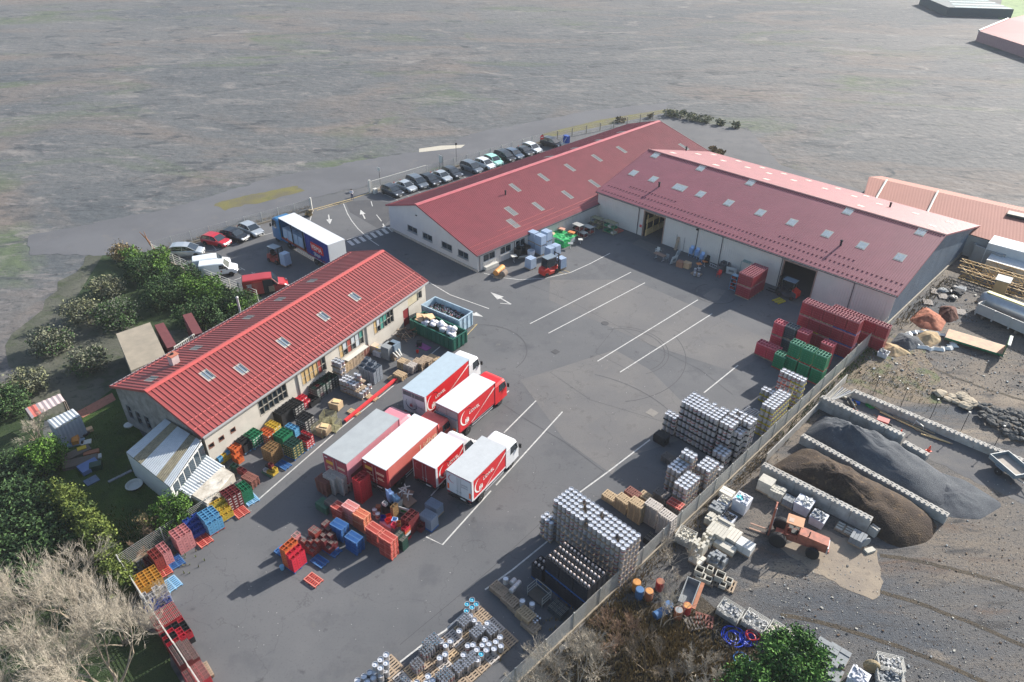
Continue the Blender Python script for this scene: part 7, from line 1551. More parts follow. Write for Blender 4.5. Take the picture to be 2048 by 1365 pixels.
def barrel(px, lb, m, topm=None, h=.88, lie=False, open_=True):
    g = G(px[0], px[1], h); t = thing('oil_drum', lb, 'drum', (g.x, g.y, 0), 30, 'oil drums in the scrub'); pr = [(.28, 0), (.29, .02), (.29, h * .33), (.305, h * .35), (.29, h * .37), (.29, h * .63), (.305, h * .65), (.29, h * .67), (.29, h), (.26, h), (.25, h * .9)]
    if lie: MB().lathe(pr, (0, 0, .3), 16, axis='x').build('shell', m, t)
    else:
        MB().lathe(pr[:9] + [(.27, h)], n=16).build('shell', m, t); MB().lathe([(.26, h + .002), (.25, h + .01)], n=16).build('lid', topm or m, t)
ob, bb, rdm, ydm = mat('drum_orange', (186, 128, 64), .6, var=.15), mat('drum_blue', (62, 100, 142), .5, var=.15), mat('drum_red', (156, 46, 42), .5, var=.1), mat('drum_rust_orange', (146, 92, 64), .7, var=.2)
for px, lb, m, tm, lie in (((1274, 1164), 'orange drum furthest left in the scrub', ob, ob, 0), ((1280, 1179), 'blue topped drum beside the orange drum', bb, bb, 0), ((1299, 1182), 'rusty orange drum right of the blue drum', ydm, ob, 0), ((1321, 1163), 'dark red drum behind the bare branches', rdm, ydm, 0), ((1338, 1208), 'blue drum under the bare branches', bb, bb, 0), ((1311, 1222), 'blue drum lying on its side in the scrub', bb, bb, 1), ((1358, 1220), 'drum with a mottled yellow and grey top', ydm, stoneg, 0), ((1375, 1211), 'bright red drum with orange inside beside the trough', rdm, ob, 0)): barrel(px, lb, m, tm, lie=bool(lie))
t = thing('steel_trough', 'open grey steel trough with a rusty edge beside the red drum', 'trough', G(1376, 1196), 62); pan(t, 2.3, .95, .1, .75, stoneg, name='trough'); MB().bx(-1.2, 1.2, -.75, -.5, .6, .68).build('rusty_board', ydm, t)
# hoses
def coil(px, lb, m, R_, r, n, name='hose_coil', flat=1.0, seed=1, z=0):
    g = G(*px); rs = random.Random(seed); mb = MB(); pts = []
    N = 22 * n
    for i in range(N + 1):
        t_ = 2 * math.pi * i / 22; q = R_ * (.72 + .28 * math.sin(i / 22 * 1.7 + seed)) ; pts.append(Vector((math.cos(t_) * q + .12 * math.sin(i * .09 + seed), math.sin(t_) * q * flat + .1 * math.cos(i * .13), z + .05 + .35 * r * 10 * (i / N) * .5 + .03 * math.sin(i))))
    for a, b in zip(pts[:-1], pts[1:]): mb.tube(a, b, r, 5)
    tag(mb.build(name, m, loc=g), lb, 'hose')
hblue, hred, hgreen = mat('blue_hose', (24, 66, 190), .4, var=0), mat('red_hose', (170, 36, 50), .4, var=0), mat('green_hose', (24, 130, 60), .4, var=0)
coil((1466, 1276), 'bright blue hose in loose loops before the green tree', hblue, .75, .035, 5, seed=1); coil((1494, 1280), 'second blue hose coil ringed by a red hose', hblue, .55, .035, 5, seed=2); coil((1503, 1278), 'red hose looped over the blue hoses', hred, .62, .05, 2, seed=3, z=.25); coil((1450, 1272), 'black pipe coil left of the blue hoses', blk, .85, .03, 6, seed=4); coil((1740, 813), 'green garden hose coil on the bay floor', hgreen, .4, .035, 5, seed=5)
coil((1479, 1318), 'loose light blue hose hanging under the green tree', mat('light_blue_hose', (60, 120, 190), .4, var=0), .5, .03, 2, seed=6)
t = thing('spare_tyre', 'tan tyre standing on its edge beside the open stone crates', 'tyre', G(1739, 1342), 75); MB().lathe([(.22, -.14), (.45, -.16), (.5, -.08), (.5, .08), (.45, .16), (.22, .14)], (0, 0, .5), 20, axis='x').build('tyre', mat('dusty_tan_rubber', (130, 116, 88), .8, var=.1), t)
t = thing('stone_disc', 'grey stone disc leaning on a slab at the wall end', 'stone disc', G(1728, 1094), 20); MB().lathe([(.42, -.05), (.42, .05)], (0, 0, .5), 16, axis='y').build('disc', stoneg, t); MB().box((.1, -.45, .08), (.8, .4, .16)).build('slab', stonew, t)
# bay of tools
def cone(px, lb):
    t = thing('traffic_cone', lb, 'cone', G(*px), 20, 'orange traffic cones'); MB().lathe([(.17, .03), (.12, .25), (.11, .27), (.03, .6)], n=12, mis=[0, 1, 0, 0]).build('cone', [mat('cone_orange', (216, 74, 44), .5, var=0), fwhite], t); MB().box((0, 0, .015), (.4, .4, .03)).build('base', _M['cone_orange'], t)
for px, lb in (((1711, 831), 'cone by the black pipe'), ((1704, 828), 'cone leaning by the yellow sheets'), ((1797, 876), 'left of two cones at the wall end'), ((1800, 869), 'right of two cones at the wall end'), ((1857, 902), 'lone cone in the middle of the bay floor')): cone(px, lb + ', orange and white')
def rod(px0, px1, z0, z1, r, lb, m, name='pipe', cat='pipe', n=8):
    a, b = G(px0[0], px0[1], z0), G(px1[0], px1[1], z1); tag(MB().tube(Vector(), b - a, r, n).build(name, m, loc=a), lb, cat)
rod((1697, 797), (1718, 834), .6, .25, .17, 'big black drain pipe lying in the tool bay', inner, n=12)
for i, (a, b) in enumerate((((1745, 812), (1798, 842)), ((1760, 824), (1840, 860)), ((1786, 832), (1870, 868)), ((1800, 842), (1880, 880)), ((1830, 858), (1905, 888)), ((1842, 868), (1900, 886)))): rod(a, b, .1, .1, .07, 'long plank along the studded wall, %s from the fence end' % ORD[i], wood if i % 2 else woodo, 'plank', 'plank', 4)
for i in range(7): rod((1650 + i * 3, 806 - i), (1676 + i * 5, 772 + i * 2), .1 + .05 * i, .5 + .06 * i, .07, 'pale panel strip in the heap at the fence corner, %s from left' % ORD[i], [fwhite, stonew, alu][i % 3], 'panel_strip', 'strip', 4)
rs = random.Random(8)
for i in range(8): px, py = 1668 + rs.uniform(0, 50), 800 + rs.uniform(-8, 24); t = tag(MB().box((0, 0, .1), (rs.uniform(.4, 1.0), rs.uniform(.2, .5), .2)).build('scrap_piece', rs.choice([fwhite, stonew, mat('scrap_blue', (40, 90, 170), .5), mat('scrap_yellow', (210, 170, 90), .6)]), loc=G(px, py), rz=rs.uniform(0, 180)), 'scrap piece %s from left in the tool bay corner' % ORD[i], 'scrap', 'scrap in the tool bay')
for i, (px, lb) in enumerate(((((1746, 790)), 'first'), ((1801, 814), 'second'), ((1861, 836), 'third'), ((1922, 862), 'fourth'), ((1990, 890), 'fifth'))):
    t = thing('steel_rod', 'thin upright rod on the long studded wall, %s from the fence' % lb, 'rod', G(*px)); MB().tube((0, 0, 0), (0, 0, 2.2), .03, 5).build('rod', chass, t); MB().box((0, 0, 2.2), (.15, .15, .06)).build('cap', fwhite, t)
t = thing('wheelbarrow', 'red wheelbarrow with rusty frame against the two course wall', 'wheelbarrow', G(1763, 850), -35); MB().hexa([(-.35, -.25, .35), (.35, -.25, .35), (.35, .25, .35), (-.35, .25, .35)], [(-.5, -.35, .65), (.5, -.35, .65), (.5, .35, .65), (-.5, .35, .65)]).build('tray', rdm, t); wheel(t, .65, 0, .2, .1, 1)
for y in (-.28, .28): MB().tube((.6, y * .3, .25), (-.9, y, .6), .025, 5).build('handle', ydm, t)
for i, (px, a) in enumerate((((1836, 856), 20), ((1907, 878), 30))): t = thing('trestle', 'white trestle stand on the bay floor, %s from the fence' % ORD[i], 'trestle', G(*px), a); MB().box((0, 0, .5), (.1, .9, .08)).tube((0, -.4, .5), (.25, -.4, 0), .03, 4).tube((0, .4, .5), (-.25, .4, 0), .03, 4).build('frame', fwhite, t)
# black scrap by the gable
rs = random.Random(9)
for i in range(12): g = G(1890 + rs.uniform(-10, 38), 586 + rs.uniform(-8, 14)); o = rock_mesh(100 + i, rs.uniform(.8, 1.4), .6).build('scrap_bundle', [mat('black_tarp', (38, 42, 46), .5, var=.3, scale=4), inner, stoneg][i % 3], loc=g, rz=i * 40); tag(o, 'dark scrap bundle, %s of the heap beside the gable' % ORD[i], 'scrap', 'dark scrap bundles')
# ---- things along shed C's wall
def chair(px, lb, m, n=1, rz=-135, grp='garden chairs', z=0):
    g = G(*px); t = thing('chair_stack' if n > 1 else 'chair', lb, 'chairs' if n > 1 else 'chair', (g.x, g.y, z), rz, grp)
    for i in range(n):
        q = i * .13; MB().box((0, 0, .43 + q), (.46, .46, .04)).build('seat', m, t) if i in (0, n - 1) or True else None
        MB().box((-.22, 0, .68 + q), (.04, .46, .45), ry=-.15).build('backrest', m, t)
        for y in (-.24, .24): MB().box((0, y, .62 + q), (.4, .05, .04)).build('armrest', m, t)
        if i == 0:
            for x in (-.2, .2):
                for y in (-.2, .2): MB().tube((x, y, 0), (x * .9, y * .9, .43), .025, 4).build('leg', m, t)
lbl = mat('pale_blue_plastic', (150, 180, 216), .5, var=.05); redp = mat('red_plastic', (196, 44, 40), .5, var=.05)
chair((1381, 512), 'left stack of pale blue chairs by the shed wall', lbl, 5); chair((1392, 516), 'middle stack of pale blue chairs by the shed wall', lbl, 5); chair((1402, 523), 'right stack of pale blue chairs by the shed wall', lbl, 4)
chair((1437, 554), 'single red plastic chair in front of the shed', redp, 1); chair((1332, 522), 'grey metal chair beside the brown table', stoneg, 1); chair((1314, 508), 'pale chair left of the brown table', fwhite, 1); chair((1412, 532), 'black chair stack by the shed wall', blk, 5)
chair((783, 1008), 'stack of white and blue chairs in the middle jumble', lbl, 7, 40); chair((795, 1014), 'second chair stack in the middle jumble', mat('deep_pale_blue', (120, 160, 190), .5), 5, 40)
brt = mat('brown_table_top', (132, 108, 92), .7, var=.12)
def table(px, lb, w, d, h, m, rz=U, leg=2):
    g = G(px[0], px[1], h); t = thing('table', lb, 'table', (g.x, g.y, 0), rz); MB().box((0, 0, h), (w, d, .04)).build('tabletop', m, t)
    for s in ((-1, 1) if leg == 2 else (0,)): MB().tube((s * w * .35, 0, .02), (s * w * .35, 0, h - .02), .035, 6).box((s * w * .35, 0, .03), (.08, d * .8, .04)).build('leg', alu, t)
table((1320, 509), 'long brown table left of the chairs by the shed wall', 1.7, .75, .75, brt, -48); table((1028, 512), 'small white table with crossed feet by the long shed', .75, .75, .85, fwhite, 20, 1); table((1161, 479), 'small round pale stool table beside the green heap', .6, .6, .6, fwhite, 0, 1); table((1141, 487), 'small grey topped table before the green heap', .7, .6, .7, stoneg, 0, 1)
def panel(px, lb, w, h, m, rz, tilt=.25, name='display_board', z=0, cat='board', extra=None):
    g = G(*px); t = thing(name, lb, cat, g, rz); MB().box((0, 0, h / 2 + z), (w, .05, h), rx=tilt).build('board', m, t)
    if extra: MB().box((0, -.06, h / 2 + z), (w * .5, .02, h * .3), rx=tilt).build('printed_mark', extra, t)
pbw = mat('off_white_board', (186, 190, 190), .6, var=.05)
panel((1347, 528), 'white display board standing beside the brown boxes', 1.1, 1.2, pbw, 35, extra=stoneg); panel((1356, 512), 'white board leaning nearer the shed wall', .9, .9, pbw, 40); panel((1461, 550), 'white display board left of the wrapped crates', 1.3, 1.1, pbw, -30, extra=stoneg); panel((1352, 500), 'long brown plank leaning on the shed wall', .4, 1.9, woodo, -45, -.3, 'leaning_plank', cat='plank')
panel((1317, 503), 'small white number sign on the ground by the first loading door', .8, .5, pbw, -40, 1.0, extra=chass)
for i, px in enumerate(((1362, 523), (1375, 525))): boxthing('cardboard_box', '%s brown cardboard box bundle below the pale blue chairs' % ['left', 'right'][i], 'box', px, (.9, .75, .75), 0, -40, card if i else mat('brown_carton', (150, 108, 86), .8), 'brown boxes by the shed')
for i, (px, py) in enumerate(((1391, 537), (1399, 536), (1390, 545), (1398, 547))): keg1(px, py, .15, '', 'g', 'small keg on the pallet by the shed wall, %s' % ['back left', 'back right', 'front left', 'front right'][i], .17, .45)
g = G(1394, 552); PL.append((10, pallet_mesh('wood', 1.2, .9), Vector((g.x, g.y, 0)) + Vector((0, .4, 0)), -45, 'pallet under four small kegs by the shed wall', 'pallets in the yard', 'pallet', 'pallet'))
for i, (px, py) in enumerate(((1398, 528), (1410, 523))): table((px, py), 'orange %s table by the chairs' % ['round left', 'round right'][i], .6, .6, .7, mat('orange_plastic', (206, 124, 70), .6), 10, 1)
g = G(1427, 540); t = thing('ladder', 'short metal ladder lying against the shed wall', 'ladder', g, -50); mb = MB()
for y in (0, .4): mb.box((0, 0, .3 + y), (1.5, .05, .06))
for i in range(5): mb.box((-.6 + i * .3, 0, .5), (.04, .04, .4))
mb.build('frame', alu, t)
for i, (px, py, r) in enumerate(((1440, 543, .5), (1448, 538, .6), (1452, 532, .6))): t = thing('grey_basket', 'round dark basket, %s from left by the downpipe' % ORD[i], 'basket', G(px, py), 0, 'dark baskets'); MB().lathe([(r * .8, 0), (r, .3), (r, .9), (r * .85, .92), (r * .8, .5)], n=12).build('basket', mat('woven_dark_grey', (92, 92, 94), .8, var=.2), t)
def rack(px, lb, w, d, h, m, shelves, fill, rz=-45):
    g = G(*px); t = thing('storage_rack', lb, 'rack', g, rz); mb = MB()
    for x in (-w / 2, w / 2):
        for y in (-d / 2, d / 2): mb.box((x, y, h / 2), (.05, .05, h))
    for k in range(shelves + 1): mb.box((0, 0, .12 + (h - .12) * k / shelves), (w, d, .04))
    mb.build('frame', m, t)
    for k in range(shelves):
        z = .14 + (h - .12) * k / shelves
        for i in range(3): MB().box((-w / 2 + (i + .5) * w / 3, 0, z + .14), (w / 3 * .8, d * .8, .26)).build('stored_item', fill[(i + k) % len(fill)], t)
rack((1488, 552), 'tall pale steel rack behind the wrapped crates', 1.1, .7, 2.0, mat('pale_green_steel', (130, 150, 142), .5), 1, [stoneg]); rack((1466, 580), 'blue framed shelf trolley with rust red crates', .8, .6, 2.0, mat('blue_grey_frame', (90, 130, 156), .5), 4, [cm('rust'), cm('rust'), blk])
rack((1155, 470), 'stacked cage of bottles beside the green heap', 1.4, 1.0, 1.6, fgrey, 2, [cm('maroon'), blk, cm('rust')], -45); rack((1176, 466), 'second bottle cage in the corner', 1.5, 1.0, 1.0, fgrey, 1, [cm('rust'), blk], -45); rack((1193, 455), 'low cage of pale boxes in the corner', 1.6, 1.0, 1.5, cage, 2, [woodo, stoneg, cage]); rack((1220, 466), 'cage rack of green bottles in the corner', 1.9, .9, 1.7, cage, 2, [cm('green'), cm('green'), stonew], -45)
rack((1165, 474), 'low maroon crate cage beside the green heap', 1.2, .9, .7, fgrey, 1, [cm('maroon')], -45)
# green sheeted heap
gh = mat('green_tarpaulin', (46, 170, 92), .5, var=.18, scale=2.5, var2=(28, 120, 70)); g = G(1122, 482); t = thing('tarpaulin_bundle', 'bright green folded tarpaulins over a striped box by the long shed', 'tarpaulin', g, -44)
MB().bx(-1.6, 1.5, -1.3, 1.2, 0, .85).build('striped_box', mat('striped_white', (186, 190, 188), .6, var=.2, scale=5), t); mb = MB(); n = 16; vs = []
for i in range(n + 1):
    for j in range(n + 1):
        x, y = -1.7 + 3.5 * i / n, -1.35 + 2.75 * j / n; vs.append((x, y, .95 + .16 * noise.noise(Vector((x * 2.2, y * 2.2, 1))) + .12 * noise.noise(Vector((x * 6, y * 6, 5)))))
mb.add(vs, [(i * (n + 1) + j, (i + 1) * (n + 1) + j, (i + 1) * (n + 1) + j + 1, i * (n + 1) + j + 1) for i in range(n) for j in range(n)]); mb.build('cover', gh, t)
MB().bx(.1, 1.85, -1.5, -.2, 0, .8).build('fallen_fold', gh, t); boxthing('cardboard_box', 'orange topped flat box on the green tarpaulin', 'box', (1143, 464), (.9, .6, .15), 1.1, -30, _M['orange_plastic']); boxthing('cardboard_box', 'pale pink box on the green tarpaulin', 'box', (1123, 457), (.9, .6, .2), 1.1, -30, mat('pink_carton', (200, 150, 130), .7)); boxthing('cardboard_box', 'small pale box beside the green tarpaulin', 'box', (1104, 466), (.7, .5, .2), 1.0, -30, mat('buff_carton', (206, 176, 150), .7))
for i, (px, py, z, lb) in enumerate(((1066, 500, 0, 'lower left grey load of the wrapped block'), (1080, 507, 0, 'lower right grey load of the wrapped block'), (1066, 500, 1.35, 'upper left grey load of the wrapped block'), (1080, 507, 1.35, 'upper right grey load of the wrapped block'), (1092, 498, 1.35, 'rear right grey load on the wrapped block'), (1092, 498, 0, 'rear lower grey load of the wrapped block'))):
    g = G(px, py); load_box(lb, (g.x, g.y, z), -44, (1.25, 1.05, 1.33), group='wrapped grey loads by the long shed')
for px, lb in (((1100, 514), 'left load of the low grey pair'), ((1110, 510), 'right load of the low grey pair'), ((1061, 536), 'single pale grey load standing before the white tables')): g = G(*px); load_box(lb, (g.x, g.y, 0), -44, (1.1, 1.1, 1.45), group='wrapped grey loads by the long shed')
panel((1047, 522), 'white table top leaning by the grey loads', 1.3, 1.1, pbw, 15, .9, 'leaning_table_top', cat='table top'); boxthing('bench', 'white slab bench along the long shed wall', 'bench', (982, 529), (2.2, .6, .45), 0, 45, fwhite, part='slab')
for i, (px, py, r, h) in enumerate(((1036, 515, .55, 1.3), (1044, 506, .6, 1.2), (1053, 505, .55, .9), (1062, 515, .5, 1.0))): t = thing('dark_bin', '%s by the grey loads' % ['black round bin', 'tall black bin', 'dark brown bin', 'pale plastic wrapped bin'][i], 'bin', G(px, py), 0); MB().lathe([(r * .8, 0), (r, h * .8), (r, h), (r * .8, h), (r * .7, h * .6)], n=14).build('bin', [blk, blk, woodd, bag][i], t)
a, b = G(991, 549, .35), G(1013, 530, .35); t = thing('sweeper_brush', 'orange cylindrical sweeper drum lying on a pallet by the shed corner', 'sweeper', (a.x, a.y, 0), angle(a, b)); MB().lathe([(.3, 0), (.38, .05), (.38, .8), (.36, .84), (.38, .88), (.38, 1.9), (.3, 1.95)], (0, 0, .5), 14, axis='x').build('drum', mat('orange_drum', (206, 140, 74), .6, var=.15), t); MB().lathe([(.3, -.4), (.42, -.3), (.42, .5), (.3, .55)], (.5, -.85, .45), 12, axis='x').build('brush', mat('grey_brown_brush', (120, 106, 94), .9, var=.2), t); MB().bx(-.3, .6, -.9, .2, 0, .12).build('skid', woodo, t)
# ---- around the skips and the wall of shed A
rs = random.Random(21); scrap = mat('rusty_scrap', (110, 80, 64), .8, var=.3, scale=4)
t = thing('scrap_metal_pile', 'tangled rusty scrap metal pile beside the green skip', 'scrap', G(812, 674)); 
for i in range(46): a = Vector((rs.uniform(-1.1, 1.1), rs.uniform(-1.1, 1.1), rs.uniform(.05, .6))); MB().tube(a, a + Vector((rs.uniform(-.8, .8), rs.uniform(-.8, .8), rs.uniform(-.1, .5))), rs.uniform(.02, .05), 4).build('bar', [scrap, chass, woodo][i % 3], t)
for i, (px, py, m, d, lb) in enumerate(((776, 690, stoneg, (1.0, 1.2, 1.5), 'tall grey bin by the shed wall'), (787, 686, mat('blue_grey_bin', (100, 116, 130), .6), (1.0, 1.0, 1.5), 'blue grey bin by the shed wall'), (762, 694, mat('blue_yellow_sacks', (70, 110, 160), .6, var=.4, scale=5, var2=(200, 170, 60)), (.9, .8, .9), 'blue and yellow sacks by the shed wall'), (757, 702, bag, (1.0, .8, .5), 'white plastic tub near the grey crates'), (750, 690, mat('cream_tub', (190, 170, 150), .7), (.7, .7, .9), 'cream tub under the window'))): boxthing('storage_bin', lb, 'bin', (px, py), d, 0, WA, m, 'bins along the shed wall')
tag(MB().lathe([(.12, 0), (.17, .3), (.15, .3), (.11, .03)], n=12).build('bucket', redp, loc=G(835, 706)), 'small red bucket on the asphalt behind the largest lorry', 'bucket'); tag(MB().lathe([(.13, 0), (.17, .35), (.17, .37), (.08, .37)], n=12).build('bucket', mat('light_blue_bucket', (110, 160, 190), .5), loc=G(565, 1139)), 'light blue tub alone on the asphalt by the tall red crates', 'bucket')
boxthing('parasol_base', 'purple pink plastic sheet on the ground beside the green skip', 'sheet', (847, 693), (1.6, .8, .08), 0, -40, mat('purple_pink', (150, 80, 130), .6), part='sheet'); boxthing('dark_bin', 'black box by the purple sheet', 'box', (838, 683), (.5, .5, .6), 0, 0, blk)
for i, (a, b) in enumerate((((789, 700), (801, 714)), ((797, 698), (804, 712)), ((786, 706), (796, 716)))): rod(a, b, .8, .8, .08, 'white plank lying across the pallets, %s' % ORD[i], fwhite, 'plank', 'plank', 4)
a, b = G(690, 842, .25), G(792, 758, .25); tag(MB().bx(0, (b - a).length, -.14, .14, -.1, .1).build('steel_beam', mat('red_painted_beam', (196, 52, 54), .5, var=.08), loc=a, rz=angle(a, b)), 'long red steel beam resting on small pallets', 'beam')
for px, lb in (((708, 826), 'small pallet under the near end of the red beam'), ((744, 797), 'small pallet under the middle of the red beam'), ((788, 760), 'small pallet under the far end of the red beam')): g = G(*px); PL.append((12, pallet_mesh('pale', 1.2, .6), Vector((g.x, g.y, 0)), WA, lb, 'pallets in the yard', 'pallet', 'pallet'))
a, b = G(694, 722, 1.35), G(735, 692, 1.35); t = thing('shelf_board', 'long white shelf board under the glazed window', 'shelf', (a.x, a.y, 0), angle(a, b)); MB().bx(0, (b - a).length, -.15, .45, 1.3, 1.36).build('board', fwhite, t)
for x in (.2, (b - a).length - .3): MB().bx(x, x + .08, 0, .3, 0, 1.3).build('trestle', woodo, t)
# ---- jumble in the middle of the yard
t = boxthing('white_bin', 'large pink white plastic bin holding bright buckets', 'bin', (777, 1044), (1.15, .8, .7), 0, W2, mat('pinkish_white_bin', (206, 150, 160), .5, var=.2, scale=3))
for i, (px, py, m, lb) in enumerate(((766, 1034, mat('dark_blue_tub', (50, 40, 130), .5), 'dark blue'), (777, 1031, mat('bright_orange_tub', (226, 60, 36), .5), 'bright orange'), (776, 1039, redp, 'red'), (788, 1048, mat('rose_tub', (216, 70, 100), .5), 'rose'), (789, 1038, lbl, 'pale blue'), (796, 1045, mat('amber_tub', (200, 130, 70), .5), 'amber'))):
    g = G(px, py, 1.0); t = thing('plastic_tub', '%s plastic tub on the white bin in the jumble' % lb, 'tub', (g.x, g.y, .705), i * 20, 'bright tubs'); s = .2; w = .02; mb = MB(); mb.bx(-s, s, -s, -s + w, 0, .28).bx(-s, s, s - w, s, 0, .28).bx(-s, -s + w, -s + w, s - w, 0, .28).bx(s - w, s, -s + w, s - w, 0, .28).bx(-s + w, s - w, -s + w, s - w, 0, .03); mb.build('tub', m, t)
panel((809, 1030), 'white folded table top standing behind the maroon crates', 1.0, .9, pbw, -20, .2, 'leaning_table_top', cat='table top', extra=hgreen); panel((798, 1022), 'grey round edged panel in the jumble', .8, 1.1, stoneg, 50, .2)
def folded(px, lb, rz):
    g = G(px[0], px[1], .6); t = thing('folded_table', lb, 'table', (g.x, g.y, 0), rz, 'upturned brown tables'); MB().box((0, 0, .35), (1.0, 1.0, .05), rx=.15).build('tabletop', brt, t); MB().tube((0, 0, .4), (.1, .05, 1.0), .04, 6).build('column', alu, t); MB().box((.1, .05, 1.02), (.75, .08, .05), rz=.6).box((.1, .05, 1.02), (.08, .75, .05), rz=.6).build('foot_cross', fwhite, t)
folded((803, 990), 'upturned brown table nearest the pink lorry rear', 20); folded((816, 998), 'upturned brown table beside the grey trays', 50); folded((812, 984), 'third upturned brown table behind the others', 75)
for px, py in ((749, 1019), (755, 1027)): keg1(px, py, 0, '', 'r', 'keg standing in the middle jumble, %s' % ('rear' if py < 1022 else 'front'))
boxthing('carton', 'small rusty orange carton behind the jumble kegs', 'box', (756, 1012), (.35, .35, .6), 0, 0, ydm); rod((767, 992), (781, 1010), 1.4, .1, .04, 'dark pole leaning in the jumble', chass, 'pole', 'pole', 5)
traym = mat('grey_tray_plastic', (122, 132, 146), .5, var=.1)
def tray_stack(px, lb, n):
    g = G(px[0], px[1], .144 + n * .22); c = g + dirv(W2) * .6 + dirv(W2 + 90) * .45; t = thing('tray_pallet', lb, 'tray pallet', (c.x, c.y, 0), W2, 'pallets of grey trays'); mb = MB()
    for k in range(n): mb.bx(-.6, .6, -.42, .42, .15 + k * .22, .15 + k * .22 + .19)
    for i in range(6):
        for j in range(4): mb.lathe([(.085, 0), (.085, .06), (.06, .06), (.06, .01)], (-.5 + i * .2, -.315 + j * .21, .15 + n * .22 - .03), 8)
    mb.build('trays', traym, t); MB().bx(-.6, .6, -.44, .44, 0, .14).build('pallet', PC['blue'] if n > 4 else PC['wood'], t)
tray_stack((848.5, 1007), 'grey bottle trays stack behind, three deep', 4); tray_stack((837, 1030), 'grey bottle trays stack in front on a blue pallet', 5)
# cage trolley at the bottom right
g = G(1078, 1196); t = thing('cage_trolley', 'open grey cage trolley beside the jug crates', 'trolley', g, U); mb = MB()
for y in (-.45, .45):
    for x in (-.7, .7): mb.tube((x, y, 0), (x, y, 1.0), .025, 4)
for x in (-.7, .7):
    for z in (.35, .65, 1.0): mb.tube((x, -.45, z), (x, .45, z), .02, 4)
mb.tube((-.7, .45, 1.0), (.7, .45, 1.0), .025, 4).tube((-.7, .45, .5), (.7, .45, .5), .025, 4); mb.build('frame', fgrey, t); MB().bx(-.7, .7, -.45, .45, .15, .2).build('deck', woodd, t)
crates(1095, 1212, 2, 3, 3, 'slate', 'dark bottle crates by the cage trolley', U, .4, .3, 'b'); crates(1287, 1075, 2, 3, 3, 'black', 'dark bottle crates by the mesh fence', U, .4, .3, 'b')
minis(1052, 1232, 4, 3, 0, 'by the cage trolley', .22, .09, .35, ('',))
# lawn junk
rs = random.Random(31)
for i, (px, py, m, d, lb) in enumerate(((150, 885, mat('pale_blue_sheet', (120, 140, 156), .6), (1.4, .9, .1), 'blue grey sheet'), (172, 884, fwhite, (.8, .6, .1), 'white board'), (163, 896, mat('yellow_box', (190, 160, 40), .6), (.7, .5, .3), 'yellow box'), (150, 906, woodd, (2.4, .9, .25), 'dark plank heap'), (182, 904, ydm, (1.2, .5, .2), 'rusty plate'), (160, 922, woodd, (2.6, 1.0, .3), 'long brown timber heap'), (187, 915, fwhite, (1.2, .6, .12), 'white door panel'), (177, 930, mat('blue_metal_frame', (90, 110, 150), .6), (1.5, 1.2, .4), 'blue metal frame'), (190, 928, mat('dark_green_box', (30, 60, 44), .6), (.9, .7, .5), 'dark green box'), (183, 961, mat('slate_board', (90, 104, 124), .6), (1.0, .9, .06), 'square slate board'), (240, 952, stoneg, (1.9, .25, .08), 'pale plank'), (150, 868, ob, (.5, 2.2, .5), 'orange brown tube'), (165, 862, card, (1.6, .5, .3), 'tan board'))): boxthing('garden_junk', '%s lying on the lawn near the garden shed' % lb, 'junk', (px, py), d, 0, rs.uniform(20, 60), m, 'junk on the lawn')
for px, lb in (((170, 868), 'white bathtub rim tyre by the garden shed'), ((258, 852), 'pale ring by the gable wall')): tag(MB().lathe([(.25, 0), (.4, .02), (.42, .15), (.3, .18)], n=14).build('tyre', blk if 'gable' not in lb else fwhite, loc=G(*px)), lb, 'tyre')
tag(MB().lathe([(.5, 0), (.65, .25), (.68, .25), (.68, .3), (.6, .3), (.5, .1)], n=18, mis=[0, 0, 1, 1, 1]).build('garden_tub', [blk, fwhite], loc=G(270, 974)), 'oval dark tub with white rim beside the lean-to', 'tub')
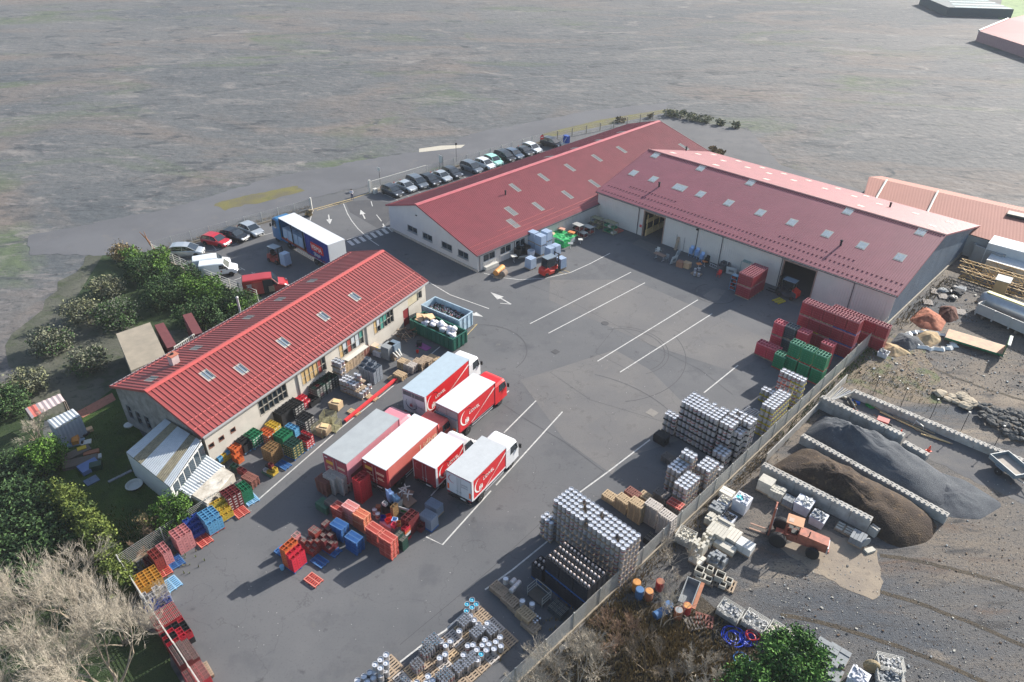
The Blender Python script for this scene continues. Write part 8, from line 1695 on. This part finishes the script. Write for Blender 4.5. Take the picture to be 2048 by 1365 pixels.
# ------------------------------------------------------------------ people
def person(px, label, shirt, legs, head_hair, ang, vest=None, bend=0.0):
    g = G(*px); t = thing('person', label, 'person', g, ang)
    me = bpy.data.meshes.new('body'); J = {}; vs = []; es = []; rad = []
    def jv(n, p, r): J[n] = len(vs); vs.append(p); rad.append(r)
    fb = bend
    jv('pelvis', (0, 0, .95), .15); jv('waist', (.02 + fb * .1, 0, 1.1), .13); jv('chest', (.03 + fb * .25, 0, 1.34), .17); jv('neck', (.04 + fb * .35, 0, 1.5), .06); jv('head', (.06 + fb * .42, 0, 1.62), .095); jv('crown', (.06 + fb * .46, 0, 1.72), .08)
    for s, k in ((1, 'l'), (-1, 'r')):
        jv('hip' + k, (0, s * .1, .88), .11); jv('knee' + k, (.03, s * .12, .48), .07); jv('ankle' + k, (-.01, s * .13, .08), .045); jv('toe' + k, (.15, s * .15, .04), .04)
        jv('sho' + k, (.03 + fb * .27, s * .2, 1.42), .075); jv('elb' + k, (.05 + fb * .4, s * .27, 1.15), .05); jv('wri' + k, (.28 + fb * .5, s * .16, 1.12), .035); jv('hand' + k, (.36 + fb * .52, s * .13, 1.13), .04)
    E_ = [('pelvis', 'waist'), ('waist', 'chest'), ('chest', 'neck'), ('neck', 'head'), ('head', 'crown')]
    for k in 'lr': E_ += [('pelvis', 'hip' + k), ('hip' + k, 'knee' + k), ('knee' + k, 'ankle' + k), ('ankle' + k, 'toe' + k), ('chest', 'sho' + k), ('sho' + k, 'elb' + k), ('elb' + k, 'wri' + k), ('wri' + k, 'hand' + k)]
    me.from_pydata(vs, [(J[a], J[b]) for a, b in E_], []); o = bpy.data.objects.new('body', me); COL.objects.link(o); o.parent = t
    sk = o.modifiers.new('skin', 'SKIN')
    for i, r in enumerate(rad): me.skin_vertices[0].data[i].radius = (r, r)
    me.skin_vertices[0].data[0].use_root = True
    o.modifiers.new('sub', 'SUBSURF').levels = 1
    dg = bpy.context.evaluated_depsgraph_get(); m2 = bpy.data.meshes.new_from_object(o.evaluated_get(dg)); o.modifiers.clear(); o.data = m2
    skin = mat('skin', (176, 130, 108), .6, var=0)
    for mm in (legs, shirt, skin): m2.materials.append(mm)
    for p in m2.polygons:
        c = p.center; p.material_index = 0 if c.z < .98 else (2 if c.z > 1.53 or (c.x > .24 + fb * .4 and c.z < 1.25) else 1); p.use_smooth = True
    MB().lathe([(.1, -.02), (.105, .04), (.08, .1), (.02, .13)], (.05 + fb * .44, 0, 1.66), 10).build('hair', head_hair, t, smooth=True)
    MB().box((.16 + fb * .46, 0, 1.63), (.03, .03, .04)).build('nose', skin, t)
    if vest: MB().hexa([(-.15, -.2, .98), (.17, -.2, .98), (.17, .2, .98), (-.15, .2, .98)], [(-.13 + fb * .25, -.22, 1.46), (.2 + fb * .3, -.22, 1.46), (.2 + fb * .3, .22, 1.46), (-.13 + fb * .25, .22, 1.46)]).build('vest', vest, t)
    return t
navy = mat('navy_trousers', (40, 48, 78), .8, var=0); hair = mat('dark_hair', (40, 32, 28), .8, var=0)
person((581, 496), 'person in an orange safety vest and dark trousers loading the articulated lorry', blk, mat('dark_trousers', (44, 46, 52), .8, var=0), hair, 120, mat('orange_safety_vest', (236, 92, 54), .7, var=0), .5)
person((705, 400), 'person in a white shirt and navy trousers standing at the gate line', mat('white_shirt', (196, 196, 200), .8, var=0), navy, hair, -100)
# ------------------------------------------------------------------ vegetation
def leafm(n, rgb): return mat(n, rgb, .75, var=.15, scale=3, spec=.2)
GR = [leafm('leaf_light', (92, 124, 48)), leafm('leaf_mid', (66, 96, 38)), leafm('leaf_dark', (40, 64, 28))]
HG = [leafm('hedge_light', (98, 110, 50)), leafm('hedge_mid', (76, 90, 40)), leafm('hedge_dark', (50, 66, 30))]
DG = [leafm('shade_light', (66, 90, 50)), leafm('shade_mid', (48, 70, 40)), leafm('shade_dark', (34, 52, 32))]  # dark greens; on the left edge hedges they stand in for shade
BR = [leafm('dry_light', (134, 118, 84)), leafm('dry_mid', (104, 90, 62)), leafm('dry_dark', (70, 62, 44))]
OL = [leafm('olive_light', (122, 124, 92)), leafm('olive_mid', (104, 106, 86)), leafm('olive_dark', (84, 88, 76))]
bark = mat('bark_grey', (134, 122, 106), .9, var=.2, scale=3); twigm = mat('pale_twig', (156, 148, 134), .9, var=.34, scale=2.5); twigr = mat('reddish_twig', (136, 112, 92), .9, var=.2, scale=2); twigd = mat('dark_twig', (122, 110, 94), .9, var=.2)
def foliage(blobs, n, size, mats, parent, seed, name='crown'):
    rs = random.Random(seed); mb = MB(); tot = sum(b[3] * b[4] * b[5] for b in blobs)
    for (x, y, z, rx, ry, rz) in blobs:
        clumps = []
        for _ in range(max(8, int(18 * rx * ry))):
            while True:
                d = Vector((rs.gauss(0, 1), rs.gauss(0, 1), rs.gauss(0, 1)))
                if d.length > .1: break
            d.normalize(); q = rs.uniform(.55, 1.05); clumps.append((Vector((x + d.x * rx * q, y + d.y * ry * q, max(.1, z + d.z * rz * q))), rs.uniform(.18, .42) * (rx * ry * rz) ** (1 / 3), rs.choice((0, 0, 1, 1, 2))))
        k = int(n * rx * ry * rz / tot)
        for i in range(k):
            c, r, mi = rs.choice(clumps); p = c + Vector((rs.gauss(0, r * .6), rs.gauss(0, r * .6), rs.gauss(0, r * .5))); p.z = max(p.z, .04)
            a = Vector((rs.gauss(0, 1), rs.gauss(0, 1), rs.gauss(0, .7))).normalized() * size * rs.uniform(.6, 1.3); b = a.orthogonal().normalized() * a.length * rs.uniform(.4, .7); b.rotate(Matrix.Rotation(rs.uniform(0, 6), 3, a))
            mb.add([p - a, p - b, p + a, p + b], [(0, 1, 2, 3)], min(2, max(0, mi + rs.choice((0, 0, 0, 1, -1)))))
    return mb.build(name, mats, parent)
def bush(px, label, r, h, mats, n=1500, size=.09, name='bush', cat='bush', trunk=.06, group=None, z0=.45):
    g = G(*px); t = thing(name, label, cat, g, 0, group); rs = random.Random(int(px[0] + px[1] * 3)); bl = [(0, 0, h * z0, r * .8, r * .8, h * .5)]
    for i in range(5): a = i * 1.26 + rs.uniform(-.3, .3); bl.append((math.cos(a) * r * .5, math.sin(a) * r * .5, h * rs.uniform(.3, .65), r * .45, r * .45, h * .35))
    foliage(bl, n, size, mats, t, int(px[0])); mb = MB()
    for i in range(4): a = i * 1.6; mb.tube((math.cos(a) * .05, math.sin(a) * .05, 0), (math.cos(a) * r * .5, math.sin(a) * r * .5, h * .7), trunk, 4, r2=.015)
    mb.tube((0, 0, 0), (0, 0, h * .8), trunk * 1.3, 5, r2=.02); mb.build('trunk', bark, t); return t
def hedge(p0, p1, w, h, label, mats, n, size=.1, zmin=.3):
    a, b = G(*p0), G(*p1); L = (b - a).length; t = thing('hedge', label, 'hedge', a, angle(a, b)); bl = []; k = int(L / .9)
    for i in range(k + 1): bl.append((i * L / k, random.uniform(-.15, .15), h * .5, .8, w / 2, h * .5))
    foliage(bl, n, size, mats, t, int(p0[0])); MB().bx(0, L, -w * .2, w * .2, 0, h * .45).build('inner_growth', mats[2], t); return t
def bare(px, label, h, spread, mats, levels=5, kids=4, seed=1, r0=.09, lean=(0, 0), name='bare_tree', cat='tree', stems=5, cap=5200, twr=.0085):
    g = G(*px); t = thing(name, label, cat, g); rs = random.Random(seed); tr = MB(); tw = MB(); cnt = [0]
    def grow(p, d, L, r, lv):
        if cnt[0] > cap: return
        q = p; n = 3
        for i in range(n):
            d2 = (d + Vector((rs.gauss(0, .16), rs.gauss(0, .16), rs.gauss(.03, .1)))).normalized(); q2 = q + d2 * L / n; cnt[0] += 1
            (tr if lv >= levels - 1 else tw).tube(q, q2, r * (1 - .2 * i), 4 if lv >= levels - 1 else 3, 0, r * (1 - .2 * (i + 1)))
            q, d = q2, d2
            if lv > 0 and (i > 0 or lv < levels - 1):
                for _ in range(1 if i < n - 1 else kids - 1):
                    a = rs.uniform(.25, .6); ax = Vector((rs.gauss(0, 1), rs.gauss(0, 1), rs.gauss(0, 1))).cross(d)
                    if ax.length < .05: continue
                    e = d.copy(); e.rotate(Matrix.Rotation(a, 3, ax.normalized())); e.z = max(e.z, -.1) + .12; grow(q, e.normalized(), L * rs.uniform(.62, .86), max(twr, r * .5), lv - 1)
    order = []
    for i in range(stems):
        a = i * 2 * math.pi / stems + rs.uniform(-.4, .4); d = Vector((math.cos(a) * spread + lean[0], math.sin(a) * spread + lean[1], 1)).normalized(); cnt[0] = 0; 
        grow(Vector((math.cos(a) * .1, math.sin(a) * .1, 0)), d, h * .36, r0, levels)
    tr.build('trunk', mats[0], t); tw.build('branches', mats[1], t); return t
bare((232, 1378), 'big pale bare tree nearest the west fence', 6.5, .75, (bark, twigm), 5, 4, 1, .12, (-.3, .1), stems=7, cap=2000)
bare((120, 1330), 'pale bare tree left of the biggest one', 6.0, .8, (bark, twigm), 5, 4, 2, .09, (-.25, .2), stems=7, cap=2000)
bare((40, 1290), 'bare tree at the left edge of the photo', 5.5, .8, (bark, twigm), 5, 4, 3, .08, (-.1, .2), stems=6, cap=2000)
bare((150, 1240), 'bare tree reaching up beside the yellow green hedge', 5.0, .7, (bark, twigm), 5, 4, 4, .08, (0, .25), stems=6, cap=1900)
bare((30, 1420), 'bare tree in the bottom left corner', 5.5, .8, (bark, twigm), 5, 4, 14, .08, stems=6, cap=2200)
bare((250, 1290), 'smaller bare tree leaning over the west fence', 4.0, .7, (bark, twigm), 5, 4, 15, .06, (.1, .1), stems=6, cap=1800)
bare((1155, 1375), 'large pale bare shrub at the bottom of the mesh fence', 4.2, .9, (twigm, twigm), 5, 4, 5, .05, stems=7, cap=2400, name='bare_shrub', cat='shrub')
bare((1080, 1400), 'pale bare shrub in front of the short pallet row', 3.4, .9, (twigm, twigm), 5, 4, 6, .05, stems=6, cap=900, name='bare_shrub', cat='shrub')
bare((1235, 1290), 'reddish brown bare shrub beside the jug crates', 2.6, .9, (twigr, twigr), 5, 4, 7, .03, stems=7, cap=1000, name='bare_shrub', cat='shrub')
bare((1290, 1340), 'dark bare shrub in the middle of the scrub', 2.8, .9, (twigd, twigd), 5, 4, 8, .03, stems=6, cap=900, name='bare_shrub', cat='shrub')
bare((1322, 1255), 'pale bare sapling standing over the coloured drums', 4.2, .35, (twigm, twigm), 4, 3, 9, .05, stems=3, cap=500, name='bare_sapling', cat='tree')
bare((1390, 1345), 'low bare shrub left of the green tree', 2.2, 1.0, (twigm, twigm), 5, 4, 10, .03, stems=6, cap=800, name='bare_shrub', cat='shrub')
bare((1345, 1130), 'grey bare shrub behind the mesh fence above the drums', 2.6, .8, (twigm, twigm), 5, 4, 11, .03, stems=6, cap=800, name='bare_shrub', cat='shrub')
bare((1360, 1400), 'yellowish bare shrub at the bottom edge', 2.4, 1.0, (twigr, twigm), 5, 4, 12, .03, stems=6, cap=700, name='bare_shrub', cat='shrub')
bare((1430, 1390), 'thin bare shrub at the foot of the green tree', 2.2, .9, (twigd, twigm), 5, 4, 13, .03, stems=5, cap=600, name='bare_shrub', cat='shrub')
bare((72, 880), 'twiggy tan bush beside the garden shed', 2.6, .9, (twigd, twigm), 5, 4, 16, .04, stems=6, cap=800, name='bare_shrub', cat='shrub')
bare((425, 1008), 'thin bare shrub leaning on the white topped tank', 2.0, .8, (twigd, twigm), 4, 4, 17, .02, stems=5, cap=300, name='bare_shrub', cat='shrub')
bare((300, 1100), 'tangled brown shrub inside the fence corner', 2.0, .9, (twigd, twigr), 5, 4, 18, .03, stems=5, cap=500, name='bare_shrub', cat='shrub')
hedge((262, 528), (400, 596), 2.6, 2.3, 'long green hedge running just outside the white rail fence', GR, 9000, .12)
hedge((400, 606), (490, 640), 2.6, 2.2, 'end of the green hedge beside the red roofed shed', GR, 5000, .12)
hedge((128, 1010), (215, 1100), 2.1, 2.6, 'clipped yellow green hedge right of the dark slope', HG, 16000, .1)
hedge((215, 1100), (262, 1190), 1.8, 2.2, 'lower green hedge running down to the fence corner', HG, 7000, .1)
hedge((20, 950), (105, 1120), 4.5, 2.0, 'broad hedge, dark green for its shaded side, filling the left edge', DG, 12000, .14)  # shaded side of the tall hedge put into the leaf colour
hedge((-60, 1000), (40, 1220), 5.0, 2.0, 'hedge mass, darkened for its shaded side, at the far left edge', DG, 9000, .15)  # same dark leaves painting the hedge's shaded side
bush((98, 935), 'glossy green bush in front of the garden shed', 1.9, 2.9, GR, 6500, .1); bush((352, 1048), 'leafy green bush beside the lean-to and fence', 1.7, 2.9, GR, 6500, .09)
bush((304, 1068), 'brown green bush left of the leafy one', 1.0, 1.8, [BR[0], HG[1], BR[2]], 2600, .07); bush((140, 1000), 'dark rounded bush between hedge and green bush', 1.1, 1.6, [HG[1], HG[2], DG[1]], 2200, .09)
bush((1575, 1350), 'large rich green tree at the bottom edge', 2.3, 3.6, [leafm('pine_light', (84, 122, 52)), leafm('pine_mid', (54, 92, 40)), leafm('pine_dark', (34, 60, 30))], 14000, .1, 'green_tree', 'tree', .1); bush((1490, 1395), 'smaller green tree left of the large one at the bottom', 1.8, 2.6, [_M['pine_light'], _M['pine_mid'], _M['pine_dark']], 6000, .1, 'green_tree', 'tree', .08)
for i, (px, py, r, h, m, lb) in enumerate(((322, 536, 1.8, 2.6, GR, 'bright green bush just behind the white rail fence corner'), (370, 572, 2.2, 3.0, DG, 'dark green bush beside the silver car fence'), (420, 600, 2.3, 3.0, GR, 'green bush below the white vans'), (470, 625, 2.2, 3.0, DG, 'dark green bush below the red van'), (500, 615, 1.3, 1.8, GR, 'small bright bush at the fence end by the red roof'),
        (290, 560, 2.4, 3.4, DG, 'dark tall bush at the corner of the overgrown patch'), (330, 610, 2.8, 3.4, DG, 'broad dark bush in the middle of the overgrown patch'), (400, 650, 2.6, 3.2, [GR[2], DG[0], DG[1]], 'green bush above the old house'), (450, 670, 1.8, 2.6, DG, 'dark bush beside the flue pipe'), (250, 520, 1.9, 2.2, BR, 'dry brown bush near the leaning trunk'),
        (215, 590, 2.2, 2.4, OL, 'olive grey bush left of the overgrown patch'), (170, 640, 2.4, 2.6, OL, 'olive grey bush further left'), (240, 650, 2.6, 3.0, [DG[0], OL[2], DG[1]], 'dull green bush above the pale house'), (110, 700, 2.4, 2.6, [OL[1], OL[2], DG[0]], 'dull bush at the left of the garden'), (180, 740, 2.2, 2.6, [OL[1], OL[2], DG[0]], 'dull dark bush above the dark lawn'),
        (60, 780, 2.2, 2.2, OL, 'dark bush beside the old shelter'), (20, 830, 2.4, 3.0, DG, 'dark bush at the left edge above the hedge'), (618, 432, .7, .7, BR, 'small dry shrub at the gate end of the fence'))):
    bush((px, py), lb, r, h, m, int(900 + 650 * r * r * .6), .13 if r > 1.5 else .08)
for i, px in enumerate(((1340, 232), (1362, 234), (1385, 240), (1410, 244), (1440, 250), (1470, 256), (1425, 302), (1440, 308), (1240, 244), (1300, 236))):
    bush(px, '%s low bush, %s of the far row' % ('yellow green' if i < 6 else 'dry grey', ORD[i]), (1.9 if i < 4 else 1.2) if i < 6 else .8 + .3 * (i % 3), 1.3 if i < 6 else .9, OL if i < 6 else BR, 320, .22)
rs = random.Random(77); mb = MB()      # tufts of grass and weeds along fences, on the bank and lawn
def tufts(a, b, wdt, n, s, mi):
    A_, B_ = G(*a), G(*b)
    for i in range(n):
        p = A_.lerp(B_, rs.random()) + Vector((rs.gauss(0, wdt), rs.gauss(0, wdt), 0))
        for k in range(3): a_ = rs.uniform(0, 6.3); d = Vector((math.cos(a_), math.sin(a_), 0)) * s * .25; mb.add([p - d * .5, p + d * .5, p + d * .4 + Vector((d.y, -d.x, 0)) + Vector((0, 0, s * rs.uniform(.5, 1.2)))], [(0, 1, 2)], (mi + (k == 2)) % 4)
tufts((1775, 664), (1560, 880), .35, 700, .25, 0); tufts((1560, 880), (1210, 1225), .35, 900, .25, 2); tufts((1700, 740), (1860, 790), 1.6, 500, .2, 1); tufts((1300, 1300), (1480, 1350), 1.6, 1800, .35, 2); tufts((1180, 1240), (1380, 1290), 1.5, 1800, .35, 2); tufts((1130, 1350), (1300, 1380), 1.5, 1200, .35, 2)
tufts((1900, 560), (1800, 650), .5, 400, .3, 2); tufts((310, 502), (620, 414), .3, 500, .25, 2); tufts((205, 830), (330, 1000), 2.0, 2500, .14, 0); tufts((250, 1150), (395, 1350), .25, 300, .2, 2); tufts((160, 1080), (300, 1130), 1.5, 1500, .3, 1); tufts((420, 900), (480, 975), .2, 120, .2, 2); tufts((785, 462), (950, 540), .15, 200, .15, 1)
tag(mb.build('grass_tufts', [GR[1], HG[1], BR[0], BR[1]]), 'scattered weeds and dry grass tufts along fences, bank and lawn', 'grass', kind='stuff')
rs = random.Random(88); mb = MB()     # loose stones and clods over the builders yard
def stones_(poly, n, lo, hi):
    x0, x1, y0, y1 = poly
    for i in range(n):
        p = G(rs.uniform(x0, x1), rs.uniform(y0, y1)); q = rs.uniform(lo, hi) * (.4 if rs.random() < .94 else .9)
        if (p - G(1640, 1000)).length < 3 or p.y - 48 < (p.x - 25) * -1 * 0 - 30: continue
        mb.box(p + Vector((0, 0, q * .2)), (q * rs.uniform(.8, 1.8), q, q * .6), rs.choice((0, 1, 1, 2, 2, 3, 3)), rz=rs.uniform(0, 3), rx=rs.uniform(-.4, .4))
stones_((1560, 2060, 1110, 1365), 1500, .04, .13); stones_((1480, 1620, 1150, 1260), 250, .04, .1); stones_((1860, 2060, 960, 1110), 350, .04, .12); stones_((1800, 2060, 700, 790), 700, .06, .2); stones_((1720, 1860, 700, 775), 420, .06, .22); stones_((1860, 1960, 570, 650), 160, .08, .3)
tag(mb.build('scattered_stones', [stonew, stoneg, rkd, mat('brown_clod', (96, 78, 62), .9, var=.2)]), 'small stones and clods scattered over the gravel yard', 'stones', kind='stuff')
mb = MB()
for i in range(260): p = G(rs.uniform(420, 1500), rs.uniform(640, 1300)); q = rs.uniform(.01, .035); mb.box(p + Vector((0, 0, .01)), (q, q * 1.5, .015), 0, rz=rs.uniform(0, 3))
tag(mb.build('paper_litter', fwhite), 'tiny pale scraps of litter scattered over the asphalt yard', 'litter', kind='stuff')
for k, (a, b, c) in enumerate((((1700, 1150), (1850, 1180), (2048, 1270)), ((1690, 1165), (1840, 1198), (2048, 1292)), ((1760, 1110), (1900, 1130), (2048, 1180)), ((1750, 1122), (1895, 1145), (2048, 1196)), ((1560, 1230), (1750, 1260), (2000, 1380)), ((1830, 720), (1930, 770), (2048, 800)))):
    P = [((1 - t) ** 2 * a[0] + 2 * t * (1 - t) * b[0] + t * t * c[0] + rs.uniform(-1, 1), (1 - t) ** 2 * a[1] + 2 * t * (1 - t) * b[1] + t * t * c[1] + rs.uniform(-1, 1)) for t in [i / 14 for i in range(15)]]
    strip(P, .34, 'wheel_rut', soil if k % 3 else gravel, -.006)
hz = bpy.data.materials.new('haze_air'); hz.use_nodes = True; hz.node_tree.nodes.remove(hz.node_tree.nodes['Principled BSDF']); pv = hz.node_tree.nodes.new('ShaderNodeVolumePrincipled'); pv.inputs['Density'].default_value = .00022; pv.inputs['Color'].default_value = (.86, .9, .95, 1); hz.node_tree.links.new(pv.outputs[0], hz.node_tree.nodes['Material Output'].inputs['Volume'])
tag(MB().bx(-950, 950, -60, 1550, -1.2, 43.5).build('haze', hz), kind='stuff')
# ------------------------------------------------------------------ link the collected repeats
print('crates', len(CR), 'kegs', len(KG), 'pallets', len(PL), 'cyl', len(MK))
flush(CR, 300, 'distant_crates', 'remaining crates lower in the stacks and farther along the walls', 'crates')
flush(KG, 300, 'distant_kegs', 'remaining steel kegs in the lower layers of the tall blocks', 'kegs')
flush(PL, 300, 'buried_pallets', 'remaining pallets between the lower keg layers', 'pallets')
flush(MK, 300, 'distant_cylinders', 'remaining slim steel cylinders by the fence', 'cylinders')
